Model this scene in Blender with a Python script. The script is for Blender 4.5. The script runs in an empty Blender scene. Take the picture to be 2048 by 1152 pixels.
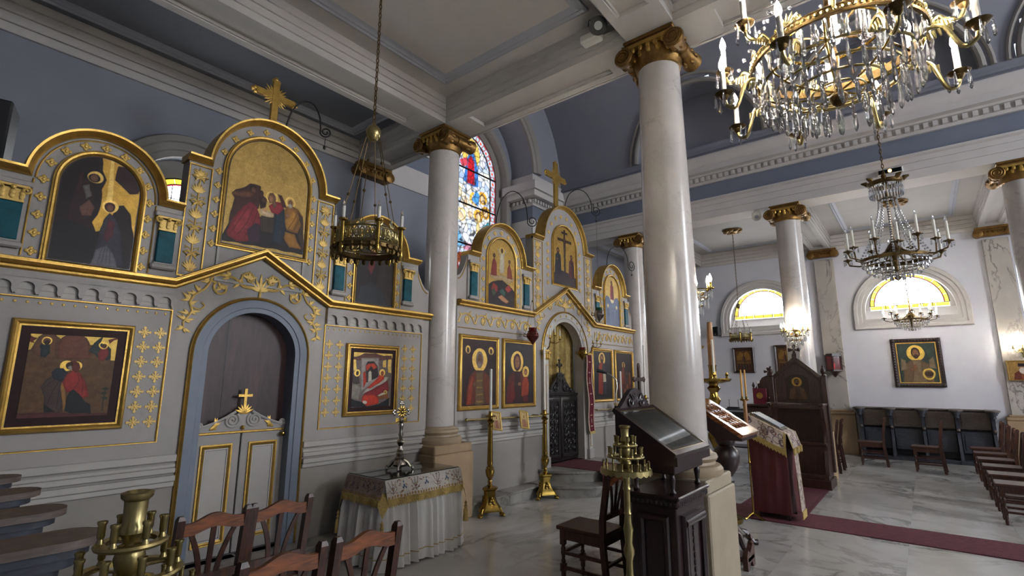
import bpy, math, random
import numpy as np
from mathutils import Matrix, Vector
from math import pi, sin, cos, radians, sqrt, atan2

random.seed(7)
np.random.seed(7)
SC = bpy.context.scene
COL = SC.collection

# ---------------------------------------------------------------- camera
cam_data = bpy.data.cameras.new('camera')
cam = bpy.data.objects.new('camera', cam_data)
COL.objects.link(cam)
YAW, PITCH, ROLL = radians(38.902), radians(10.479), radians(0.146)
fw = Vector((cos(PITCH) * cos(YAW), cos(PITCH) * sin(YAW), sin(PITCH)))
rt = Vector((sin(YAW), -cos(YAW), 0))
up = rt.cross(fw)
rt2 = rt * cos(ROLL) + up * sin(ROLL)
up2 = up * cos(ROLL) - rt * sin(ROLL)
m = Matrix((rt2, up2, -fw)).transposed().to_4x4()
m.translation = (0, 0, 1.6)
cam.matrix_world = m
cam_data.sensor_width = 36
cam_data.lens = 1005.14 / 2048 * 36
cam_data.clip_start = 0.02
SC.camera = cam

# ---------------------------------------------------------------- world, exposure
world = bpy.data.worlds.new('daylight')
SC.world = world
world.use_nodes = True
world.node_tree.nodes['Background'].inputs[0].default_value = (0.75, 0.85, 1, 1)
world.node_tree.nodes['Background'].inputs[1].default_value = 1.0
SC.view_settings.view_transform = 'Standard'
SC.view_settings.look = 'None'
SC.view_settings.gamma = 1
SC.view_settings.use_curve_mapping = False
SC.view_settings.exposure = 1.17
DAY = 12.0          # brightness of the daylit panes
FLAME = 260.0       # brightness of the lit candle bulbs
try:
    SC.cycles.use_denoising = True
    SC.cycles.use_adaptive_sampling = True
    SC.cycles.adaptive_threshold = 0.06
    SC.cycles.use_light_tree = False
    SC.cycles.max_bounces = 8
    SC.cycles.diffuse_bounces = 4
    SC.cycles.glossy_bounces = 3
    SC.cycles.transmission_bounces = 6
    SC.cycles.caustics_reflective = False
    SC.cycles.caustics_refractive = False
    SC.cycles.sample_clamp_indirect = 6.0
except Exception:
    pass


# ---------------------------------------------------------------- colour + materials
def lin(c):
    return tuple((x / 12.92 if x <= 0.04045 else ((x + 0.055) / 1.055) ** 2.4) for x in c)


def hx(s):
    return lin(tuple(int(s[i:i + 2], 16) / 255 for i in (0, 2, 4)))


MATS = {}


def mat(name, col, rough=0.6, metal=0.0, var=0.12, scale=6.0, bump=0.0, bscale=40.0, emit=0.0, trans=0.0, ior=1.45, spec=0.5, coat=0.0, rvar=0.0):
    if isinstance(col, str):
        col = hx(col)
    ma = bpy.data.materials.new(name)
    ma.use_nodes = True
    nt = ma.node_tree
    b = nt.nodes['Principled BSDF']
    b.inputs['Roughness'].default_value = rough
    b.inputs['Metallic'].default_value = metal
    b.inputs['IOR'].default_value = ior
    b.inputs['Transmission Weight'].default_value = trans
    b.inputs['Specular IOR Level'].default_value = spec
    b.inputs['Coat Weight'].default_value = coat
    b.inputs['Coat Roughness'].default_value = 0.15
    tc = nt.nodes.new('ShaderNodeTexCoord')
    if var > 0:
        n = nt.nodes.new('ShaderNodeTexNoise')
        n.inputs['Scale'].default_value = scale
        n.inputs['Detail'].default_value = 6
        n.inputs['Roughness'].default_value = 0.6
        nt.links.new(tc.outputs['Object'], n.inputs['Vector'])
        r = nt.nodes.new('ShaderNodeValToRGB')
        r.color_ramp.elements[0].position = 0.3
        r.color_ramp.elements[1].position = 0.7
        r.color_ramp.elements[0].color = tuple(max(0, x * (1 - var)) for x in col) + (1,)
        r.color_ramp.elements[1].color = tuple(min(1, x * (1 + var)) for x in col) + (1,)
        nt.links.new(n.outputs['Fac'], r.inputs['Fac'])
        nt.links.new(r.outputs['Color'], b.inputs['Base Color'])
        if rvar > 0:
            mr = nt.nodes.new('ShaderNodeMapRange')
            mr.inputs['To Min'].default_value = max(0.02, rough - rvar)
            mr.inputs['To Max'].default_value = min(1, rough + rvar)
            nt.links.new(n.outputs['Fac'], mr.inputs['Value'])
            nt.links.new(mr.outputs[0], b.inputs['Roughness'])
    else:
        b.inputs['Base Color'].default_value = tuple(col) + (1,)
    if bump > 0:
        n2 = nt.nodes.new('ShaderNodeTexNoise')
        n2.inputs['Scale'].default_value = bscale
        n2.inputs['Detail'].default_value = 5
        nt.links.new(tc.outputs['Object'], n2.inputs['Vector'])
        bp = nt.nodes.new('ShaderNodeBump')
        bp.inputs['Strength'].default_value = bump
        bp.inputs['Distance'].default_value = 0.01
        nt.links.new(n2.outputs['Fac'], bp.inputs['Height'])
        nt.links.new(bp.outputs['Normal'], b.inputs['Normal'])
    if emit > 0:
        b.inputs['Emission Color'].default_value = tuple(col) + (1,)
        b.inputs['Emission Strength'].default_value = emit
    MATS[name] = ma
    return ma


def marble(name, base, vein, scale=1.2, rough=0.25, width=0.04, amount=0.8, stretch=(1, 1, 1), per_object=False, cloud=0.15, spec=0.5):
    base, vein = hx(base), hx(vein)
    ma = bpy.data.materials.new(name)
    ma.use_nodes = True
    nt = ma.node_tree
    N, L = nt.nodes.new, nt.links.new
    b = nt.nodes['Principled BSDF']
    b.inputs['Roughness'].default_value = rough
    b.inputs['Specular IOR Level'].default_value = spec
    g = N('ShaderNodeNewGeometry')
    mp = N('ShaderNodeMapping')
    mp.inputs['Scale'].default_value = stretch
    if per_object:
        oi = N('ShaderNodeObjectInfo')
        sc = N('ShaderNodeVectorMath')
        sc.operation = 'MULTIPLY_ADD'
        sc.inputs[1].default_value = (17.0, 31.0, 23.0)
        L(oi.outputs['Random'], sc.inputs[0])
        L(g.outputs['Position'], sc.inputs[2])
        L(sc.outputs[0], mp.inputs['Vector'])
    else:
        L(g.outputs['Position'], mp.inputs['Vector'])
    n1 = N('ShaderNodeTexNoise')
    n1.inputs['Scale'].default_value = scale
    n1.inputs['Detail'].default_value = 7
    n1.inputs['Roughness'].default_value = 0.62
    n1.inputs['Distortion'].default_value = 0.9
    L(mp.outputs[0], n1.inputs['Vector'])
    # veins where the noise crosses 0.5
    sub = N('ShaderNodeMath'); sub.operation = 'SUBTRACT'; sub.inputs[1].default_value = 0.5
    L(n1.outputs['Fac'], sub.inputs[0])
    ab = N('ShaderNodeMath'); ab.operation = 'ABSOLUTE'
    L(sub.outputs[0], ab.inputs[0])
    mr = N('ShaderNodeMapRange')
    mr.inputs['From Min'].default_value = 0.0
    mr.inputs['From Max'].default_value = width
    mr.inputs['To Min'].default_value = amount
    mr.inputs['To Max'].default_value = 0.0
    L(ab.outputs[0], mr.inputs['Value'])
    n3 = N('ShaderNodeTexNoise'); n3.inputs['Scale'].default_value = scale * 0.7; n3.inputs['Detail'].default_value = 3
    L(mp.outputs[0], n3.inputs['Vector'])
    m3 = N('ShaderNodeMapRange'); m3.inputs['From Min'].default_value = 0.38; m3.inputs['From Max'].default_value = 0.62
    L(n3.outputs['Fac'], m3.inputs['Value'])
    mu = N('ShaderNodeMath'); mu.operation = 'MULTIPLY'
    L(mr.outputs[0], mu.inputs[0]); L(m3.outputs[0], mu.inputs[1])
    cl = N('ShaderNodeValToRGB')
    cl.color_ramp.elements[0].position = 0.3
    cl.color_ramp.elements[1].position = 0.75
    cl.color_ramp.elements[0].color = tuple(x * (1 - cloud) for x in base) + (1,)
    cl.color_ramp.elements[1].color = tuple(min(1, x * (1 + cloud)) for x in base) + (1,)
    n4 = N('ShaderNodeTexNoise'); n4.inputs['Scale'].default_value = scale * 2.2; n4.inputs['Detail'].default_value = 5
    L(mp.outputs[0], n4.inputs['Vector'])
    L(n4.outputs['Fac'], cl.inputs['Fac'])
    mx = N('ShaderNodeMix'); mx.data_type = 'RGBA'
    L(mu.outputs[0], mx.inputs['Factor'])
    L(cl.outputs['Color'], mx.inputs['A'])
    mx.inputs['B'].default_value = tuple(vein) + (1,)
    L(mx.outputs['Result'], b.inputs['Base Color'])
    MATS[name] = ma
    return ma


def wood(name, c0, c1, rough=0.3, scale=(1, 1, 8), ws=6.0, coat=0.2):
    c0, c1 = hx(c0), hx(c1)
    ma = bpy.data.materials.new(name)
    ma.use_nodes = True
    nt = ma.node_tree
    N, L = nt.nodes.new, nt.links.new
    b = nt.nodes['Principled BSDF']
    b.inputs['Roughness'].default_value = rough
    b.inputs['Coat Weight'].default_value = coat
    b.inputs['Coat Roughness'].default_value = 0.2
    tc = N('ShaderNodeTexCoord')
    mp = N('ShaderNodeMapping'); mp.inputs['Scale'].default_value = scale
    L(tc.outputs['Object'], mp.inputs['Vector'])
    n = N('ShaderNodeTexNoise'); n.inputs['Scale'].default_value = ws; n.inputs['Detail'].default_value = 8; n.inputs['Distortion'].default_value = 1.5
    L(mp.outputs[0], n.inputs['Vector'])
    r = N('ShaderNodeValToRGB')
    r.color_ramp.elements[0].position = 0.35; r.color_ramp.elements[1].position = 0.68
    r.color_ramp.elements[0].color = c0 + (1,); r.color_ramp.elements[1].color = c1 + (1,)
    L(n.outputs['Fac'], r.inputs['Fac'])
    L(r.outputs['Color'], b.inputs['Base Color'])
    bp = N('ShaderNodeBump'); bp.inputs['Strength'].default_value = 0.15; bp.inputs['Distance'].default_value = 0.003
    L(n.outputs['Fac'], bp.inputs['Height']); L(bp.outputs['Normal'], b.inputs['Normal'])
    MATS[name] = ma
    return ma


def painted(name, rough=0.38, emit=0.0, mottle=0.25, mscale=25.0):
    """colours come from the mesh's painted colour layer; its alpha marks gold leaf"""
    ma = bpy.data.materials.new(name)
    ma.use_nodes = True
    nt = ma.node_tree
    N, L = nt.nodes.new, nt.links.new
    b = nt.nodes['Principled BSDF']
    b.inputs['Roughness'].default_value = rough
    b.inputs['Specular IOR Level'].default_value = 0.25
    at = N('ShaderNodeAttribute'); at.attribute_name = 'paint'
    tc = N('ShaderNodeTexCoord')
    n = N('ShaderNodeTexNoise'); n.inputs['Scale'].default_value = mscale; n.inputs['Detail'].default_value = 8; n.inputs['Roughness'].default_value = 0.7
    L(tc.outputs['Object'], n.inputs['Vector'])
    mr = N('ShaderNodeMapRange'); mr.inputs['From Min'].default_value = 0.3; mr.inputs['From Max'].default_value = 0.7
    mr.inputs['To Min'].default_value = 1 - mottle; mr.inputs['To Max'].default_value = 1 + mottle
    L(n.outputs['Fac'], mr.inputs['Value'])
    vm = N('ShaderNodeVectorMath'); vm.operation = 'SCALE'
    L(at.outputs['Color'], vm.inputs[0]); L(mr.outputs[0], vm.inputs['Scale'])
    if emit > 0:
        L(vm.outputs[0], b.inputs['Emission Color'])
        b.inputs['Emission Strength'].default_value = emit
        b.inputs['Base Color'].default_value = (0.02, 0.02, 0.02, 1)
        b.inputs['Roughness'].default_value = 0.15
    else:
        L(vm.outputs[0], b.inputs['Base Color'])
        mm = N('ShaderNodeMath'); mm.operation = 'MULTIPLY'; mm.inputs[1].default_value = 0.7
        L(at.outputs['Alpha'], mm.inputs[0])
        L(mm.outputs[0], b.inputs['Metallic'])
    MATS[name] = ma
    return ma


def emissive(name, col, strength):
    ma = bpy.data.materials.new(name)
    ma.use_nodes = True
    b = ma.node_tree.nodes['Principled BSDF']
    c = hx(col) if isinstance(col, str) else col
    b.inputs['Base Color'].default_value = (0.1, 0.1, 0.1, 1)
    b.inputs['Emission Color'].default_value = tuple(c) + (1,)
    b.inputs['Emission Strength'].default_value = strength
    MATS[name] = ma
    return ma


def leaded(name, strength, cell=9.0):
    """daylit leaded glass: pale rectangular quarries with thin dark cames"""
    ma = bpy.data.materials.new(name)
    ma.use_nodes = True
    nt = ma.node_tree
    N, L = nt.nodes.new, nt.links.new
    b = nt.nodes['Principled BSDF']
    b.inputs['Base Color'].default_value = (0.05, 0.05, 0.05, 1)
    b.inputs['Roughness'].default_value = 0.2
    tc = N('ShaderNodeTexCoord')
    br = N('ShaderNodeTexBrick')
    br.offset = 0.0
    br.inputs['Scale'].default_value = cell
    br.inputs['Mortar Size'].default_value = 0.02
    br.inputs['Brick Width'].default_value = 1.0
    br.inputs['Row Height'].default_value = 1.0
    br.inputs['Color1'].default_value = (0.93, 0.96, 1, 1)
    br.inputs['Color2'].default_value = (0.84, 0.9, 1, 1)
    br.inputs['Mortar'].default_value = (0.25, 0.27, 0.3, 1)
    sw = N('ShaderNodeSeparateXYZ'); cb = N('ShaderNodeCombineXYZ')
    ad = N('ShaderNodeMath'); ad.operation = 'ADD'
    L(tc.outputs['Object'], sw.inputs[0])
    L(sw.outputs['X'], ad.inputs[0]); L(sw.outputs['Y'], ad.inputs[1])
    L(ad.outputs[0], cb.inputs['X']); L(sw.outputs['Z'], cb.inputs['Y'])
    L(cb.outputs[0], br.inputs['Vector'])
    L(br.outputs['Color'], b.inputs['Emission Color'])
    b.inputs['Emission Strength'].default_value = strength
    MATS[name] = ma
    return ma


# palette
mat('plaster_grey', '8d8882', 0.75, var=0.05, scale=2.5, bump=0.05)
mat('iconostasis_grey', '97928e', 0.55, var=0.06, scale=3.0, bump=0.05)
mat('iconostasis_pale', 'a8a49e', 0.55, var=0.06, scale=3.0, bump=0.05)
mat('wall_blue_grey', '82858f', 0.8, var=0.06, scale=1.2, bump=0.06)
mat('wall_white', 'c9c9d0', 0.8, var=0.04, scale=1.2, bump=0.06)
mat('ceiling_paint', 'b4b0ab', 0.75, var=0.05, scale=1.0, bump=0.04)
mat('ceiling_dim', '6e7076', 0.8, var=0.05, scale=1.5)  # darker colour paints in the shade of the unlit chancel bay
mat('ceiling_blue', '9c9ea6', 0.75, var=0.05, scale=1.5)
mat('vault_paint', '878891', 0.8, var=0.06, scale=0.8)
mat('frieze_blue', '6c7280', 0.75, var=0.05, scale=2)
mat('cornice_white', 'bdb8b4', 0.7, var=0.05, scale=2.0)
mat('ceiling_far', 'a29e9a', 0.75, var=0.05, scale=1.5)
mat('door_blue', '6d7684', 0.5, var=0.08, scale=4)
mat('stone_beige', '9a8264', 0.6, var=0.15, scale=3.0, bump=0.15, bscale=25)
mat('stone_base', '94826a', 0.45, var=0.12, scale=4.0, bump=0.1)
mat('plinth_pale', 'a0947f', 0.5, var=0.1, scale=3.0, bump=0.1)
mat('gold', 'b9954c', 0.36, metal=0.8, var=0.2, scale=14, bump=0.25, bscale=60, rvar=0.1)
mat('gold_dark', '7a5c30', 0.4, metal=0.8, var=0.3, scale=12, bump=0.3, bscale=50, rvar=0.1)
mat('gold_paint', 'c8a65a', 0.45, metal=0.35, var=0.12, scale=20, bump=0.15, bscale=60)
mat('brass', '9c8140', 0.24, metal=1.0, var=0.15, scale=10, rvar=0.08)
mat('brass_old', '988a5e', 0.33, metal=0.95, var=0.25, scale=9, rvar=0.12)
mat('bronze', '5c4a2c', 0.4, metal=0.9, var=0.3, scale=14, bump=0.3, bscale=70)
mat('silver', 'a09a92', 0.25, metal=1.0, var=0.15, scale=12)
mat('copper_red', '6e3a34', 0.3, metal=0.85, var=0.2, scale=12)
mat('iron', '2c2a2a', 0.5, metal=0.7, var=0.2, scale=12)
mat('black_plastic', '17181b', 0.55, var=0.1, scale=10)
mat('black_grille', '101114', 0.8, var=0.2, scale=60, bump=0.5, bscale=300)
mat('screen_grey', '8d929a', 0.3, var=0.05)
mat('white_plastic', 'c9c6c0', 0.4, var=0.03)
mat('candle_wax', 'd9d6cc', 0.5, var=0.04, spec=0.4)
mat('candle_yellow', 'b98a3e', 0.5, var=0.08)
mat('candle_brown', '8a5f38', 0.5, var=0.08)
mat('cloth_white', 'cecbc7', 0.9, var=0.05, scale=5, bump=0.2, bscale=200)
mat('cloth_red', '4e1b1e', 0.55, var=0.15, scale=3, bump=0.15, bscale=90)
mat('velvet_red', '6b2030', 0.8, var=0.12, scale=8)
mat('carpet_red', '5a2832', 0.95, var=0.3, scale=22, bump=0.6, bscale=180)
mat('carpet_edge', '4c1c29', 0.95, var=0.15, scale=30, bump=0.5, bscale=200)
mat('fringe_gold', 'b39a5a', 0.7, var=0.25, scale=60, bump=0.6, bscale=150)
mat('brocade_gold', '9a8248', 0.5, metal=0.3, var=0.3, scale=18, bump=0.4, bscale=60)
mat('paper', 'c9c4b6', 0.7, var=0.08, scale=8)
mat('glass_red', 'a02a2c', 0.12, var=0.2, trans=0.85)
emissive('cup_red', (0.8, 0.04, 0.05), 0.45)
mat('glass_green', '1c5a3c', 0.15, var=0.2, trans=0.4)
mat('teal_marble', '104c57', 0.5, var=0.4, scale=9, spec=0.2)
mat('painting_dark', '2c1719', 0.55, var=0.3, scale=5, bump=0.1, spec=0.2)
mat('ebony', '171314', 0.32, var=0.3, scale=12, bump=0.4, bscale=35)
mat('rope_gold', 'a98f52', 0.7, var=0.3, scale=80)
mat('crystal', (0.94, 0.95, 0.97), 0.05, var=0, trans=0.8, ior=1.5)
mat('glass_pane', (0.9, 0.93, 0.92), 0.04, var=0, trans=1.0, ior=1.45)
emissive('flame', (1.0, 0.9, 0.76), FLAME)
emissive('lamp_orange', (1.0, 0.45, 0.08), 8.0)
emissive('pane_yellow', (1.0, 0.72, 0.05), 0.75)
emissive('pane_red', (0.75, 0.03, 0.08), 0.6)
leaded('pane_clear', DAY)
marble('column_marble', 'b5afa9', '5b5450', scale=1.6, rough=0.22, width=0.010, amount=0.4, cloud=0.08)
marble('pilaster_marble', 'aba59d', '3c3734', scale=0.9, rough=0.3, width=0.016, amount=0.9, stretch=(1, 1.4, .7), cloud=0.15)
marble('floor_marble', 'b2afaa', '4c4845', scale=0.9, rough=0.15, width=0.045, amount=0.75, stretch=(1, 1.0, 1), per_object=True, cloud=0.14)
marble('step_marble', '8f8c86', '45413e', scale=2.5, rough=0.3, width=0.05, amount=0.8, cloud=0.2)
wood('wood_chair', '25120d', '4c2717', 0.4, (14, 14, 1.5), 3.0, coat=0.0)
wood('wood_chair_rail', '4c2410', '86491e', 0.42, (1.5, 14, 14), 3.0, coat=0.0)
wood('wood_dark', '150a0b', '2b1517', 0.36, (8, 8, 1.5), 3.0, coat=0.15)
wood('wood_throne', '24140f', '40251b', 0.35, (8, 8, 1.5), 3.0)
wood('wood_stall', '4a403b', '61554e', 0.5, (3, 3, 12), 3.0, coat=0.05)
wood('wood_stall_blue', '22252d', '343843', 0.55, (3, 3, 8), 3.0, coat=0.0)
wood('wood_warm', '52290f', '8a5428', 0.25, (8, 2, 8), 3.0, coat=0.5)
wood('wood_panel', '241213', '3f2626', 0.48, (5, 5, 0.7), 2.5, coat=0.0)
painted('icon_paint', 0.48)
painted('fresco_cloth', 0.9, mottle=0.15)
painted('stained_glass', emit=0.62, mottle=0.15, mscale=8)


# ---------------------------------------------------------------- mesh builder
class MB:
    def __init__(s):
        s.v, s.f, s.M = [], [], None

    def at(s, M=None):
        s.M = M
        return s

    def add(s, vs, fs):
        o = len(s.v)
        if s.M is not None:
            vs = [s.M @ Vector(p) for p in vs]
        s.v.extend([tuple(p) for p in vs])
        s.f.extend([tuple(o + i for i in f) for f in fs])
        return s

    def box(s, x0, x1, y0, y1, z0, z1, b=0.0):
        if b > 0:
            return s.bbox(x0, x1, y0, y1, z0, z1, b)
        vs = [(x0, y0, z0), (x1, y0, z0), (x1, y1, z0), (x0, y1, z0), (x0, y0, z1), (x1, y0, z1), (x1, y1, z1), (x0, y1, z1)]
        return s.add(vs, [(0, 3, 2, 1), (4, 5, 6, 7), (0, 1, 5, 4), (1, 2, 6, 5), (2, 3, 7, 6), (3, 0, 4, 7)])

    def bbox(s, x0, x1, y0, y1, z0, z1, b):
        """box with chamfered edges"""
        b = min(b, (x1 - x0) * .45, (y1 - y0) * .45, (z1 - z0) * .45)
        vs, idx = [], {}
        for i, (x, sx) in enumerate(((x0, 1), (x1, -1))):
            for j, (y, sy) in enumerate(((y0, 1), (y1, -1))):
                for k, (z, sz) in enumerate(((z0, 1), (z1, -1))):
                    for a in range(3):
                        p = [x + sx * b, y + sy * b, z + sz * b]
                        p[a] = (x, y, z)[a]
                        idx[(i, j, k, a)] = len(vs)
                        vs.append(tuple(p))
        I = idx
        fs = []
        for a in range(3):
            o1, o2 = [q for q in range(3) if q != a]
            for side in (0, 1):
                loop = []
                for u, w in ((0, 0), (1, 0), (1, 1), (0, 1)):
                    key = [0, 0, 0]
                    key[a], key[o1], key[o2] = side, u, w
                    loop.append(I[tuple(key) + (a,)])
                fs.append(tuple(loop) if (side == 1) ^ (a == 1) else tuple(reversed(loop)))
        for a in range(3):
            o1, o2 = [q for q in range(3) if q != a]
            for u in (0, 1):
                for w in (0, 1):
                    k0 = [0, 0, 0]; k1 = [0, 0, 0]
                    k0[a], k1[a] = 0, 1
                    k0[o1] = k1[o1] = u
                    k0[o2] = k1[o2] = w
                    fs.append((I[tuple(k0) + (o1,)], I[tuple(k1) + (o1,)], I[tuple(k1) + (o2,)], I[tuple(k0) + (o2,)]))
        for i in (0, 1):
            for j in (0, 1):
                for k in (0, 1):
                    fs.append((I[(i, j, k, 0)], I[(i, j, k, 1)], I[(i, j, k, 2)]))
        return s.add(vs, fs)

    def prism(s, poly, d0, d1, ax='y'):
        """2D outline extruded along an axis; for 'y' poly is (x,z), for 'x' (y,z), for 'z' (x,y)"""
        n = len(poly)

        def P(a, b, d):
            return {'y': (a, d, b), 'x': (d, a, b), 'z': (a, b, d)}[ax]
        vs = [P(a, b, d0) for a, b in poly] + [P(a, b, d1) for a, b in poly]
        fs = [tuple(range(n)), tuple(range(2 * n - 1, n - 1, -1))]
        fs += [(i, n + i, n + (i + 1) % n, (i + 1) % n) for i in range(n)]
        return s.add(vs, fs)

    def lathe(s, prof, n=20, c=(0, 0, 0), ax='z', a0=0.0, a1=2 * pi, cap=True):
        """prof: (radius, height) pairs"""
        full = abs(a1 - a0 - 2 * pi) < 1e-6
        k = n if full else n + 1
        vs, fs = [], []
        for r, h in prof:
            for i in range(k):
                t = a0 + (a1 - a0) * i / n
                x, y = r * cos(t), r * sin(t)
                vs.append({'z': (c[0] + x, c[1] + y, c[2] + h), 'x': (c[0] + h, c[1] + x, c[2] + y), 'y': (c[0] + x, c[1] + h, c[2] + y)}[ax])
        for j in range(len(prof) - 1):
            for i in range(n):
                a, b2 = j * k + i, j * k + (i + 1) % k
                fs.append((a, b2, b2 + k, a + k))
        if full and cap and tuple(prof[0]) != tuple(prof[-1]):
            if prof[0][0] > 1e-5:
                fs.append(tuple(reversed(range(k))))
            if prof[-1][0] > 1e-5:
                fs.append(tuple(range((len(prof) - 1) * k, len(prof) * k)))
        return s.add(vs, fs)

    def tube(s, pts, r, n=8, closed=False, flat=None):
        """tube along points; r scalar or list; flat=(axis, factor) squashes the section along a world axis"""
        pts = [Vector(p) for p in pts]
        m_ = len(pts)
        rs = r if isinstance(r, (list, tuple)) else [r] * m_
        vs, fs = [], []
        ref = None
        for i, p in enumerate(pts):
            if closed:
                t = pts[(i + 1) % m_] - pts[i - 1]
            else:
                t = pts[min(i + 1, m_ - 1)] - pts[max(i - 1, 0)]
            if t.length < 1e-9:
                t = Vector((0, 0, 1))
            t.normalize()
            if ref is None:
                ref = Vector((0, 0, 1)) if abs(t.z) < 0.9 else Vector((1, 0, 0))
            a = t.cross(ref)
            if a.length < 1e-4:
                a = t.orthogonal()
            a.normalize()
            b2 = a.cross(t).normalized()
            ref = b2
            for j in range(n):
                q = 2 * pi * j / n
                d = (a * cos(q) + b2 * sin(q)) * rs[i]
                if flat:
                    d['xyz'.index(flat[0])] *= flat[1]
                vs.append(p + d)
        for i in range(m_ if closed else m_ - 1):
            for j in range(n):
                A, B = i * n + j, i * n + (j + 1) % n
                i2 = (i + 1) % m_
                fs.append((A, B, i2 * n + (j + 1) % n, i2 * n + j))
        if not closed:
            fs.append(tuple(reversed(range(n))))
            fs.append(tuple(range((m_ - 1) * n, m_ * n)))
        return s.add(vs, fs)

    def ball(s, c, r, n=10, m_=6, sc=(1, 1, 1)):
        vs, fs = [], []
        for j in range(m_ + 1):
            t = pi * j / m_
            for i in range(n):
                q = 2 * pi * i / n
                vs.append((c[0] + r * sc[0] * sin(t) * cos(q), c[1] + r * sc[1] * sin(t) * sin(q), c[2] - r * sc[2] * cos(t)))
        for j in range(m_):
            for i in range(n):
                a, b2 = j * n + i, j * n + (i + 1) % n
                fs.append((a, b2, b2 + n, a + n))
        return s.add(vs, fs)

    def sweep(s, path, prof, depth, closed=False, ax='y', sign=-1):
        """moulding: 2D path in a wall plane; prof = (offset to the path's left, projection) pairs.
        depth = wall plane coordinate, projection goes along sign*axis"""
        n = len(path)
        k = len(prof)
        vs, fs = [], []
        for i in range(n):
            p = Vector(path[i])
            if closed:
                pa, pb = Vector(path[i - 1]), Vector(path[(i + 1) % n])
            else:
                pa = Vector(path[i - 1]) if i > 0 else None
                pb = Vector(path[i + 1]) if i < n - 1 else None
            d1 = (p - pa).normalized() if pa is not None else None
            d2 = (pb - p).normalized() if pb is not None else None
            if d1 is None:
                d1 = d2
            if d2 is None:
                d2 = d1
            n1, n2 = Vector((-d1.y, d1.x)), Vector((-d2.y, d2.x))
            nn = n1 + n2
            if nn.length < 1e-6:
                nn = n1
            nn.normalize()
            sc = 1 / max(0.35, nn.dot(n1))
            for o, h in prof:
                q = p + nn * (o * sc)
                w = depth + sign * h
                vs.append({'y': (q.x, w, q.y), 'x': (w, q.x, q.y), 'z': (q.x, q.y, w)}[ax])
        for i in range(n if closed else n - 1):
            i2 = (i + 1) % n
            for j in range(k):
                j2 = (j + 1) % k
                fs.append((i * k + j, i * k + j2, i2 * k + j2, i2 * k + j))
        if not closed:
            fs.append(tuple(range(k)))
            fs.append(tuple(reversed(range((n - 1) * k, n * k))))
        return s.add(vs, fs)

    def mesh(s, name, ma=None, smooth=35):
        me = bpy.data.meshes.new(name)
        me.from_pydata(s.v, [], s.f)
        if ma is not None:
            me.materials.append(MATS[ma] if isinstance(ma, str) else ma)
        fix_normals(me)
        if smooth:
            me.shade_smooth()
            me.set_sharp_from_angle(angle=radians(smooth))
        return me


def fix_normals(me):
    import bmesh
    bm = bmesh.new()
    bm.from_mesh(me)
    bmesh.ops.recalc_face_normals(bm, faces=bm.faces)
    bm.to_mesh(me)
    bm.free()


def smooth(pts, k=6):
    """Catmull-Rom curve through the points"""
    P = [Vector(p) for p in pts]
    P = [P[0] * 2 - P[1]] + P + [P[-1] * 2 - P[-2]]
    out = []
    for i in range(1, len(P) - 2):
        a, b, c, d = P[i - 1:i + 3]
        for j in range(k):
            t = j / k
            out.append(.5 * ((2 * b) + (c - a) * t + (2 * a - 5 * b + 4 * c - d) * t * t + (3 * b - a - 3 * c + d) * t ** 3))
    return out + [P[-2]]


OFF = {}


def link(o, parent=None):
    COL.objects.link(o)
    if parent is not None:
        o.parent = parent
    return o


def tag(o, label=None, cat=None, group=None, kind=None):
    if label: o['label'] = label
    if cat: o['category'] = cat
    if group: o['group'] = group
    if kind: o['kind'] = kind
    return o


def thing(name, label, cat, loc=(0, 0, 0), rz=0.0, group=None, kind=None):
    o = bpy.data.objects.new(name, None)
    o.empty_display_size = 0.1
    o.location = loc
    o.rotation_euler = (0, 0, rz)
    link(o)
    OFF[o.name] = Vector(loc)
    return tag(o, label, cat, group, kind)


def part(name, mb, ma, parent=None, w=False, smooth=35, label=None, kind=None):
    """one mesh object; w=True: its coordinates are world coordinates"""
    if isinstance(mb, MB):
        if w and parent is not None:
            off = OFF[parent.name]
            mb.v = [(p[0] - off.x, p[1] - off.y, p[2] - off.z) for p in mb.v]
        me = mb.mesh(name, ma, smooth)
    else:
        me = mb
    o = bpy.data.objects.new(name, me)
    link(o, parent)
    if parent is not None:
        OFF[o.name] = OFF.get(parent.name, Vector((0, 0, 0)))
    else:
        OFF[o.name] = Vector((0, 0, 0))
    if label: o['label'] = label
    if kind: o['kind'] = kind
    return o


def inst(name, me, parent, loc, rot=(0, 0, 0), sc=(1, 1, 1), w=False):
    o = bpy.data.objects.new(name, me)
    link(o, parent)
    if w and parent is not None:
        loc = Vector(loc) - OFF[parent.name]
    o.location = loc
    o.rotation_euler = rot
    o.scale = sc
    return o


def struct(name, mb, ma, parent=None, smooth=35, label=None):
    o = part(name, mb, ma, parent, w=True, smooth=smooth)
    if parent is None:
        o['kind'] = 'structure'
    if label:
        o['label'] = label
    return o


def copy_tree(o, parent=None):
    c = o.copy()
    COL.objects.link(c)
    c.parent = parent
    for ch in list(o.children):
        copy_tree(ch, c)
    return c


def arch_pts(cx, zs, r, n=24, a0=pi, a1=0.0):
    return [(cx + r * cos(a0 + (a1 - a0) * i / n), zs + r * sin(a0 + (a1 - a0) * i / n)) for i in range(n + 1)]


def arch_poly(cx, hw, z0, zs, n=24):
    """closed outline: flat bottom, half-round top"""
    return [(cx + hw, z0)] + list(reversed(arch_pts(cx, zs, hw, n))) + [(cx - hw, z0)]


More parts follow.
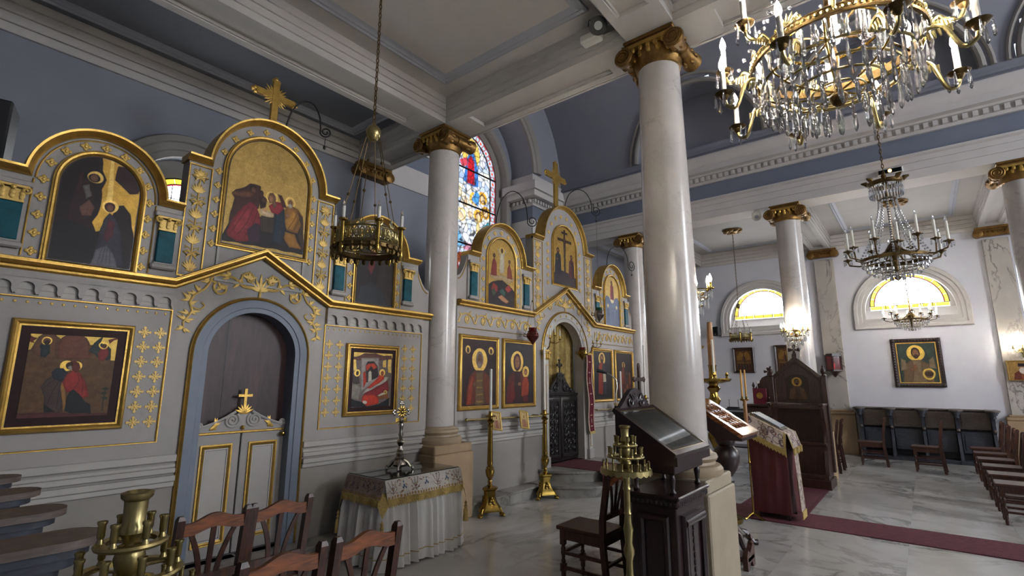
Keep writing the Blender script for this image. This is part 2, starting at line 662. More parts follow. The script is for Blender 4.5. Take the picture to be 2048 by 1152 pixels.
def wall_open(u0, u1, z0, z1, d0, d1, ops, ax='y'):
    """wall slab with arched openings; ops: (centre, half width, sill, spring)"""
    mb = MB()

    def P(u, z, d):
        return (u, d, z) if ax == 'y' else (d, u, z)
    cuts = {u0, u1}
    for c, h, s, zs in ops:
        for i in range(25):
            cuts.add(min(max(c - h * cos(pi * i / 24), u0), u1))
    cuts = sorted(cuts)

    def quad(a, b, c, d):
        mb.add([a, b, c, d], [(0, 1, 2, 3)])
    for i in range(len(cuts) - 1):
        a, b = cuts[i], cuts[i + 1]
        if b - a < 1e-7:
            continue
        mid = (a + b) / 2
        op = next((o for o in ops if abs(mid - o[0]) < o[1]), None)
        spans = [((z0, z0), (z1, z1))]
        if op:
            c, h, s, zs = op
            ta = zs + sqrt(max(0, h * h - (a - c) ** 2))
            tb = zs + sqrt(max(0, h * h - (b - c) ** 2))
            spans = [((ta, tb), (z1, z1))]
            if s > z0:
                spans.append(((z0, z0), (s, s)))
                quad(P(a, s, d0), P(b, s, d0), P(b, s, d1), P(a, s, d1))
            quad(P(a, ta, d0), P(b, tb, d0), P(b, tb, d1), P(a, ta, d1))
        for (la, lb), (ha, hb) in spans:
            for d in (d0, d1):
                quad(P(a, la, d), P(b, lb, d), P(b, hb, d), P(a, ha, d))
    for c, h, s, zs in ops:
        for sgn in (-1, 1):
            u = c + sgn * h
            if u0 < u < u1:
                quad(P(u, s, d0), P(u, s, d1), P(u, zs, d1), P(u, zs, d0))
    quad(P(u0, z1, d0), P(u1, z1, d0), P(u1, z1, d1), P(u0, z1, d1))
    for u in (u0, u1):
        quad(P(u, z0, d0), P(u, z0, d1), P(u, z1, d1), P(u, z1, d0))
    return mb
# ================================================================ the building
CN = [4.70, 1.67]                 # column rows along the nave (Y)
X1, X2 = 4.37, 10.05              # the two colonnades (X)
XS, XN = 14.05, -0.8              # side walls
YW, YE = -9.0, 6.4
ZB1, ZB2 = 4.88, 4.76             # beam soffits of the two aisles
ZC1, ZC2 = 5.21, 5.07             # ceilings
NCX = 7.21                        # nave axis
HB = 0.235

# floor with its marble slabs
floor = struct('floor', MB().box(XN, XS, YW, 7.3, -0.1, -0.004), 'floor_marble')
floor['label'] = 'polished grey white marble floor with dark veins'
sl = MB().box(-0.6182, 0.6182, -0.4495, 0.4495, -0.02, 0.0).mesh('marble_slab', 'floor_marble')
for i in range(12):
    for j in range(12):
        inst('marble_slab', sl, floor, (XN + 0.61875 + i * 1.2375, -5.55 + j * 0.9, 0))


# ---- windows of the side aisles: half-round lights with a yellow border
def lunette(name, label, u, zb, r, plane, sgn, ax, surround, zs=None, wallmat='cornice_white', bd=0.1, sill=None, rev=0.16):
    """plane: wall face, sgn: direction into the room; glass sits rev behind the face"""
    root = thing(name, label, 'window', (plane, u, 0) if ax == 'x' else (u, plane, 0), kind='structure')
    zs = zb if zs is None else zs
    ho, hi, z0 = surround
    path = [(u - hi, z0 + ho - hi)] + arch_pts(u, zs, hi, 32) + [(u + hi, z0 + ho - hi)]
    wd = ho - hi
    prof = [(-.005, -0.02), (-.005, 0.03), (wd * .25, 0.03), (wd * .3, 0.05), (wd * .6, 0.05), (wd * .66, 0.075), (wd * .92, 0.08), (wd, 0.05), (wd, -0.02)]
    part('window_surround', MB().sweep(path, prof, plane, True, ax, sgn), wallmat, root, w=True)
    d = plane - sgn * rev

    def P(a, z, dd):
        return (dd, a, z) if ax == 'x' else (a, dd, z)
    ri = r - bd
    # clear light
    n = 24
    vs = [P(u + ri * cos(pi * i / n), zb + bd + ri * sin(pi * i / n) * (r - bd) / ri, d) for i in range(n + 1)]
    g = MB().add(vs, [tuple(range(n + 1))])
    part('clear_pane', g, 'pane_clear', root, w=True, smooth=0)
    # yellow border panes
    k = 12
    for i in range(k):
        a0, a1 = pi * i / k + .006, pi * (i + 1) / k - .006
        pts = [P(u + r * cos(a0 + (a1 - a0) * t / 4), zb + bd + r * sin(a0 + (a1 - a0) * t / 4) * (r - bd * .0) / r, d - sgn * .003) for t in range(5)]
        pts += [P(u + ri * cos(a1 + (a0 - a1) * t / 4), zb + bd + ri * sin(a1 + (a0 - a1) * t / 4), d - sgn * .003) for t in range(5)]
        part('border_pane', MB().add(pts, [tuple(range(10))]), 'pane_yellow', root, w=True, smooth=0)
    for i in range(6):
        a0, a1 = u - r + 2 * r * i / 6 + .005, u - r + 2 * r * (i + 1) / 6 - .005
        part('border_pane', MB().add([P(a0, zb, d), P(a1, zb, d), P(a1, zb + bd * .9, d), P(a0, zb + bd * .9, d)], [(0, 1, 2, 3)]), 'pane_yellow', root, w=True, smooth=0)
    part('red_line', MB().tube([P(u + (ri - .008) * cos(pi * i / 24), zb + bd + (ri - .008) * sin(pi * i / 24), d + sgn * .004) for i in range(25)], .009, 6), 'pane_red', root, w=True)
    # lead bars
    b = MB()
    for rr in (ri, r):
        b.tube([P(u + rr * cos(pi * i / 24), zb + bd + rr * sin(pi * i / 24), d + sgn * .006) for i in range(25)], 0.008, 6)
    for i in range(-2, 3):
        x = i * ri / 3
        b.tube([P(u + x, zb, d + sgn * .006), P(u + x, zb + bd + sqrt(ri * ri - x * x), d + sgn * .006)], 0.006, 6)
    b.tube([P(u - r, zb + bd, d + sgn * .006), P(u + r, zb + bd, d + sgn * .006)], 0.007, 6)
    h = zb + bd + r * .42
    b.tube([P(u - ri * .9, h, d + sgn * .006), P(u + ri * .9, h, d + sgn * .006)], 0.006, 6)
    part('lead_bars', b, 'iron', root, w=True)
    # sloping sill
    s0 = sill if sill is not None else z0 + ho - hi
    pl = [(plane - sgn * .02, s0), (d, zb - .02), (d - sgn * .1, zb - .02), (d - sgn * .1, s0)]
    if ax == 'x':
        part('window_sill', MB().prism([(p[0], p[1]) for p in pl], u - hi, u + hi, 'y'), wallmat, root, w=True)
    else:
        part('window_sill', MB().prism([(p[0], p[1]) for p in pl], u - hi, u + hi, 'x'), wallmat, root, w=True)
    # wall behind the corners of the opening
    fr = MB()
    pts = [P(u + (hi + .12) * cos(pi * i / 24), zs + (hi + .12) * sin(pi * i / 24), d - sgn * .012) for i in range(25)]
    ptsi = [P(u + r * cos(pi * i / 24), zb + bd + r * sin(pi * i / 24), d - sgn * .012) for i in range(25)]
    fr.add(pts + ptsi, [(i, i + 1, 26 + i, 25 + i) for i in range(24)])
    fr.add([P(u - hi - .12, zs, d - sgn * .012), P(u - r, zb + bd, d - sgn * .012), P(u - r, zb - .2, d - sgn * .012), P(u - hi - .12, zb - .2, d - sgn * .012)], [(0, 1, 2, 3)])
    fr.add([P(u + hi + .12, zs, d - sgn * .012), P(u + r, zb + bd, d - sgn * .012), P(u + r, zb - .2, d - sgn * .012), P(u + hi + .12, zb - .2, d - sgn * .012)], [(0, 1, 2, 3)])
    part('window_frame', fr, wallmat, root, w=True, smooth=0)
    return root


WS = [3.06, 0.08, -2.95, -6.0]
ws = struct('wall_south', wall_open(YW, 7.3, 0, 5.2, XS, XS + 0.35, [(c, .80, 2.98, 3.17) for c in WS], 'x'), 'wall_white')
ws['label'] = 'pale bluish white side wall with half-round windows'
lunette('window_1', 'half-round daylit window with yellow border above the dark framed icons', WS[0], 3.23, .70, XS, -1, 'x', (1.03, .80, 2.77), zs=3.17, bd=.08)
lunette('window_2', 'half-round daylit window with yellow border behind the lit chandelier', WS[1], 3.23, .70, XS, -1, 'x', (1.03, .80, 2.77), zs=3.17, bd=.08)
lunette('window_3', 'half-round side window in the bay beyond the frame', WS[2], 3.23, .70, XS, -1, 'x', (1.03, .80, 2.77), zs=3.17, bd=.08)
lunette('window_4', 'half-round side window in the far rear bay', WS[3], 3.23, .70, XS, -1, 'x', (1.03, .80, 2.77), zs=3.17, bd=.08)
struct('wall_north', MB().box(XN - .3, XN, YW, 7.3, 0, 5.3), 'wall_blue_grey')
we = struct('wall_east', wall_open(XN, 4.6, 0, 5.3, YE, YE + .3, [(1.95, .55, 3.35, 3.60)], 'y'), 'wall_blue_grey')
we['label'] = 'blue grey wall behind the grey and gold icon screen'
lunette('window_5', 'small round-headed window with yellow and red glass behind the icon screen', 1.95, 3.42, .44, YE, -1, 'y', (.80, .55, 3.10), zs=3.60, wallmat='plaster_grey', bd=.07)
struct('wall_aisle_end', MB().box(9.82, XS, YE, YE + .3, 0, 5.3), 'wall_blue_grey')
struct('wall_west', wall_open(XN, XS, 0, 9.2, YW - .3, YW, [(NCX, 1.1, 2.6, 6.1), (2.0, .8, 2.9, 3.2), (12.1, .8, 2.9, 3.2)], 'y'), 'wall_white')
for i, (c, h, s, zs_) in enumerate([(NCX, 1.1, 2.6, 6.1), (2.0, .8, 2.9, 3.2), (12.1, .8, 2.9, 3.2)]):  # unseen glowing rear windows, added for fill light from behind
    o = part('window_%d' % (6 + i), MB().prism(arch_poly(c, h, s, zs_), YW - .2, YW - .18, 'y'), 'pane_clear')
    tag(o, ['tall arched window at the rear of the nave', 'arched rear window of the near aisle', 'arched rear window of the far aisle'][i], kind='structure')


# ---- beams and ceilings
def fascia(mb, a0, a1, c, h, z0, z1, ax, n=4):
    """stepped beam between a0 and a1 along ax, centred on c"""
    for i in range(n):
        za, zb = z0 + (z1 - z0) * i / n, z0 + (z1 - z0) * (i + 1) / n
        hh = h + .014 * i
        if ax == 'x':
            mb.box(a0, a1, c - hh, c + hh, za + (.045 if i == 0 else 0), zb)
        else:
            mb.box(c - hh, c + hh, a0, a1, za + (.045 if i == 0 else 0), zb)
        if i:  # paler ground paints in the brighter light inside the arches
            if ax == 'x':
                mb.box(a0, a1, c - hh - .006, c + hh + .006, za - .007, za + .004)
            else:
                mb.box(c - hh - .006, c + hh + .006, a0, a1, za - .007, za + .004)
    # soffit: rim round a sunk panel, with a small raised moulding
    def strip(u0, u1, v0, v1, zz0, zz1):
        if ax == 'x':
            mb.box(u0, u1, v0, v1, zz0, zz1)
        else:
            mb.box(v0, v1, u0, u1, zz0, zz1)
    rim, mo = .085, .018
    strip(a0, a1, c - h, c - h + rim, z0, z0 + .045)
    strip(a0, a1, c + h - rim, c + h, z0, z0 + .045)
    if a1 - a0 > 1.2:
        g0, g1 = a0 + .34, a1 - .34
        strip(a0, g0, c - h + rim, c + h - rim, z0, z0 + .045)
        strip(g1, a1, c - h + rim, c + h - rim, z0, z0 + .045)
        strip(g0, g1, c - h + rim, c - h + rim + mo, z0 + .012, z0 + .05)
        strip(g0, g1, c + h - rim - mo, c + h - rim, z0 + .012, z0 + .05)


def coffer(mb, mp, x0, x1, y0, y1, z, inset=.30, wd=.13):
    """ceiling bay: flat border, moulded ring, panel"""
    a0, a1, b0, b1 = x0 + inset, x1 - inset, y0 + inset, y1 - inset
    mb.box(x0, x1, y0, b0, z, z + .1)
    mb.box(x0, x1, b1, y1, z, z + .1)
    mb.box(x0, a0, b0, b1, z, z + .1)
    mb.box(a1, x1, b0, b1, z, z + .1)
    path = [(a0, b0), (a1, b0), (a1, b1), (a0, b1)]
    prof = [(0, -.02), (0, .022), (wd * .2, .03), (wd * .35, .012), (wd * .55, .022), (wd * .8, 0.0), (wd, -.012), (wd, -.06), (0, -.06)]
    mp.sweep(path, prof, z, True, 'z', -1)
    mb.box(a0 + wd - .01, a1 - wd + .01, b0 + wd - .01, b1 - wd + .01, z + .012, z + .1)


beams1, ceil1, mold1 = MB(), MB(), MB()
ROWS = [4.685, 1.67, -1.38, -4.43, -7.48]
for y in ROWS:
    fascia(beams1, XN, X1 - HB, y, HB, ZB1, ZC1, 'x')
edges = [YE] + ROWS
for i, y in enumerate(ROWS):
    fascia(beams1, (ROWS[i + 1] + HB) if i + 1 < len(ROWS) else YW, y - HB, X1, HB, ZB1, ZC1, 'y')
    beams1.box(X1 - HB, X1 + HB, y - HB, y + HB, ZB1, ZC1)
fascia(beams1, ROWS[0] + HB, YE, X1, HB, ZB1, ZC1, 'y')
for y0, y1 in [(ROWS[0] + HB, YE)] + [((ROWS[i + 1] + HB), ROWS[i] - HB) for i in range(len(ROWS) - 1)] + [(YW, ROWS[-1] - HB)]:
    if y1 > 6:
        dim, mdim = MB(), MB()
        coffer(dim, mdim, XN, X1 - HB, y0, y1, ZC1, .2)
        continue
    coffer(ceil1, mold1, XN, X1 - HB, y0, y1, ZC1, .26)
b1 = struct('ceiling_beams', beams1, 'ceiling_paint')
b1['label'] = 'stepped white ceiling beams with sunk soffit panels over the near aisle'
c1 = struct('ceiling', ceil1, 'ceiling_paint')
c1['label'] = 'flat coffered ceiling of the near aisle'
part('ceiling_moulding', mold1, 'ceiling_blue', c1, w=True)
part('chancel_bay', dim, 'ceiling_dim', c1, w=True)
part('chancel_bay_moulding', mdim, 'ceiling_blue', c1, w=True)
# fluted cornice under the ceiling on the wall behind the screen
t = MB()
for i in range(4):
    t.box(XN, X1 - HB, YE - .10 + .022 * (3 - i), YE, 4.84 + .092 * i, 4.84 + .092 * (i + 1) - .008)
    t.box(XN, X1 - HB, YE - .09 + .022 * (3 - i), YE, 4.84 + .092 * (i + 1) - .01, 4.84 + .092 * (i + 1))
tr = struct('trim_1', t, 'ceiling_paint', label='stepped grey cornice along the wall behind the icon screen')

beams2, ceil2, mold2 = MB(), MB(), MB()
ROWS2 = [4.70, 1.62, -1.42, -4.46, -7.5]
for i, y in enumerate(ROWS2):
    fascia(beams2, X2 + HB, XS, y, .2, ZB2, ZC2, 'x')
for y0, y1 in [(ROWS2[0] + .2, YE)] + [((ROWS2[i + 1] + .2), ROWS2[i] - .2) for i in range(len(ROWS2) - 1)] + [(YW, ROWS2[-1] - .2)]:
    coffer(ceil2, mold2, X2 + HB, XS, y0, y1, ZC2, .34 if y1 - y0 > 1.6 else .2, .10)
b2 = struct('ceiling_beams_far', beams2, 'ceiling_far')
b2['label'] = 'white ceiling beams over the far aisle'
c2 = struct('ceiling_far', ceil2, 'ceiling_far')
c2['label'] = 'flat white panelled ceiling of the far aisle'
part('ceiling_moulding', mold2, 'ceiling_blue', c2, w=True)
t = MB()
for i in range(4):
    t.box(XS - .04 - .03 * i, XS, YW, YE, ZC2 - .34 + .085 * i, ZC2 - .34 + .085 * (i + 1) - .008)
    t.box(XS - .03 - .03 * i, XS, YW, YE, ZC2 - .34 + .085 * (i + 1) - .01, ZC2 - .34 + .085 * (i + 1))
struct('trim_2', t, 'cornice_white', label='stepped white cornice under the far aisle ceiling')


# ---- nave entablatures
def entablature(x, s, zb, name, label):
    """nave face at x; s = direction towards the nave"""
    root = thing(name, label, 'cornice', (x, 0, zb), kind='structure')
    y0, y1 = YW, YE
    f = lambda pts: [(x + s * a, z) for a, z in pts]
    d = zb - 4.76
    back = -2 * HB - 0.02
    arch = f([(0, zb), (0, 4.90), (.015, 4.90), (.015, 5.02), (.03, 5.02), (.03, 5.10), (.07, 5.12), (.07, 5.155), (back, 5.155), (back, ZC2 if s < 0 else ZC1), (-2 * HB, zb + .3), (-2 * HB, zb)] if s < 0 else [(0, zb), (0, 5.02), (.03, 5.02), (.03, 5.10), (.07, 5.12), (.07, 5.155), (-.03, 5.155), (-.03, zb)])
    part('architrave', MB().prism(arch, y0, y1, 'y'), 'cornice_white', root, w=True)
    part('frieze', MB().prism(f([(0, 5.155), (0, 5.46), (back, 5.46), (back, 5.155)]), y0, y1, 'y'), 'frieze_blue', root, w=True)
    cor = f([(0, 5.46), (.05, 5.46), (.05, 5.50), (.06, 5.51), (.06, 5.60), (.10, 5.61), (.12, 5.64), (.24, 5.64), (.24, 5.75), (.26, 5.76), (.30, 5.83), (.33, 5.90), (.33, 5.94), (back, 5.94), (back, 5.46)])
    co = part('cornice', MB().prism(cor, y0, y1, 'y'), 'cornice_white', root, w=True)
    part('attic', MB().prism(f([(0, 5.94), (.03, 5.94), (.03, 6.10), (.06, 6.12), (.06, 6.17), (0, 6.20), (0, 6.30), (back, 6.30), (back, 5.94)]), y0, y1, 'y'), 'vault_paint', root, w=True)
    den = MB().box(-.028, .028, -.032, .032, 0, .08).mesh('dentil', 'cornice_white', 0)
    n = 78
    if s < 0:
        for i in range(n):
            inst('dentil', den, co, (x + s * .085, 6.2 - i * .115, 5.51), w=True)
    return root


entablature(X2 - HB, -1, ZB2, 'trim_3', 'white and blue entablature with a row of dentils above the far columns')
entablature(X1 + HB + .05, 1, ZB1 + .006, 'trim_4', 'entablature on the near side of the nave')

# ---- vault with round-headed lunettes
VR, VZ = X2 - HB - NCX, 6.28
LUN = [(3.10, 1.3), (0.08, 1.3), (-2.94, 1.3), (-5.98, 1.3)]
mb = MB()
NY, NT = 160, 72
ys = [YW + (YE - YW) * i / NY for i in range(NY + 1)]
pts = []
for y in ys:
    for j in range(NT + 1):
        a = pi * j / NT
        pts.append((NCX + VR * cos(a), y, VZ + VR * sin(a)))
fs = []
for i in range(NY):
    for j in range(NT):
        ym = (ys[i] + ys[i + 1]) / 2
        zm = VR * sin(pi * (j + .5) / NT)
        if any((ym - c) ** 2 + zm ** 2 < (r + .02) ** 2 for c, r in LUN):
            continue
        a = i * (NT + 1) + j
        fs.append((a, a + 1, a + NT + 2, a + NT + 1))
mb.add(pts, fs)
va = struct('ceiling_vault', mb, 'vault_paint')
va['label'] = 'dim grey barrel vault over the nave'
for c, r in LUN:
    for s in (1, -1):
        q = MB()
        n = 28
        xv = lambda dz: NCX + s * sqrt(max(VR * VR - dz * dz, 0))
        xw = NCX + s * (VR + .28)
        A = [(xv(r * sin(pi * i / n)), c + r * cos(pi * i / n), VZ + r * sin(pi * i / n)) for i in range(n + 1)]
        B = [(xw, c + r * cos(pi * i / n), VZ + r * sin(pi * i / n)) for i in range(n + 1)]
        q.add(A + B, [(i, i + 1, n + 2 + i, n + 1 + i) for i in range(n)])
        q.add(B, [tuple(range(n + 1))])
        part('lunette', q, 'vault_paint', va, w=True)
        e = MB()
        e.tube([(p[0] - s * .02, p[1], p[2]) for p in A], .055, 8)
        ro = r + .13
        e.tube([(NCX + s * (sqrt(max(VR ** 2 - (ro * sin(pi * i / n)) ** 2, 0)) - .01), c + ro * cos(pi * i / n), VZ + ro * sin(pi * i / n)) for i in range(n + 1)], .035, 8)
        part('lunette_arch', e, 'plaster_grey', va, w=True)

# ---- chancel arch, piers and the end wall with the tall stained window
AR, AZ = 1.44, 6.25
ca = struct('wall_chancel', wall_open(X1 + HB, X2 - HB, 0, 9.3, YE, 7.06, [(NCX, AR, -.01, AZ)], 'y'), 'vault_paint')
ca['label'] = 'chancel arch and piers at the head of the nave'
e = MB()
e.sweep(arch_pts(NCX, AZ, AR, 40), [(0, -.02), (0, .05), (.10, .05), (.12, .08), (.26, .09), (.28, .03), (.28, -.02)], YE, False, 'y', -1)
part('arch_moulding', e, 'plaster_grey', ca, w=True)
for s in (1, -1):
    xi = NCX + s * AR
    xo = NCX + s * (VR + .0)
    f = MB()
    for (o, z0, z1) in ((.03, 4.76, 5.15), (.05, 5.46, 5.51), (.07, 5.51, 5.60), (.22, 5.62, 5.75), (.28, 5.75, 5.94), (.05, 5.94, 6.2)):
        f.box(min(xi - s * o, xo), max(xi - s * o, xo), YE - o, 7.05, z0, z1)
    part('pier_cornice', f, 'cornice_white', ca, w=True)
    part('pier_frieze', MB().box(min(xi - s * .004, xo), max(xi - s * .004, xo), YE - .01, 7.05, 5.15, 5.46), 'frieze_blue', ca, w=True)
    dm = MB().box(-.028, .028, -.025, .025, 0, .07).mesh('dentil', 'cornice_white', 0)
    for i in range(9):
        inst('dentil', dm, ca, (xi - s * .03 + s * i * .1, YE - .095, 5.52), w=True)
    for i in range(5):
        inst('dentil', dm, ca, (xi - s * .095, YE + .0 + i * .11, 5.52), w=True)
WR, WZ, WB = 1.10, 6.05, 2.7
ew = struct('wall_chancel_end', wall_open(4.4, 10.0, 0, 9.3, 7.0, 7.35, [(NCX, WR + .12, WB, WZ)], 'y'), 'wall_blue_grey')
ew['label'] = 'blue grey chancel wall around the stained window'
e = MB()
pth = [(NCX - WR - .12, WB)] + arch_pts(NCX, WZ, WR + .12, 36) + [(NCX + WR + .12, WB)]
e.sweep(pth, [(-.005, -.2), (-.005, .04), (.08, .05), (.11, .02), (.16, .02), (.16, -.2)], 7.0, False, 'y', -1)
part('window_moulding', e, 'plaster_grey', ew, w=True)


# ================================================================ columns
def ionic(root, zt, r, w, half=.25):
    """gilded capital: volutes face the aisles (+-X), bolsters face +-Y; local to the column axis"""
    part('abacus', MB().bbox(-half, half, -half, half, zt - .035, zt, .008).bbox(-half + .02, half - .02, -half + .02, half - .02, zt - .07, zt - .03, .01), 'gold_dark', root)
    c = MB()
    c.lathe([(r - .004, zt - .30), (r + .015, zt - .285), (r + .02, zt - .25), (r + .03, zt - .22), (r + .05, zt - .17), (r + .045, zt - .13), (r + .02, zt - .08), (r, zt - .07)], 28)
    cap = part('capital', c, 'gold_dark', root)
    eg = MB()
    for i in range(16):
        a = 2 * pi * i / 16
        eg.ball(((r + .035) * cos(a), (r + .035) * sin(a), zt - .165), .03, 7, 5, (1, 1, 1.3))
    part('egg_ornament', eg, 'gold', cap)
    for sy in (-1, 1):
        v = MB()
        y = sy * (r + .055)
        zc = zt - .165
        v.lathe([(.0, -half - .015), (.085, -half - .015), (.095, -half), (.088, -half + .05), (.06, -half * .45), (.05, -.04), (.062, -.03), (.062, .03), (.05, .04), (.06, half * .45), (.088, half - .05), (.095, half), (.085, half + .015), (0, half + .015)], 20, (0, y, zc), 'x')
        for sx in (-1, 1):
            sp = []
            for i in range(44):
                a = -pi / 2 + i * .42 if False else pi / 2 - sy * sx * 0 + i * .38
                rr = .088 * (1 - i / 50)
                sp.append((sx * (half + .018), y + sy * rr * cos(a), zc + rr * sin(a)))
            v.tube(sp, [.011 * (1 - i / 70) for i in range(44)], 6)
            for k in range(6):   # leaf tips on the bolster
                a = 2 * pi * k / 6
                v.ball((sx * half * .62, y + .07 * cos(a), zc + .07 * sin(a)), .022, 6, 4, (2, 1, 1))
        part('volute', v, 'gold_dark', root)
    ch = MB()
    for sx in (-1, 1):
        x0, x1 = sorted((sx * (half - .06), sx * (half + .005)))
        ch.box(x0, x1, -r - .05, r + .05, zt - .105, zt - .07)
        for k in range(5):
            ch.ball((sx * (half - .01), (k - 2) * .075, zt - .125), .03, 7, 5, (.7, .8, 1.1))
    part('channel', ch, 'gold', root)


def column(x, y, zt, r0, r1, label, zp=.865, hp=.325, pm='stone_beige'):
    root = thing('column', label, 'column', (x, y, 0), group='marble columns', kind='structure')
    p = MB().bbox(-hp, hp, -hp, hp, 0, zp - .10, .012).bbox(-hp + .018, hp - .018, -hp + .018, hp - .018, zp - .105, zp, .012)
    part('plinth', p, pm, root)
    R0 = r0
    b = MB().lathe([(R0 + .095, zp), (R0 + .105, zp + .02), (R0 + .105, zp + .05), (R0 + .085, zp + .075), (R0 + .05, zp + .085), (R0 + .045, zp + .105), (R0 + .06, zp + .115), (R0 + .07, zp + .135), (R0 + .06, zp + .16), (R0 + .03, zp + .17), (R0 + .02, zp + .19), (R0, zp + .20)], 40)
    part('column_base', b, 'stone_base', root)
    z0, z1 = zp + .195, zt - .29
    prof = []
    for i in range(15):
        t = i / 14
        prof.append((r0 + (r1 - r0) * t ** 1.5, z0 + (z1 - z0) * t))
    prof.insert(0, (r0 + .02, z0 - .005))
    prof += [(r1 + .012, z1 + .005), (r1 + .012, z1 + .03), (r1, z1 + .035)]
    part('shaft', MB().lathe(prof, 48), 'column_marble', root)
    ionic(root, zt, r1, 0)
    return root


column(X1 - .005, 4.70, ZB1, .208, .20, 'marble column at the end of the left icon screen behind the draped table')
column(X1 + .01, 1.69, ZB1, .232, .195, 'large near marble column behind the dark carved lectern', zp=.85, hp=.335, pm='plinth_pale')
column(X2, 4.68, ZB2, .215, .20, 'marble column at the far end of the central icon screen')
column(X2, 1.62, ZB2, .215, .20, 'marble column behind the gabled wooden throne with a lit sconce')
column(X2, -1.42, ZB2, .215, .20, 'marble column cut by the photo edge beside the row of chairs')


def pilaster(name, label, u, plane, s, ax, zt, hw=.2, base=True, proj=.07):
    loc = (plane, u, 0) if ax == 'x' else (u, plane, 0)
    root = thing('pilaster', label, 'pilaster', loc, group='wall pilasters', kind='structure')

    def bx(mb, h, p, z0, z1, b=.006):
        if ax == 'x':
            x0, x1 = sorted((0, s * p))
            return mb.bbox(x0, x1, -h, h, z0, z1, b)
        y0, y1 = sorted((0, s * p))
        return mb.bbox(-h, h, y0, y1, z0, z1, b)
    part('shaft', bx(MB(), hw, proj, .9, zt - .25), 'pilaster_marble' if base else 'vault_paint', root)
    if base:
        m_ = bx(MB(), hw + .09, proj + .06, 0, .86)
        bx(m_, hw + .10, proj + .08, .86, .93, .02)
        bx(m_, hw + .05, proj + .03, .93, .97, .01)
        part('pilaster_base', m_, 'stone_beige', root)
    c = MB()
    bx(c, hw + .09, proj + .09, zt - .05, zt)
    bx(c, hw + .03, proj + .05, zt - .20, zt - .05)
    for sy in (-1, 1):
        if ax == 'x':
            c.lathe([(0, s * .0), (.08, s * .0), (.085, s * (proj + .10)), (.05, s * (proj + .115)), (0, s * (proj + .12))], 16, (0, sy * (hw + .05), zt - .13), 'x')
            c.tube([(s * (proj + .105), sy * (hw + .05) + .07 * (1 - i / 30) * cos(i * .45), zt - .13 + .07 * (1 - i / 30) * sin(i * .45)) for i in range(28)], .009, 6)
        else:
            c.lathe([(0, s * .0), (.08, s * .0), (.085, s * (proj + .10)), (.05, s * (proj + .115)), (0, s * (proj + .12))], 16, (sy * (hw + .05), 0, zt - .13), 'y')
            c.tube([(sy * (hw + .05) + .07 * (1 - i / 30) * cos(i * .45), s * (proj + .105), zt - .13 + .07 * (1 - i / 30) * sin(i * .45)) for i in range(28)], .009, 6)
    for k in range(5):
        q = (k - 2) * .07
        c.ball((s * (proj + .05), q, zt - .11) if ax == 'x' else (q, s * (proj + .05), zt - .11), .03, 7, 5)
    part('capital', c, 'gold_dark', root)
    return root


pilaster('p', 'veined marble wall pilaster carrying the red glass lantern', 1.58, XS, -1, 'x', ZB2)
pilaster('p', 'veined marble wall pilaster with lit sconce and small icon', -1.46, XS, -1, 'x', ZB2)
pilaster('p', 'pilaster with gilded capital on the wall behind the hanging corona lamp', X1, YE, -1, 'y', ZB1, base=False, proj=.10)
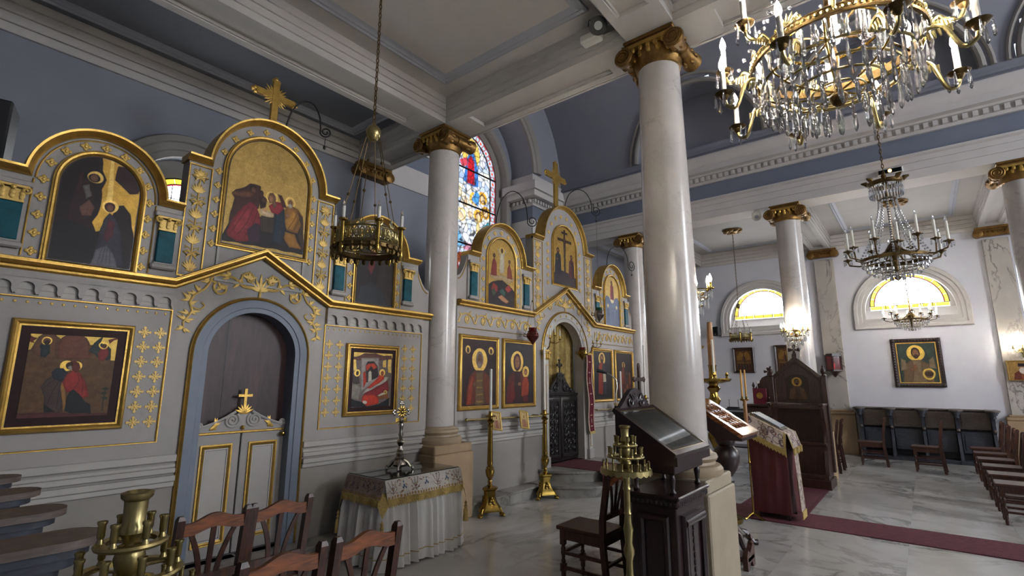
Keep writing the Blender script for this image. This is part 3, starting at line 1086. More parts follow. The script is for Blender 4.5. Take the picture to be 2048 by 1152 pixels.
# ================================================================ painted panels
class Canvas:
    """colours laid on a grid of points in a 0..1 square, later carried by a panel mesh"""

    def __init__(s, nx, ny, asp, bg):
        nx, ny = int(nx * 1.55), int(ny * 1.55)
        s.nx, s.ny, s.asp = nx, ny, asp          # asp = height / width
        u, v = np.meshgrid(np.linspace(0, 1, nx), np.linspace(0, 1, ny))
        s.U, s.V = u, v
        rs = np.random.RandomState(nx * 7 + ny)
        w1, w2 = np.zeros_like(u), np.zeros_like(u)
        for k in range(10):
            fx, fy, p1, p2 = rs.randn() * 14, rs.randn() * 14, rs.rand() * 6, rs.rand() * 6
            w1 += np.sin(fx * u + fy * v * asp + p1) / 10 ** .5
            w2 += np.sin(fy * u - fx * v * asp + p2) / 10 ** .5
        s.u, s.v = u + .005 * w1, v + .005 * w2 / asp
        s.shade = 1 + .10 * (w1 * w2)
        s.c = np.zeros((ny, nx, 4))
        s.c[..., :3] = hx(bg)
        s.aa = 0.5 / nx

    def put(s, d, col, gold=0.0):
        """d: signed distance, negative inside"""
        a = np.clip(0.5 - d / (2 * s.aa), 0, 1)[..., None]
        t = np.array(list(hx(col)) + [gold])
        if gold == 0 and not getattr(s, 'plain', False):
            # brushed modelling: forms darken towards their outline
            f = .72 + .45 * np.clip(-d / .035, 0, 1) ** .7
            t = np.concatenate([t[:3] * f[..., None], np.zeros(f.shape + (1,))], -1)
        s.c = s.c * (1 - a) + t * a
        return s

    def rect(s, x0, y0, x1, y1, col, gold=0.0):
        d = np.maximum(np.maximum(x0 - s.u, s.u - x1), np.maximum(y0 - s.v, s.v - y1) * s.asp)
        return s.put(d, col, gold)

    def ell(s, cx, cy, rx, ry, col, gold=0.0, rot=0.0):
        """rx, ry in units of the width"""
        x, y = s.u - cx, (s.v - cy) * s.asp
        c_, s_ = cos(rot), sin(rot)
        x, y = x * c_ + y * s_, -x * s_ + y * c_
        k = np.sqrt((x / rx) ** 2 + (y / ry) ** 2)
        return s.put((k - 1) * min(rx, ry), col, gold)

    def ring(s, cx, cy, r, w, col, gold=0.0):
        k = np.sqrt((s.u - cx) ** 2 + ((s.v - cy) * s.asp) ** 2)
        return s.put(np.abs(k - r) - w / 2, col, gold)

    def poly(s, pts, col, gold=0.0):
        pts = [(p[0], p[1] * s.asp) for p in pts]
        x, y = s.u, s.v * s.asp
        d = np.full(x.shape, 1e9)
        inside = np.zeros(x.shape, bool)
        n = len(pts)
        for i in range(n):
            (x0, y0), (x1, y1) = pts[i], pts[(i + 1) % n]
            ex, ey = x1 - x0, y1 - y0
            t = np.clip(((x - x0) * ex + (y - y0) * ey) / (ex * ex + ey * ey + 1e-12), 0, 1)
            d = np.minimum(d, np.hypot(x - x0 - t * ex, y - y0 - t * ey))
            cond = (y0 > y) != (y1 > y)
            with np.errstate(divide='ignore', invalid='ignore'):
                xi = (x1 - x0) * (y - y0) / (y1 - y0 if y1 != y0 else 1e-12) + x0
            inside ^= cond & (x < xi)
        return s.put(np.where(inside, -d, d), col, gold)

    def line(s, pts, w, col, gold=0.0):
        x, y = s.u, s.v * s.asp
        d = np.full(x.shape, 1e9)
        for (x0, y0), (x1, y1) in zip(pts[:-1], pts[1:]):
            y0, y1 = y0 * s.asp, y1 * s.asp
            ex, ey = x1 - x0, y1 - y0
            t = np.clip(((x - x0) * ex + (y - y0) * ey) / (ex * ex + ey * ey + 1e-12), 0, 1)
            d = np.minimum(d, np.hypot(x - x0 - t * ex, y - y0 - t * ey))
        return s.put(d - w / 2, col, gold)

    def folds(s, cx, y0, y1, w, col, n=4, lean=0.0):
        for i in range(n):
            x = cx + (i - (n - 1) / 2) * w / n
            s.line([(x + lean, y1), (x * .6 + cx * .4 + lean * .5, (y0 + y1) / 2), (x, y0)], 0.007, col)
        return s

    def saint(s, cx, y, h, robe, mantle, halo=True, skin='7a5238', hair='2a1a14', book=False, halocol='c9a24c'):
        """standing or half-length figure, y = foot, h = height (fraction of the panel's height)"""
        H = h * s.asp                      # height in width units
        r = H * .085
        hy = y + h * .86
        w = H * .17
        P = lambda a, b: (cx + a * H, y + b * h)
        if halo:
            s.ell(cx, hy, r * 1.85, r * 1.85, halocol, 1)
        s.poly([P(-.20, 0), P(-.17, .45), P(-.15, .70), P(-.06, .78), P(.06, .78), P(.15, .70), P(.17, .45), P(.20, 0)], robe)
        s.poly([P(.20, 0), P(.18, .5), P(.15, .70), P(.05, .78), P(-.02, .60), P(.04, .3), P(.0, 0)], mantle)
        s.ell(cx, hy + .008, r * 1.08, r * 1.3, hair)
        s.ell(cx, hy - .004, r * .74, r * 1.0, skin)
        s.ell(cx, hy - h * .055, r * .55, r * .55, hair)
        s.folds(cx, y + .03 * h, y + .62 * h, H * .26, mantle, 3)
        s.ell(cx - H * .06, y + h * .55, r * .55, r * .4, skin)
        if book:
            s.rect(cx + H * .04, y + h * .30, cx + H * .17, y + h * .55, 'b8ad98')
            s.rect(cx + H * .05, y + h * .32, cx + H * .16, y + h * .53, '9a8d74')
        return s

    def bust(s, cx, y, h, robe, mantle, skin='7a5238', hair='2a1a14', halocol='c9a24c', beard=True, book=False, veil=None):
        """half-length figure filling height h from y up"""
        H = h * s.asp
        P = lambda a, b: (cx + a * H, y + b * h)
        hy = y + h * .76
        s.ell(cx, hy, H * .205, H * .205, halocol, 1)
        s.poly([P(-.36, 0), P(-.33, .30), P(-.26, .48), P(-.12, .58), P(.12, .58), P(.26, .48), P(.33, .30), P(.36, 0)], robe)
        s.poly([P(-.36, 0), P(-.33, .30), P(-.26, .48), P(-.10, .58), P(-.07, .35), P(-.14, 0)], mantle)
        s.poly([P(.36, 0), P(.33, .30), P(.26, .48), P(.10, .58), P(.09, .30), P(.20, 0)], mantle)
        if veil:
            s.ell(cx, hy - h * .01, H * .125, H * .165, veil)
        else:
            s.ell(cx, hy + h * .01, H * .105, H * .135, hair)
        s.ell(cx, hy - h * .01, H * .075, H * .11, skin)
        s.ell(cx - H * .028, hy + h * .012, H * .014, H * .007, '1c120e')
        s.ell(cx + H * .028, hy + h * .012, H * .014, H * .007, '1c120e')
        s.line([(cx, hy + h * .01), (cx - H * .006, hy - h * .03)], H * .012, '5a3826')
        if beard:
            s.ell(cx, hy - h * .085, H * .06, H * .06, hair)
        s.line([(cx - H * .02, hy - h * .055), (cx + H * .02, hy - h * .055)], H * .01, '5a2a20')
        s.folds(cx, y + .02, y + h * .45, H * .5, robe, 5)
        s.ell(cx - H * .13, y + h * .34, H * .05, H * .035, skin, 0, .8)
        if book:
            s.rect(cx + H * .04, y + h * .06, cx + H * .24, y + h * .34, 'b8ad98')
            for k in range(5):
                s.line([(cx + H * .06, y + h * (.11 + .045 * k)), (cx + H * .22, y + h * (.11 + .045 * k))], H * .008, '6a5a44')
        return s


def panel_mesh(cv, x0, x1, z0, z1, spring=None, name='painted_panel', ma='icon_paint', y=0.0):
    """flat panel in the XZ plane carrying the canvas; spring: half-round top from that height"""
    nx, ny = cv.nx, cv.ny
    if not getattr(cv, 'plain', False):
        cv.c[..., :3] *= np.clip(cv.shade, .6, 1.4)[..., None] * (.8 + .4 * np.random.rand(ny, nx, 1))
    cv.u, cv.v = cv.U, cv.V
    w = x1 - x0
    cx, r = (x0 + x1) / 2, w / 2
    vs = np.zeros((ny, nx, 3))
    X = x0 + cv.u * w
    if spring is None:
        Z = z0 + cv.v * (z1 - z0)
    else:
        rz = z1 - spring
        top = spring + rz * np.sqrt(np.clip(1 - ((X - cx) / r) ** 2, 0, 1))
        Z = z0 + cv.v * (top - z0)
        # sample the picture at the true height
        vv = np.clip((Z - z0) / (z1 - z0), 0, 1) * (ny - 1)
        i0 = np.clip(vv.astype(int), 0, ny - 2)
        f = (vv - i0)[..., None]
        jj = np.tile(np.arange(nx), (ny, 1))
        cv.c = cv.c[i0, jj] * (1 - f) + cv.c[i0 + 1, jj] * f
    vs[..., 0], vs[..., 1], vs[..., 2] = X, y, Z
    idx = np.arange(nx * ny).reshape(ny, nx)
    fs = np.stack([idx[:-1, :-1], idx[:-1, 1:], idx[1:, 1:], idx[1:, :-1]], -1).reshape(-1, 4)
    me = bpy.data.meshes.new(name)
    me.vertices.add(nx * ny)
    me.vertices.foreach_set('co', vs.reshape(-1))
    nf = len(fs)
    me.loops.add(nf * 4)
    me.loops.foreach_set('vertex_index', fs.reshape(-1).astype(np.int32))
    me.polygons.add(nf)
    me.polygons.foreach_set('loop_start', np.arange(0, nf * 4, 4, dtype=np.int32))
    me.update(calc_edges=True)
    at = me.color_attributes.new('paint', 'FLOAT_COLOR', 'POINT')
    at.data.foreach_set('color', np.ascontiguousarray(cv.c.reshape(-1)).astype(np.float32))
    me.materials.append(MATS[ma])
    return me


def panel_obj(cv, parent, x0, x1, z0, z1, y, spring=None, name='painted_panel', ma='icon_paint'):
    """world-space XZ panel facing -Y, child of parent"""
    off = OFF[parent.name]
    me = panel_mesh(cv, x0 - off.x, x1 - off.x, z0 - off.z, z1 - off.z, None if spring is None else spring - off.z, name, ma, y - off.y)
    return part(name, me, None, parent)


# ---------------- the individual pictures
def pic_annunciation():
    c = Canvas(100, 160, 1.75, '1b1418')
    c.poly([(.45, 1), (.62, 1), (.9, .96), (1, .8), (1, .30), (.92, .52), (.80, .60), (.72, .58), (.62, .34), (.50, .30), (.44, .38), (.50, .46), (.52, .58), (.50, .70), (.54, .80), (.48, .88)], 'a8853f', 1)
    c.poly([(.66, .96), (.80, .98), (.95, .90), (1, .80), (.98, .74), (.86, .72), (.74, .78), (.64, .82)], '2a181c')
    c.poly([(.56, 1), (.60, 1), (.66, .58), (.58, .58)], 'c9a860', .6)
    c.ell(.40, .80, .10, .10, 'c7a65c', .8); c.ell(.39, .79, .075, .075, '1b1418')
    c.ell(.39, .79, .05, .06, '6a4a38')
    c.poly([(.12, .30), (.16, .62), (.26, .78), (.38, .74), (.44, .56), (.40, .50), (.44, .30)], '241518')
    c.poly([(.26, .70), (.34, .72), (.38, .62), (.32, .58)], '57544e')
    c.poly([(.26, .5), (.36, .58), (.44, .52), (.42, .44), (.3, .42)], '5c3f38')
    c.poly([(.20, .80), (.18, .66), (.24, .60), (.26, .84)], '2e1a1c')
    c.ell(.64, .56, .105, .105, 'd0ad60', .8)
    c.ell(.635, .555, .07, .085, '3a2422'); c.ell(.64, .55, .045, .06, '5a3c30')
    c.poly([(.52, .02), (.54, .30), (.58, .42), (.64, .50), (.72, .46), (.82, .34), (.88, .12), (.92, .02)], '2a2a35')
    c.poly([(.60, .25), (.64, .44), (.72, .42), (.74, .30), (.66, .22)], '4a1c26')
    c.poly([(.02, .0), (.02, .34), (.2, .36), (.5, .30), (.52, .0)], '14161a')
    c.poly([(.5, 0), (.54, .14), (.66, .20), (.76, .12), (.84, 0)], '55555c')
    c.folds(.66, .02, .36, .2, '3a3a46', 4)
    return c


def pic_presentation():
    c = Canvas(120, 170, 1.415, '9c8048')
    c.c[..., 3] = .8
    c.ring(.535, .49, .07, .016, 'c2a058', 1); c.ring(.775, .49, .062, .014, 'c2a058', 1)
    c.poly([(-0.024,0.011), (0.054,0.17), (0.094,0.227), (0.42,0.287), (0.965,0.388), (1.017,0.027)], '1a1214')
    c.poly([(0.054,0.17), (0.056,0.269), (0.095,0.39), (0.05,0.431), (0.091,0.48), (0.2,0.527), (0.253,0.567), (0.32,0.574), (0.382,0.567), (0.398,0.479), (0.393,0.36), (0.279,0.313), (0.188,0.244), (0.135,0.16)], '3a1f1a')
    c.poly([(0.055,0.444), (0.155,0.485), (0.239,0.491), (0.308,0.473), (0.263,0.435), (0.131,0.425), (0.067,0.421)], '5a3826')
    c.poly([(0.042,0.095), (0.07,0.173), (0.135,0.272), (0.2,0.342), (0.276,0.395), (0.354,0.385), (0.408,0.311), (0.429,0.211), (0.375,0.1), (0.282,0.047), (0.153,0.027), (0.068,0.063)], '701f26')
    c.poly([(0.101,0.179), (0.181,0.294), (0.273,0.349), (0.319,0.269), (0.267,0.157), (0.145,0.087)], '852a30')
    c.poly([(0.268,0.145), (0.358,0.224), (0.429,0.211), (0.432,0.058), (0.318,0.027)], '2c1a26')
    c.poly([(0.381,0.449), (0.428,0.491), (0.469,0.468), (0.468,0.388), (0.409,0.364)], '2c1812')
    c.poly([(0.426,0.301), (0.584,0.318), (0.594,0.169), (0.445,0.156)], '332a24')
    c.poly([(0.406,0.356), (0.461,0.373), (0.543,0.356), (0.59,0.339), (0.567,0.312), (0.479,0.305), (0.425,0.314)], 'b39a78')
    c.poly([(0.568,0.368), (0.67,0.441), (0.713,0.396), (0.745,0.28), (0.713,0.089), (0.587,0.082), (0.592,0.253)], '1b2733')
    c.poly([(0.5,0.407), (0.575,0.462), (0.666,0.468), (0.692,0.419), (0.626,0.346), (0.552,0.351)], '84252c')
    c.poly([(0.484,0.471), (0.504,0.525), (0.547,0.54), (0.58,0.504), (0.601,0.428), (0.566,0.394), (0.542,0.442), (0.505,0.435)], '6a4a34')
    c.poly([(0.602,0.542), (0.658,0.534), (0.7,0.474), (0.728,0.425), (0.672,0.428), (0.641,0.49)], '40201c')
    c.poly([(0.698,0.393), (0.727,0.438), (0.78,0.463), (0.878,0.455), (0.965,0.388), (0.987,0.254), (0.906,0.213), (0.752,0.228)], '74501f')
    c.poly([(0.723,0.316), (0.824,0.417), (0.891,0.348), (0.845,0.243), (0.751,0.241)], '9a6b28')
    c.poly([(0.736,0.211), (0.869,0.207), (0.917,0.134), (0.981,0.076), (0.81,0.07), (0.735,0.145)], '8a5f22')
    c.poly([(0.881,0.428), (0.966,0.375), (1.009,0.093), (0.972,0.074), (0.906,0.213), (0.945,0.302)], '3a2a1a')
    c.ell(.29, .535, .04, .05, '241410'); c.ell(.30, .515, .028, .038, '5a3826')
    c.ell(.40, .50, .03, .05, '3a1f1a'); c.ell(.44, .45, .03, .035, '4a2c1e')
    c.ell(.525, .475, .026, .04, 'a0714e'); c.ell(.47, .365, .022, .022, 'b08258')
    c.ell(.775, .485, .034, .042, '7a5638'); c.ell(.775, .455, .03, .03, 'a89a88'); c.ell(.75, .36, .03, .02, '8a6240')
    for k in range(6):
        c.line([(.44 + .026 * k, .17), (.435 + .026 * k, .30)], .007, '4c4034')
    for p in ([(.10, .12), (.18, .22), (.26, .35)], [(.16, .09), (.26, .2), (.33, .36)], [(.24, .07), (.33, .2), (.38, .33)]):
        c.line(p, .007, '521519')
    for p in ([(.78, .25), (.84, .33), (.88, .42)], [(.86, .25), (.90, .32), (.93, .38)], [(.66, .12), (.68, .25), (.66, .38)]):
        c.line(p, .007, '4a3414')
    return c


def pic_flight():
    c = Canvas(70, 110, 1.6, '20191c')
    c.poly([(.5, .2), (.6, .5), (.55, .9), (.98, .96), (1, 0), (.6, 0)], '2b2524')
    c.poly([(.28, .48), (.34, .72), (.44, .80), (.50, .68), (.46, .50), (.38, .40)], '5a2428')
    c.poly([(.36, .72), (.48, .86), (.60, .84), (.64, .74), (.52, .60), (.48, .72)], 'b08c48', .8)
    c.poly([(.52, .62), (.66, .74), (.60, .82), (.5, .74)], 'c7b38c')
    c.ell(.44, .82, .05, .06, '6a4838')
    c.ell(.36, .60, .05, .07, '8a5a3a')
    c.poly([(.05, 0), (.1, .2), (.4, .3), (.7, .2), (.9, 0)], '26292e')
    return c


def pic_meeting():
    """two haloed figures embracing between hills"""
    c = Canvas(150, 160, 1.168, '553c24')
    c.poly([(-0.044,0.795), (-0.046,1.049), (1.021,1.049), (1.051,0.71), (0.935,0.706), (0.804,0.903), (0.669,0.897), (0.623,0.986), (0.451,1.047), (0.322,0.95), (0.272,0.982), (0.158,1.027), (0.076,0.971), (0.019,0.814)], 'b0924c', 1)
    for (u, v, r) in ((.44, .625, .075), (.535, .62, .075), (.175, .93, .055), (.825, .90, .055)):
        c.ell(u, v, r, r, 'd3ad55', 1)
    c.poly([(0.019,0.811), (0.078,0.953), (0.158,1.027), (0.248,1.032), (0.291,0.948), (0.309,0.723), (0.16,0.701)], '5a3c28')
    c.poly([(0.326,0.706), (0.309,0.879), (0.335,0.968), (0.451,1.043), (0.585,1.009), (0.653,0.923), (0.695,0.717)], '5c3526')
    c.poly([(0.663,0.823), (0.716,0.926), (0.821,1.023), (0.8,0.93), (0.933,0.854), (0.943,0.706), (0.775,0.737)], '27302e')
    c.poly([(0.107,0.861), (0.131,0.908), (0.204,0.917), (0.234,0.773), (0.187,0.723), (0.133,0.735), (0.128,0.82)], '22282c')
    c.poly([(-0.046,0.996), (0.034,0.959), (0.067,0.953), (0.032,0.917), (0.051,0.892), (-0.011,0.906)], '5a1c18')
    c.poly([(0.771,0.775), (0.8,0.876), (0.863,0.915), (0.916,0.852), (0.914,0.742), (0.851,0.685), (0.796,0.712)], '6a2320')
    c.poly([(0.872,0.906), (0.941,0.854), (0.937,0.762), (0.909,0.695), (0.874,0.705), (0.914,0.798)], '1c2422')
    c.poly([(0.88,0.971), (0.958,0.995), (1.017,1.016), (1.011,0.987), (0.952,0.966), (0.905,0.923)], '5a1c18')
    c.poly([(0.196,0.364), (0.257,0.465), (0.337,0.533), (0.406,0.483), (0.432,0.312), (0.474,0.072), (0.411,0.041), (0.251,0.097), (0.244,0.247)], '3b2d2a')
    c.poly([(0.284,0.533), (0.328,0.595), (0.406,0.596), (0.482,0.501), (0.459,0.449), (0.383,0.429), (0.316,0.465)], '1e242b')
    c.poly([(0.242,0.164), (0.291,0.13), (0.392,0.059), (0.364,0.043), (0.272,0.063)], '171618')
    c.poly([(0.4,0.414), (0.444,0.432), (0.499,0.173), (0.491,0.072), (0.446,0.209)], '8a6230')
    c.poly([(0.417,0.414), (0.448,0.519), (0.52,0.571), (0.604,0.537), (0.688,0.414), (0.747,0.238), (0.638,0.205), (0.558,0.31), (0.48,0.294)], '7d2522')
    c.poly([(0.472,0.676), (0.518,0.694), (0.571,0.661), (0.598,0.591), (0.556,0.537), (0.495,0.571)], '5e2620')
    c.poly([(0.499,0.072), (0.493,0.207), (0.512,0.294), (0.556,0.328), (0.617,0.283), (0.705,0.186), (0.779,0.132), (0.813,0.007), (0.665,0.005)], '141719')
    c.poly([(-0.051,-0.027), (-0.057,0.059), (0.257,0.061), (0.469,0.052), (0.794,0.029), (1.04,0.025), (1.036,-0.02)], '472022')
    c.ring(.175, .925, .05, .014, 'd3ad55', 1); c.ring(.835, .895, .05, .014, 'd3ad55', 1)
    c.ell(.178, .905, .03, .036, '33241c'); c.ell(.845, .885, .03, .036, '4a2c22')
    c.ell(.475, .625, .045, .055, '3a241a'); c.ell(.485, .60, .03, .03, '8a8078'); c.ell(.53, .615, .036, .05, '5e2a22')
    for p in ([(.22, .34), (.32, .44), (.38, .5)], [(.28, .14), (.33, .3), (.38, .44)], [(.40, .1), (.40, .3), (.41, .45)]):
        c.line(p, .007, '241b19')
    for p in ([(.56, .33), (.60, .44), (.58, .52)], [(.66, .25), (.66, .38), (.62, .5)]):
        c.line(p, .007, '5a1917')
    c.line([(.93, .06), (.93, .36)], .013, '2c2c1f'); c.ell(.93, .34, .035, .02, '27301f'); c.ell(.92, .28, .035, .02, '27301f'); c.ell(.94, .22, .035, .02, '27301f')
    return c


def pic_nativity():
    c = Canvas(110, 150, 1.14, '6a5c58')
    c.rect(-.1, .92, 1.1, 1.1, 'c2a258', 1)
    c.poly([(-0.056,0.909), (0.084,0.928), (0.254,0.986), (0.556,0.996), (0.778,0.946), (0.976,0.972), (0.982,0.879), (-0.052,0.849)], '5a3a34')
    c.poly([(-0.002,0.861), (0.06,0.863), (0.08,0.682), (0.014,0.66)], 'c2a258', 1)
    c.poly([(0.746,0.849), (0.83,0.875), (0.842,0.739), (0.754,0.737)], 'c2a258', 1)
    c.poly([(0.884,0.888), (0.974,0.898), (0.984,0.628), (0.9,0.639)], 'c2a258', 1)
    c.poly([(0.188,0.895), (0.638,0.914), (0.65,0.514), (0.22,0.277)], '8a8480')
    c.poly([(0.3,0.772), (0.354,0.839), (0.52,0.844), (0.618,0.758), (0.648,0.558), (0.354,0.447)], '2b2224')
    c.poly([(0.306,0.761), (0.364,0.8), (0.538,0.804), (0.604,0.735), (0.516,0.689), (0.436,0.753), (0.38,0.686), (0.338,0.663)], 'b03a26')
    c.poly([(0.252,0.619), (0.308,0.663), (0.352,0.468), (0.274,0.34)], 'a8321f')
    c.poly([(0.384,0.632), (0.426,0.665), (0.466,0.633), (0.476,0.479), (0.388,0.458)], 'b5ac9e')
    c.poly([(0.266,0.254), (0.474,0.425), (0.836,0.56), (0.916,0.547), (0.874,0.447), (0.544,0.295), (0.31,0.233)], 'a09a90')
    c.poly([(0.362,0.339), (0.532,0.468), (0.648,0.558), (0.706,0.625), (0.784,0.604), (0.806,0.514), (0.656,0.425), (0.45,0.339)], 'b53420')
    c.poly([(0.258,0.17), (0.31,0.254), (0.6,0.36), (0.904,0.491), (0.948,0.289), (0.672,0.205), (0.654,0.03), (0.264,0.084)], '7a2028')
    c.poly([(0.25,0.084), (0.284,0.212), (0.548,0.228), (0.676,0.161), (0.684,0.051), (0.386,0.018)], 'b0331f')
    c.poly([(-0.008,0.468), (-0.002,0.574), (0.052,0.607), (0.142,0.554), (0.18,0.426), (0.068,0.405)], '3c3634')
    c.poly([(-0.02,0.175), (-0.016,0.405), (0.066,0.426), (0.214,0.361), (0.196,0.214), (0.174,0.13)], '7a746a')
    c.poly([(0.628,0.195), (0.904,0.233), (0.926,0.156), (0.898,0.089), (0.862,0.158), (0.678,0.128)], '7c4a24')
    c.poly([(0.642,0.205), (0.762,0.258), (0.88,0.256), (0.858,0.228), (0.704,0.198)], 'c4bba8')
    c.poly([(-0.046,0.011), (-0.048,0.175), (0.088,0.132), (0.264,0.084), (0.386,0.012), (0.684,0.04), (0.866,0.112), (0.958,0.154), (0.962,-0.023)], '15181c')
    for (u, v) in ((.10, .62), (.745, .635)):
        c.ell(u, v, .075, .075, 'd9b862', 1)
    c.ell(.105, .615, .036, .05, '3a261c'); c.ell(.745, .62, .04, .055, '9a2c20'); c.ell(.735, .62, .026, .038, '80523a')
    c.ell(.85, .265, .045, .045, 'd9b862', 1); c.ell(.845, .262, .025, .028, '80523a'); c.ell(.33, .085, .055, .035, 'c0b8aa')
    for p in ([(.40, .36), (.58, .46), (.72, .58)], [(.46, .35), (.62, .42), (.78, .54)], [(.34, .24), (.6, .33), (.88, .45)]):
        c.line(p, .008, '7a2016')
    return c


def pic_transfig():
    c = Canvas(80, 130, 1.75, 'a8894a')
    c.c[..., 3] = 1
    c.poly([(0, 0), (0, .30), (.2, .36), (.5, .40), (.8, .34), (1, .26), (1, 0)], '231a1c')
    c.poly([(.02, .46), (.10, .40), (.3, .38), (.5, .41), (.75, .36), (.96, .42), (.98, .48), (.8, .46), (.5, .48), (.2, .44)], '8f7a5c')
    c.ell(.5, .83, .10, .10, 'c9aa5c', 1)
    c.poly([(.40, .50), (.42, .70), (.44, .80), (.56, .80), (.60, .70), (.58, .50)], 'a09684')
    c.ell(.5, .84, .05, .065, '4a3020')
    c.poly([(.34, .84), (.36, .88), (.44, .78), (.42, .74)], '9a9080'); c.poly([(.66, .84), (.64, .88), (.56, .78), (.58, .74)], '9a9080')
    c.poly([(.08, .44), (.12, .64), (.20, .72), (.30, .62), (.30, .44)], '6a2a26'); c.ell(.20, .74, .05, .06, '4a3020')
    c.poly([(.70, .44), (.72, .60), (.80, .68), (.88, .58), (.92, .44)], '6a3428'); c.ell(.80, .70, .05, .06, '5a3c2a')
    c.poly([(.10, .24), (.18, .34), (.34, .30), (.36, .22), (.2, .18)], '7a2a26')
    c.poly([(.40, .22), (.52, .28), (.66, .22), (.6, .16)], '2a4a40')
    c.poly([(.62, .28), (.78, .36), (.88, .28), (.74, .22)], '8a2e28')
    c.poly([(.36, .14), (.5, .18), (.78, .10), (.7, .06), (.5, .09)], '9a6a4a')
    c.poly([(.10, .2), (.2, .26), (.3, .2), (.2, .14)], '35402e')
    return c


def pic_crucifixion():
    c = Canvas(80, 130, 1.6, 'a88746')
    c.c[..., 3] = 1
    c.poly([(0, 0), (0, .16), (.3, .24), (.6, .22), (1, .16), (1, 0)], '2b2226')
    c.rect(.46, .2, .54, .96, '33201a'); c.rect(.18, .74, .82, .79, '33201a', 0); c.rect(.36, .88, .64, .92, '33201a')
    c.ell(.5, .80, .055, .06, '4a3020')
    c.poly([(.46, .40), (.45, .62), (.44, .76), (.56, .76), (.55, .62), (.54, .40)], '3f2d22')
    c.poly([(.24, .76), (.46, .73), (.46, .76), (.26, .79)], '3f2d22'); c.poly([(.76, .76), (.54, .73), (.54, .76), (.74, .79)], '3f2d22')
    c.saint(.20, .16, .46, '22242c', '1c1c24', False)
    c.saint(.80, .14, .42, '4a2024', '35181c', False)
    return c


def pic_ascension():
    c = Canvas(60, 100, 1.75, 'b29556')
    c.c[..., 3] = 1
    c.poly([(0, 0), (0, .52), (.1, .60), (.3, .58), (.4, .50), (.6, .50), (.7, .58), (.9, .60), (1, .52), (1, 0)], '47526a')
    c.poly([(.30, .60), (.36, .52), (.46, .46), (.6, .48), (.66, .58), (.5, .56)], 'c7b68e')
    c.saint(.5, .54, .38, '7a2430', '5c1a24', False)
    c.ell(.2, .40, .06, .06, 'b8a878'); c.ell(.8, .40, .06, .06, 'b8a878')
    c.poly([(.1, .05), (.14, .34), (.26, .34), (.32, .05)], '33405c'); c.poly([(.7, .05), (.74, .34), (.86, .34), (.92, .05)], '33405c')
    c.poly([(.34, .02), (.4, .30), (.6, .30), (.66, .02)], '3c4862')
    return c


def pic_bishop():
    c = Canvas(90, 130, 1.22, '2a171a')
    c.bust(.5, .02, .88, '3f2d22', '592718', '5f4030', '6c6058', 'c9a65a')
    c.ell(.16, .84, .07, .07, 'c9a65a', 1); c.ell(.16, .83, .04, .05, '3a241c'); c.rect(.11, .68, .21, .78, '2c1c1c')
    c.ell(.84, .84, .07, .07, 'c9a65a', 1); c.ell(.84, .83, .04, .05, '3a241c'); c.rect(.79, .68, .89, .78, '2c1c1c')
    c.poly([(.38, .02), (.40, .5), (.60, .5), (.64, .02)], '57432c')
    for k in range(4):
        c.rect(.42, .06 + .1 * k, .60, .08 + .1 * k, '8a6c38')
    c.poly([(.14, .02), (.18, .30), (.30, .46), (.34, .40), (.26, .02)], '7c2f1c')
    return c


def pic_mother_child():
    c = Canvas(90, 130, 1.22, '221c20')
    c.bust(.42, .02, .88, '2a1417', '4c1c1c', '7a5238', '2a1a14', 'c9a65a', False, veil='3c1c1e')
    c.ell(.72, .52, .12, .12, 'c9a65a', 1)
    c.poly([(.56, .12), (.60, .36), (.66, .44), (.78, .44), (.84, .34), (.80, .14)], '8a3420')
    c.ell(.72, .52, .055, .065, '3a2418'); c.ell(.715, .515, .042, .05, '8a5c40')
    c.folds(.70, .14, .40, .18, '5c2014', 4); c.ell(.5, .32, .06, .035, '7a5238')
    c.poly([(.16, .0), (.16, .3), (.3, .42), (.36, .1)], '571c1c')
    return c


def pic_christ():
    c = Canvas(70, 110, 1.35, '1c191e')
    c.saint(.46, .10, .86, '74281c', '2a262c', True, book=True, halocol='cba95e')
    c.rect(0, 0, 1, .05, '2c2420')
    return c


def pic_assembly():
    c = Canvas(70, 110, 1.35, '271c1c')
    for i in range(3):
        for j in range(5):
            c.ell(.18 + .16 * j + .03 * (i % 2), .30 + .12 * i, .055, .06, ['6a4630', '5c2420', '4a3828'][(i + j) % 3])
            c.poly([(.11 + .16 * j, .10 + .1 * i), (.14 + .16 * j, .27 + .12 * i), (.23 + .16 * j, .27 + .12 * i), (.26 + .16 * j, .10 + .1 * i)], ['5a2018', '3a2620', '6a3a20'][(i * 2 + j) % 3])
    c.saint(.46, .35, .44, '6a2a1c', '3c2420', True, halocol='cba95e')
    return c


def pic_forerunner():
    c = Canvas(100, 130, 1.12, '2c3a33')
    c.bust(.48, .02, .94, '6a5a44', '5c4a36', '6f4c34', '33221a', 'cfae55')
    c.poly([(.06, .30), (.10, .62), (.22, .56), (.24, .34)], '6a5c48'); c.poly([(.94, .34), (.90, .64), (.78, .56), (.76, .36)], '6a5c48')
    c.ring(.74, .22, .13, .045, 'd0b05a', 1); c.ell(.74, .22, .10, .06, '3a2a1e')
    c.ell(.42, .38, .05, .08, '7a5438')
    c.rect(.0, .0, .05, 1, '1c2622'); c.rect(.95, .0, 1, 1, '1c2622')
    return c


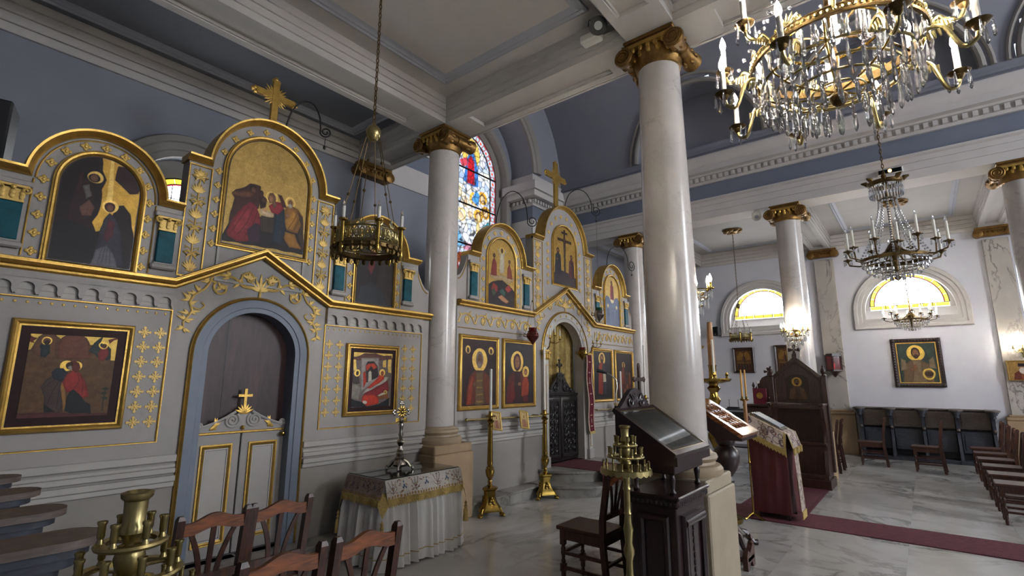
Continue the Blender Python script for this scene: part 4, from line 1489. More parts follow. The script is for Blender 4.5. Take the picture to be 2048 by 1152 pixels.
def pic_dark_feast():
    c = Canvas(60, 80, 1.1, '3a281c')
    c.rect(.06, .06, .94, .94, '553a20')
    c.poly([(.1, .7), (.3, .9), (.5, .8), (.7, .92), (.9, .7), (.9, .5), (.1, .5)], '8a6a38', .8)
    c.saint(.5, .30, .5, '5a3a2a', '3c2a22', True, halocol='a8854a')
    for k in range(5):
        c.saint(.18 + .16 * k, .08, .34, ['44302a', '5a2c22', '3a3a30'][k % 3], '2c2220', True, halocol='8f7340')
    return c


def pic_priest():
    c = Canvas(50, 50, .9, '9c7c48')
    c.c[..., 3] = .8
    c.poly([(.15, 0), (.2, .35), (.38, .5), (.62, .5), (.8, .35), (.86, 0)], '5a2a20')
    c.poly([(.42, 0), (.42, .4), (.58, .4), (.6, 0)], '7a4028')
    c.ell(.5, .62, .13, .17, '8a6248'); c.ell(.5, .5, .13, .16, 'b5aca0'); c.rect(.36, .72, .64, .88, '17171a')
    return c


def pic_small(n=0):
    c = Canvas(40, 50, 1.2, '9c8458')
    c.bust(.5, .02, .9, ['6a3a30', '7a4a34', '55382c'][n % 3], '7c5a3c', '8a6248', '3c281c', 'c4a564')
    return c


def pic_print():
    c = Canvas(60, 80, 1.3, '6a6a62')
    c.rect(.05, .04, .95, .96, '7c7a6e')
    c.rect(.12, .10, .88, .90, '595f5c')
    c.poly([(.12, .45), (.3, .62), (.5, .5), (.7, .66), (.88, .5), (.88, .1), (.12, .1)], '454c4c')
    c.ell(.5, .6, .16, .18, '84806e'); c.poly([(.3, .12), (.36, .5), (.64, .5), (.7, .12)], '6e6a60')
    return c


def pic_throne():
    c = Canvas(50, 70, 1.2, '2e241c')
    c.bust(.5, .02, .9, '3a2a20', '4a3424', '57402c', '241a14', 'a8853f')
    return c
# ================================================================ icon screens
YI = 4.65        # front face of the screens


def rosette_mesh(s=1.0):
    b = MB()
    for k in range(4):
        a = pi / 2 * k
        b.ball((.017 * s * cos(a), -.004, .017 * s * sin(a)), .011 * s, 7, 4, (1, .6, 1))
    for k in range(4):
        a = pi / 2 * k + pi / 4
        b.ball((.012 * s * cos(a), -.004, .012 * s * sin(a)), .007 * s, 6, 4, (1, .6, 1))
    b.ball((0, -.006, 0), .009 * s, 7, 4, (1, .8, 1))
    return b.mesh('gilt_rosette', 'gold_paint')


def star_mesh(s=1.0):
    b = MB()
    for k in range(8):
        a = pi / 4 * k
        L = .05 if k % 2 == 0 else .034
        w = .0095 if k % 2 == 0 else .006
        ca, sa = cos(a), sin(a)
        P = lambda r, t: (s * (r * ca - t * sa), s * (r * sa + t * ca))
        b.prism([P(.004, -w * .5), P(L * .7, -w * .7), P(L * .7, w * .7), P(.004, w * .5)], 0, -.006, 'y')
        if k % 2 == 0:
            b.prism([P(L * .66, -w * .8), P(L * .8, -w * 1.35), P(L * .9, -w * .8), P(L, 0), P(L * .9, w * .8), P(L * .8, w * 1.35), P(L * .66, w * .8)], 0, -.006, 'y')
        else:
            b.ball((s * L * .8 * ca, -.002, s * L * .8 * sa), .008 * s, 6, 4, (1, .6, 1))
    b.ball((0, -.004, 0), .009 * s, 7, 4, (1, .7, 1))
    return b.mesh('gilt_star', 'gold_paint')


def palmette_mesh(h, w):
    """upright gilt candelabrum ornament for the pilaster strips, base at z=0"""
    b = MB()
    b.tube([(0, -.004, 0), (0, -.006, h)], .006, 6, flat=('y', .6))
    def leaf(x, z, L, a, wd):
        pts = [(x + L * t * cos(a) - (t * t) * L * .12 * sin(a), -.006, z + L * t * sin(a)) for t in (0, .3, .6, 1)]
        b.tube(pts, [wd * .6, wd * 1.7, wd * 1.3, wd * .2], 6, flat=('y', .4))
    def fan(z, L, n=7, spread=1.2, wd=.009):
        for i in range(n):
            a = pi / 2 + (i - (n - 1) / 2) * spread * 2 / (n - 1)
            leaf(0, z, L * (1 - .25 * abs(i - (n - 1) / 2) / ((n - 1) / 2)), a, wd)
    def bow(z, L):
        for s in (-1, 1):
            b.tube([(0, -.006, z), (s * L * .5, -.006, z + L * .35), (s * L, -.006, z + L * .05), (s * L * .55, -.006, z - L * .3), (0, -.006, z)], .011, 6, flat=('y', .6))
            b.tube([(0, -.006, z), (s * L * .7, -.006, z - L * .7)], [.008, .004], 6, flat=('y', .6))
            b.tube([(s * L * .2, -.006, z + L * .7), (s * L * .9, -.006, z + L * 1.0), (s * L * .8, -.006, z + L * .6)], .005, 6, flat=('y', .6))
    ks = max(2, round(h / .25))
    seg = h / ks
    for i in range(ks):
        z = seg * i
        fan(z + seg * .08, w * 1.35, 7, 1.0, .0075)
        bow(z + seg * .70, w * .85)
    fan(h - .06, w * 1.1, 7, 1.4)
    fan(0.02, w * .7, 5, 1.9)
    return b


def spiral(cx, cz, r, a0, turns, sgn=1, n=26, r1=.12):
    return [(cx + r * (1 - (1 - r1) * i / n) * cos(a0 + sgn * turns * 2 * pi * i / n), cz + r * (1 - (1 - r1) * i / n) * sin(a0 + sgn * turns * 2 * pi * i / n)) for i in range(n + 1)]


def leaflet(b, x, z, a, L, w, y=-.006):
    pts = [(x + L * t * cos(a), y, z + L * t * sin(a)) for t in (0, .3, .65, 1)]
    b.tube(pts, [w * .4, w, w * .75, w * .1], 6, flat=('y', .5))


def vine_half(b, s, W, H, t=.008):
    """one half of the scrollwork over a door, from the middle outwards; local coords, s=+-1"""
    y = -.007
    T = lambda pts, r: b.tube(smooth([(s * p[0], y, p[1]) for p in pts], 3) if not isinstance(r, list) else [(s * p[0], y, p[1]) for p in pts], r, 6, flat=('y', .6))
    # big scroll beside the middle lily
    c1 = (.17 * W, .74 * H)
    T([(.0, .62 * H), (.06 * W, .55 * H), (.12 * W, .54 * H)] + [(p[0], p[1]) for p in spiral(c1[0], c1[1], .19 * H, -pi / 2, 1.25, 1)], t)
    T([(.12 * W, .54 * H), (.25 * W, .56 * H), (.36 * W, .70 * H), (.46 * W, .72 * H)], t * 1.1)
    # second scroll
    c2 = (.53 * W, .46 * H)
    T([(.46 * W, .72 * H), (.60 * W, .72 * H), (.68 * W, .60 * H)] + spiral(c2[0], c2[1], .16 * H, .7, 1.2, -1), t)
    T([(.66 * W, .62 * H), (.74 * W, .40 * H), (.86 * W, .26 * H), (.90 * W, .10 * H), (.86 * W, -.06 * H), (.95 * W, -.30 * H), (.93 * W, -.48 * H)], [t * 1.1, t, t, t, t, t * .8, t * .3])
    T([(.88 * W, .02 * H), (.78 * W, -.02 * H), (.72 * W, .06 * H), (.76 * W, .12 * H)], t * .7)
    for (x, z, a, L) in [(.17, .74, .4, .13), (.17, .74, 1.6, .12), (.17, .74, 2.8, .12), (.53, .46, -.5, .10), (.53, .46, 1.0, .10), (.53, .46, 2.6, .10), (.44, .72, .3, .12), (.44, .74, 1.0, .10), (.44, .70, -.3, .1),
                         (.70, .56, .6, .12), (.70, .56, -.1, .10), (.80, .34, .9, .11), (.84, .28, .1, .11), (.90, .18, .6, .12), (.90, .16, -.2, .11), (.90, .08, 2.7, .10), (.88, -.08, 3.0, .12), (.90, -.12, .1, .12), (.93, -.24, .4, .11), (.93, -.26, 2.9, .11), (.94, -.40, -.4, .10), (.94, -.42, 3.6, .10), (.32, .62, 2.2, .1), (.30, .60, -.7, .11), (.62, .70, 1.2, .10), (.06, .56, 3.6, .09)]:
        aa = a if s > 0 else pi - a
        leaflet(b, s * x * W, z * H, aa, L * H * 1.5, .014)
        leaflet(b, s * x * W, z * H, aa + .6 * s, L * H, .011)


def frame_rect(x0, x1, z0, z1, wd, parent, ma='gold', y=YI, name='gilt_frame', pr=.035):
    path = [(x0 + wd, z0 + wd), (x0 + wd, z1 - wd), (x1 - wd, z1 - wd), (x1 - wd, z0 + wd)]
    prof = [(-.002, 0), (-.002, pr * .5), (wd * .2, pr * .5), (wd * .3, pr * .8), (wd * .55, pr), (wd * .8, pr * .85), (wd, pr * .4), (wd, 0)]
    return part(name, MB().sweep(path, prof, y, True, 'y', -1), ma, parent, w=True)


def icon_rect(label, pic, x0, x1, z0, z1, wd=.05, inner=None, y=YI, yb=None):
    root = thing('icon_painting', label, 'icon', ((x0 + x1) / 2, y - .01, z0), group='icons set in the screens')
    frame_rect(x0, x1, z0, z1, wd, root, y=y - .004)
    i = wd
    if inner:
        part('dark_border', MB().box(x0 + wd - .005, x1 - wd + .005, y - .013, y - .003, z0 + wd - .005, z1 - wd + .005), 'painting_dark', root, w=True)
        i = wd + inner
    else:
        part('backing_board', MB().box(x0 + wd - .005, x1 - wd + .005, y - .010, y - .003, z0 + wd - .005, z1 - wd + .005), 'wood_dark', root, w=True)
    panel_obj(pic, root, x0 + i, x1 - i, z0 + i, z1 - i, y - .016)
    return root


def icon_arch(label, pic, cx, hw, z0, zs, zt, wd=.035):
    root = thing('arched_icon', label, 'icon', (cx, YI - .01, z0), group='round-headed icons of the upper tier')
    n = 30
    path = [(cx - hw, z0)] + [(cx - hw * cos(pi * i / n), zs + (zt - zs) * sin(pi * i / n)) for i in range(n + 1)] + [(cx + hw, z0)]
    prof = [(-.004, 0), (-.004, .012), (wd * .25, .03), (wd * .6, .034), (wd * .7, .02), (wd, .018), (wd, 0)]
    part('gilt_frame', MB().sweep(path, prof, YI - .003, True, 'y', -1), 'gold', root, w=True)
    part('backing_board', MB().prism([(p[0], p[1]) for p in path], YI - .008, YI - .002, 'y'), 'wood_dark', root, w=True)
    k = .012
    panel_obj(pic, root, cx - hw + k, cx + hw - k, z0 + k, zt - k, YI - .012, spring=zs)
    return root


GOLDP = [(0, 0), (0, .035), (.012, .05), (.026, .052), (.03, .04), (.036, .06), (.055, .085), (.068, .085), (.072, .07), (.078, .07), (.085, .05), (.085, 0)]


def colonnette(root, x, z0, z1, w):
    """little teal pilaster with gilt capital"""
    o = part('teal_pilaster', MB().bbox(x - w / 2, x + w / 2, YI - .03, YI, z0, z1, .006), 'teal_marble', root, w=True)
    b = MB().bbox(x - w * .75, x + w * .75, YI - .045, YI, z0 - .055, z0 - .01, .012).bbox(x - w * .6, x + w * .6, YI - .038, YI, z0 - .015, z0, .004)
    part('pilaster_foot', b, 'iconostasis_grey', o, w=True)
    c = MB()
    c.box(x - w * .5, x + w * .5, YI - .03, YI, z1, z1 + .09)
    c.box(x - w * .52, x + w * .52, YI - .036, YI, z1, z1 + .012)
    for s in (-1, 0, 1):
        for zz, hh in ((z1 + .02, .05), (z1 + .045, .045)):
            leaflet(c, x + s * w * .38, zz, pi / 2 - s * .25, hh, .016, YI - .036)
    for s in (-1, 1):
        c.tube([(p[0], YI - .038, p[1]) for p in spiral(x + s * w * .52, z1 + .085, .028, pi / 2 + (0 if s > 0 else 0), 1.3, -s, 18)], .008, 6)
    c.box(x - w * .65, x + w * .65, YI - .045, YI, z1 + .10, z1 + .115)
    c.ball((x, YI - .045, z1 + .095), .016, 7, 5)
    part('gilt_capital', c, 'gold_paint', o, w=True)
    e = MB().bbox(x - w * .8, x + w * .8, YI - .04, YI, z1 + .115, z1 + .155, .006)
    part('entablature_block', e, 'iconostasis_grey', o, w=True)


def screen(cfg, label):
    g = cfg
    cx, x0, x1, zc = g['cx'], g['x0'], g['x1'], g['zc']
    root = thing('icon_screen', label, 'icon screen', (cx, YI + .1, 0.0))
    dh, ds = g['door_h'], g['door_s']       # opening half width, spring
    ro = g['ring']                          # outer half width of the door ring
    body = wall_open(x0, x1, .13, zc, YI, YI + .16, [(cx, dh, g['door_z'], ds)], 'y')
    # upper tier silhouettes
    gl = g['gable_h']
    so, ah, ss, st = g['side_off'], g['arch_h'], g['side_s'], g['side_t']
    po, ph, ps = g['pil_off'], g['pil_h'], g['pil_top']
    ch, ct = g['c_arch_h'], g['c_top']
    n = 28
    ell = lambda c, h, s, t: [(c + h * cos(pi * i / n), s + (t - s) * sin(pi * i / n)) for i in range(n + 1)]
    up_ = MB()
    up_.prism([(cx - po - ph, zc), (cx + po + ph, zc), (cx + po + ph, ps)] + ell(cx, ch, ps, ct) + [(cx - po - ph, ps)], YI, YI + .14, 'y')
    ends = []
    for s in (-1, 1):
        sx = cx + s * so
        a, b_ = sorted((cx + s * (po + ph), cx + s * g['end_off']))
        up_.prism([(a, zc), (b_, zc), (b_, ss)] + ell(sx, ah, ss, st) + [(a, ss)], YI, YI + .14, 'y')
        # concave shoulder at the outer end
        e0 = cx + s * g['end_off']
        e1 = x1 if s > 0 else x0
        hh = ss - zc
        pts = [(e0, zc), (e1, zc), (e1, zc + hh * .55)] + [(e1 + (e0 - e1) * t, zc + hh * (.55 + .42 * t * t)) for t in (.25, .5, .75, 1)]
        if abs(e1 - e0) > .02:
            up_.prism(pts, YI + .02, YI + .13, 'y')
            part('gilt_shoulder_line', MB().tube([(e1 + (e0 - e1) * t * .92 - s * .02, YI + .018, zc + hh * (.50 + .42 * t * t)) for t in (0, .2, .4, .6, .8, 1)] , .007, 6), 'gold', root, w=True)
    body.add(up_.v, up_.f)
    part('screen_body', body, 'iconostasis_grey', root, w=True)
    # main gilt cornice with the gable over the door
    gx = g['gable_x']
    path = [(x1, zc - .01), (cx + gx, zc - .01), (cx, gl - .02), (cx - gx, zc - .01), (x0, zc - .01)]
    path = list(reversed(path))
    part('gilt_cornice', MB().sweep(path, GOLDP, YI, False, 'y', -1), 'gold', root, w=True)
    # upper mouldings: shoulders + arches
    mp = [(0, 0), (0, .02), (.012, .03), (.02, .05), (.035, .075), (.05, .078), (.055, .05), (.055, -.13), (0, -.13)]
    for s in (-1, 1):
        sx = cx + s * so
        arch = [(sx - ah * cos(pi * i / n), ss + (st - ss) * sin(pi * i / n)) for i in range(n + 1)]
        L_ = [(min(cx + s * (po + ph + .005), cx + s * g['end_off']), ss)]
        R_ = [(max(cx + s * (po + ph + .005), cx + s * g['end_off']), ss)]
        part('gilt_arch_moulding', MB().sweep(L_ + arch + R_, mp, YI, False, 'y', -1), 'gold', root, w=True)
        # thin gilt uprights beside the arch
        u = MB()
        for q in (-1, 1):
            xx = sx + q * (ah - .012)
            u.tube([(xx, YI - .004, zc + .09), (xx, YI - .004, ss - .01)], .006, 6)
        u.tube([(sx - (ah - .02) * cos(pi * i / n), YI - .004, ss + (st - ss - .02) * sin(pi * i / n)) for i in range(n + 1)], .006, 6)
        part('gilt_bead_line', u, 'gold', root, w=True)
        # rosettes round the side icon
        rm = (ah + g['ico_h']) / 2 + .004
        pts = []
        for i in range(1, 8):
            a = pi * i / 8
            pts.append((sx - rm * cos(a), ss + (st - ss - (ah - rm)) * sin(a)))
        m_ = 4
        for i in range(m_ + 1):
            z = zc + .13 + (ss - zc - .13) * i / m_
            pts += [(sx - rm, z), (sx + rm, z)]
        for p in pts:
            inst('gilt_rosette', ROS, root, (p[0], YI, p[1]), (0, 0, 0), (g['rs'],) * 3, w=True)
        for q in (-1, 1):
            colonnette(root, sx + q * g['col_off'], g['col_z'][0], g['col_z'][1], g['col_w'])
    arch = [(cx - ch * cos(pi * i / n), ps + (ct - ps) * sin(pi * i / n)) for i in range(n + 1)]
    part('gilt_arch_moulding', MB().sweep([(cx - po - ph - .02, ps)] + arch + [(cx + po + ph + .02, ps)], mp, YI, False, 'y', -1), 'gold', root, w=True)
    rm = (ch + g['c_ico_h']) / 2 + .004
    pts = [(cx - rm * cos(pi * i / 9), ps + (ct - ps - (ch - rm)) * sin(pi * i / 9)) for i in range(1, 9)]
    for i in range(6):
        z = g['c_ico_z'][0] - .02 + (ps - g['c_ico_z'][0]) * i / 5
        pts += [(cx - rm, z), (cx + rm, z)]
    for p in pts:
        inst('gilt_rosette', ROS, root, (p[0], YI, p[1]), (0, 0, 0), (g['rs'],) * 3, w=True)
    # pilaster strips with gilt candelabra ornament
    for s in (-1, 1):
        xx = cx + s * po
        zb = zc + .12
        sweep = MB().sweep([(xx - ph + .015, zb), (xx - ph + .015, ps - .03), (xx + ph - .015, ps - .03), (xx + ph - .015, zb)], [(0, 0), (0, .008), (.004, .012), (.012, .012), (.012, 0)], YI, True, 'y', -1)
        st_ = part('pilaster_strip', sweep, 'gold', root, w=True)
        o = MB().at(Matrix.Translation((xx, YI, zb + .03)))
        pm = palmette_mesh(ps - zb - .09, ph * .72)
        o.add(pm.v, pm.f)
        part('candelabrum_ornament', o, 'gold_paint', st_, w=True)
    # pale sub-panel under the central icon
    # scrollwork over the door
    v = MB()
    zo = g['vz'] + .02
    W = g['vine_w']
    for s in (-1, 1):
        vine_half(v, s, W, g['vh'], .010)
    for k in range(7):   # middle lily
        a = pi / 2 + (k - 3) * .42
        leaflet(v, 0, .5 * g['vh'], a, (.16 if k == 3 else .12) * g.get('lily', 1), .019)
    v.tube([(0, -.007, .36 * g['vh']), (0, -.007, .56 * g['vh'])], .012, 6, flat=('y', .6))
    q = MB().at(Matrix.Translation((cx, YI, zo - .02)))
    q.add(v.v, v.f)
    part('gilt_scrollwork', q, 'gold_paint', root, w=True)
    # ring round the door
    rg = MB()
    pth = [(cx - dh, g['door_z'])] + arch_pts(cx, ds, dh, 32) + [(cx + dh, g['door_z'])]
    wd = ro - dh
    rg.sweep(pth, [(-.004, -.155), (-.004, .012), (wd * .3, .014), (wd * .34, .022), (wd * .9, .024), (wd * .9, 0), (wd * .9, -.01), (0.001, -.01)], YI, False, 'y', -1)
    part('door_surround', rg, g['ringmat'], root, w=True)
    rg = MB()
    pth2 = [(cx - ro, g['door_z'])] + arch_pts(cx, ds, ro, 32) + [(cx + ro, g['door_z'])]
    rg.sweep(pth2, [(-.012, 0), (-.012, .03), (-.004, .04), (.006, .03), (.008, .024), (.016, .02), (.016, 0)], YI, False, 'y', -1)
    part('gilt_door_bead', rg, 'gold', root, w=True)
    if g.get('lily'):
        for k in range(11):
            a = pi * (k + .5) / 11
            inst('gilt_rosette', ROS, root, (cx + (dh + wd * .62) * cos(a), YI - .024, ds + (dh + wd * .62) * sin(a)), sc=(.8,) * 3, w=True)
    # dado mouldings either side of the door
    for a, b_ in ((x0, cx - ro - .02), (cx + ro + .02, x1)):
        d = MB()
        for z0_, z1_, p in ((.79, .83, .03), (.83, .875, .045), (.89, .93, .03), (.93, .96, .02), (.975, 1.03, .03)):
            d.bbox(a, b_, YI - p, YI, z0_, z1_, .006)
        part('dado_moulding', d, 'iconostasis_pale', root, w=True)
        part('plain_dado', MB().box(a, b_, YI - .006, YI, .13, .79), 'plaster_grey', root, w=True)
    return root


ROS = rosette_mesh(1.0)
STAR = star_mesh(1.0)

LEFT = dict(cx=2.08, x0=.02, x1=4.14, zc=2.335, door_h=.385, door_s=1.82, ring=.505, door_z=.15, ringmat='door_blue',
            gable_h=2.72, gable_x=.68, side_off=1.24, arch_h=.375, side_s=2.985, side_t=3.39, ico_h=.245,
            pil_off=.59, pil_h=.095, pil_top=3.44, c_arch_h=.505, c_top=4.00, c_ico_h=.385, c_ico_z=(2.78, 3.47, 3.86),
            end_off=1.86, col_off=.455, col_z=(2.52, 2.78), col_w=.12, rs=1.2, vine_w=.62, vh=.42, vz=2.19)
s1 = screen(LEFT, 'grey and gold icon screen with the dark side door at the left')
# panels with gilt border lines, corbel arches and stars
for a, b in ((.02, 1.40), (2.76, 4.02)):
    f = MB().sweep([(a, 1.14), (a, 2.145), (b, 2.145), (b, 1.14)], [(0, 0), (0, .006), (.004, .01), (.01, .01), (.012, 0)], YI, True, 'y', -1)
    part('gilt_panel_line', f, 'gold', s1, w=True)
    be = MB()
    nn = int((b - a) / .062)
    for i in range(nn):
        be.ball((a + .04 + i * .062, YI, 2.118), .010, 6, 4, (1, .6, 1))
    part('gilt_beads', be, 'gold_paint', s1, w=True, kind='stuff')
    band = MB().box(a, b, YI - .03, YI, 2.275, 2.335)
    part('corbel_band', band, 'iconostasis_grey', s1, w=True)
    part('frieze_ground', MB().box(a, b, YI - .002, YI, 2.165, 2.28).box(a, b, YI - .007, YI, 2.20, 2.206), 'iconostasis_pale', s1, w=True)
    pitch = .12
    k = int(round((b - a) / pitch))
    pitch = (b - a) / k
    sp = [(-pitch / 2, 0), (-pitch / 2, -.105), (-pitch / 2 + .008, -.11)] + [(-pitch / 2 + .018, -.085)] + [(.0 - (pitch / 2 - .018) * cos(pi * i / 10), -.062 + (pitch / 2 - .022) * sin(pi * i / 10)) for i in range(11)] + [(pitch / 2 - .018, -.085), (pitch / 2 - .008, -.11), (pitch / 2, -.105), (pitch / 2, 0)]
    am = MB().prism(sp, -.03, 0, 'y').mesh('corbel_arch', 'iconostasis_grey', 0)
    for i in range(k):
        inst('corbel_arch', am, s1, (a + pitch * (i + .5), YI, 2.278), w=True)
for xs in ((1.24, 1.345), (2.815, 2.935), (3.78, 3.905)):
    for x in xs:
        for i in range(7):
            inst('gilt_star', STAR, s1, (x, YI, 1.963 - i * .1125), sc=(.9,) * 3, w=True)
for x in (1.40, 2.76):
    part('gilt_panel_line', MB().tube([(x, YI - .003, 1.15), (x, YI - .003, 2.33)], .005, 6), 'gold', s1, w=True)
part('sub_panel', MB().sweep([(1.70, 2.46), (1.70, 2.755), (2.46, 2.755), (2.46, 2.46)], [(0, 0), (0, .01), (.02, .014), (.02, 0)], YI, True, 'y', -1), 'iconostasis_pale', s1, w=True)

icon_rect('large square icon of two haloed figures embracing, in a wide gilt frame', pic_meeting(), .50, 1.175, 1.25, 2.005, .045, .055)
icon_rect('smaller icon of a red draped reclining figure, beside the column, in a gilt frame', pic_nativity(), 3.01, 3.69, 1.235, 1.985, .045, .045)
icon_arch('dark round-headed icon of a winged figure with a gold ray, leftmost upper tier', pic_annunciation(), .85, .245, 2.42, 3.0, 3.26)
icon_arch('large round-headed icon with a group around a child under a gold sky', pic_presentation(), 2.08, .385, 2.78, 3.47, 3.86)
icon_arch('dark round-headed icon half hidden behind the hanging corona lamp', pic_flight(), 3.32, .25, 2.42, 3.0, 3.26)

# ---- side door: dark arched panel above, two grey leaves below
dr = thing('door_1', 'grey double door with gilt panels, scrolled crest and dark arched panel above', 'door', (2.08, 4.8, .15), kind='structure')
part('arched_panel', MB().prism(arch_poly(2.08, .40, 1.10, 1.82), 4.80, 4.83, 'y'), 'wood_panel', dr, w=True)
part('plank_joint', MB().box(1.905, 1.909, 4.797, 4.80, 1.2, 2.14), 'ebony', dr, w=True)
for s in (-1, 1):
    a, b = sorted((2.08 + s * .006, 2.08 + s * .385))
    lf = part('door_leaf', MB().bbox(a, b, 4.745, 4.785, .16, 1.145, .004), 'iconostasis_grey', dr, w=True)
    mx, w_ = (a + b) / 2, (b - a) / 2 - .075
    part('gilt_panel_frame', MB().sweep([(mx - w_, .27), (mx - w_, 1.05), (mx + w_, 1.05), (mx + w_, .27)], [(-.022, 0), (-.022, .012), (-.008, .02), (0, .012), (.012, .012), (.012, 0)], 4.745, True, 'y', -1), 'gold', lf, w=True)
    part('leaf_panel', MB().bbox(mx - w_ + .03, mx + w_ - .03, 4.738, 4.75, .305, 1.015, .004), 'iconostasis_pale', lf, w=True)
    part('pale_fillet', MB().sweep([(mx - w_ + .024, .296), (mx - w_ + .024, 1.024), (mx + w_ - .024, 1.024), (mx + w_ - .024, .296)], [(-.006, 0), (-.006, .012), (.004, .012), (.004, 0)], 4.745, True, 'y', -1), 'cornice_white', lf, w=True)
part('top_rail', MB().bbox(1.70, 2.46, 4.73, 4.785, 1.145, 1.165, .004), 'gold', dr, w=True)
cr = MB()
pts = [(1.70, 1.165), (2.46, 1.165), (2.46, 1.215)] + [(2.08 + .36 - .33 * t, 1.205 + .12 * (t ** 1.6)) for t in (0, .2, .4, .6, .8, 1)] + [(2.08 - .03 - .33 * (1 - t) , 1.205 + .12 * (t ** 1.6)) for t in (1, .8, .6, .4, .2, 0)] + [(1.70, 1.215)]
cr.prism(pts, 4.735, 4.78, 'y')
crest = part('scrolled_crest', cr, 'iconostasis_grey', dr, w=True)
sc_ = MB()
for s in (-1, 1):
    sc_.tube([(p[0], 4.732, p[1]) for p in spiral(2.08 + s * .095, 1.255, .066, pi / 2 + .6 * s, 2.2, s, 40)], .010, 6)
    sc_.tube([(2.08 + s * (.38 - .31 * t), 4.732, 1.205 + .125 * t ** 1.6) for t in (0, .25, .5, .75, 1)], .012, 6)
    sc_.tube([(p[0], 4.732, p[1]) for p in spiral(2.08 + s * .355, 1.222, .03, -pi / 2, 1.6, -s, 26)], .009, 6)
part('scroll', sc_, 'iconostasis_pale', crest, w=True)
gd = MB()
for s in (-1, 1):
    for k in range(4):
        leaflet(gd, 2.08 + s * (.27 - .015 * k), 1.185, pi / 2 + s * (.95 - .35 * k), .10, .016, 4.73)
for k in range(7):
    leaflet(gd, 2.08, 1.31, pi / 2 + (k - 3) * .38, .085, .014, 4.728)
gd.ball((2.08, 4.73, 1.19), .02, 7, 5)
part('gilt_leaves', gd, 'gold', crest, w=True)
part('gilt_cross', MB().box(2.068, 2.092, 4.725, 4.74, 1.36, 1.525).box(2.02, 2.14, 4.727, 4.738, 1.455, 1.478), 'gold', crest, w=True)
part('door_knob', MB().lathe([(.012, 0), (.008, -.02), (.02, -.035), (.022, -.048), (.012, -.058), (0, -.06)], 12, (2.435, 4.745, 1.115), 'y'), 'brass', dr, w=True)

CENT = dict(cx=7.21, x0=4.62, x1=9.80, zc=2.585, door_h=.53, door_s=2.06, ring=.69, door_z=.3, ringmat='iconostasis_pale',
            gable_h=3.11, gable_x=.93, side_off=1.70, arch_h=.475, side_s=3.30, side_t=3.84, ico_h=.305,
            pil_off=.79, pil_h=.135, pil_top=3.88, c_arch_h=.64, c_top=4.58, c_ico_h=.36, c_ico_z=(3.22, 3.92, 4.27),
            end_off=2.40, col_off=.595, col_z=(2.74, 3.07), col_w=.13, rs=1.35, vine_w=.84, vh=.44, vz=2.61, lily=1.3)
s2 = screen(CENT, 'central grey and gold icon screen around the black carved royal doors')
# running vine band under the cornice
vb = MB()
W = .20
vb.tube(smooth([(-W, -.006, -.06), (-W * .7, -.006, .03), (0, -.006, .058), (W * .5, -.006, .03), (W, -.006, -.06)]), .010, 6, flat=('y', .6))
vb.tube([(p[0], -.006, p[1]) for p in spiral(0, -.008, .066, pi / 2, 1.7, -1, 36)], .009, 6, flat=('y', .6))
for k in range(6):
    leaflet(vb, .0, -.01, k * 1.05, .03, .010)
for (x, z, a) in ((-W * .7, .03, 2.4), (W * .7, .0, .6), (W * .8, -.03, -.6), (-W * .8, -.03, 3.6), (W * .3, .05, .9)):
    leaflet(vb, x, z, a, .06, .013)
vbm = vb.mesh('vine_scroll', 'gold_paint')
for a, b in ((4.64, 6.25), (8.17, 9.78)):
    part('gilt_panel_line', MB().tube([(a, YI - .003, 2.29), (b, YI - .003, 2.29)], .006, 6), 'gold', s2, w=True)
    for i in range(5):
        inst('vine_scroll', vbm, s2, (a + (b - a) * (i + .5) / 5, YI, 2.42), (0, 0, 0), (.80, 1, 1.1), w=True)
for (x0_, x1_, lb, pc) in ((4.66, 5.45, 'dark icon of an elderly bishop, first beside the near column, gilt frame', pic_bishop()), (5.53, 6.32, 'icon of a veiled mother holding a child, beside the royal doors', pic_mother_child()),
                           (8.05, 8.84, 'icon of a standing haloed figure holding an open book', pic_christ()), (8.92, 9.72, 'dark icon with a crowd of small figures at the far end', pic_assembly())):
    icon_rect(lb, pc, x0_, x1_, 1.22, 2.205, .055)
icon_arch('round-headed icon of a white robed figure above fallen figures, gold ground', pic_transfig(), 5.51, .305, 2.64, 3.34, 3.66)
icon_arch('round-headed crucifixion icon at the top of the central screen', pic_crucifixion(), 7.21, .36, 3.22, 3.92, 4.27)
icon_arch('round-headed icon of a red figure ascending over blue, far end of screen', pic_ascension(), 8.91, .305, 2.64, 3.34, 3.66)
# door pilasters with gilt capitals
for s in (-1, 1):
    xx = 7.21 + s * .66
    pl = part('door_pilaster', MB().bbox(xx - .055, xx + .055, YI - .07, YI, .30, 1.93, .008), 'iconostasis_pale', s2, w=True)
    part('gilt_line', MB().box(xx - .035, xx + .035, YI - .076, YI - .07, .5, 1.85), 'gold', pl, w=True)
    part('pilaster_face', MB().box(xx - .028, xx + .028, YI - .079, YI - .075, .51, 1.84), 'iconostasis_pale', pl, w=True)
    c = MB().box(xx - .05, xx + .05, YI - .07, YI, 1.93, 2.05)
    for k in (-1, 0, 1):
        for zz in (1.94, 1.98):
            leaflet(c, xx + k * .04, zz, pi / 2 - k * .3, .07, .022, YI - .08)
    for k in (-1, 1):
        c.tube([(p[0], YI - .085, p[1]) for p in spiral(xx + k * .06, 2.04, .03, pi / 2, 1.3, -k, 18)], .011, 6)
    c.box(xx - .075, xx + .075, YI - .09, YI, 2.06, 2.085)
    part('gilt_capital', c, 'gold', pl, w=True)
    part('pilaster_foot', MB().bbox(xx - .075, xx + .075, YI - .085, YI, .30, .46, .01), 'iconostasis_grey', pl, w=True)

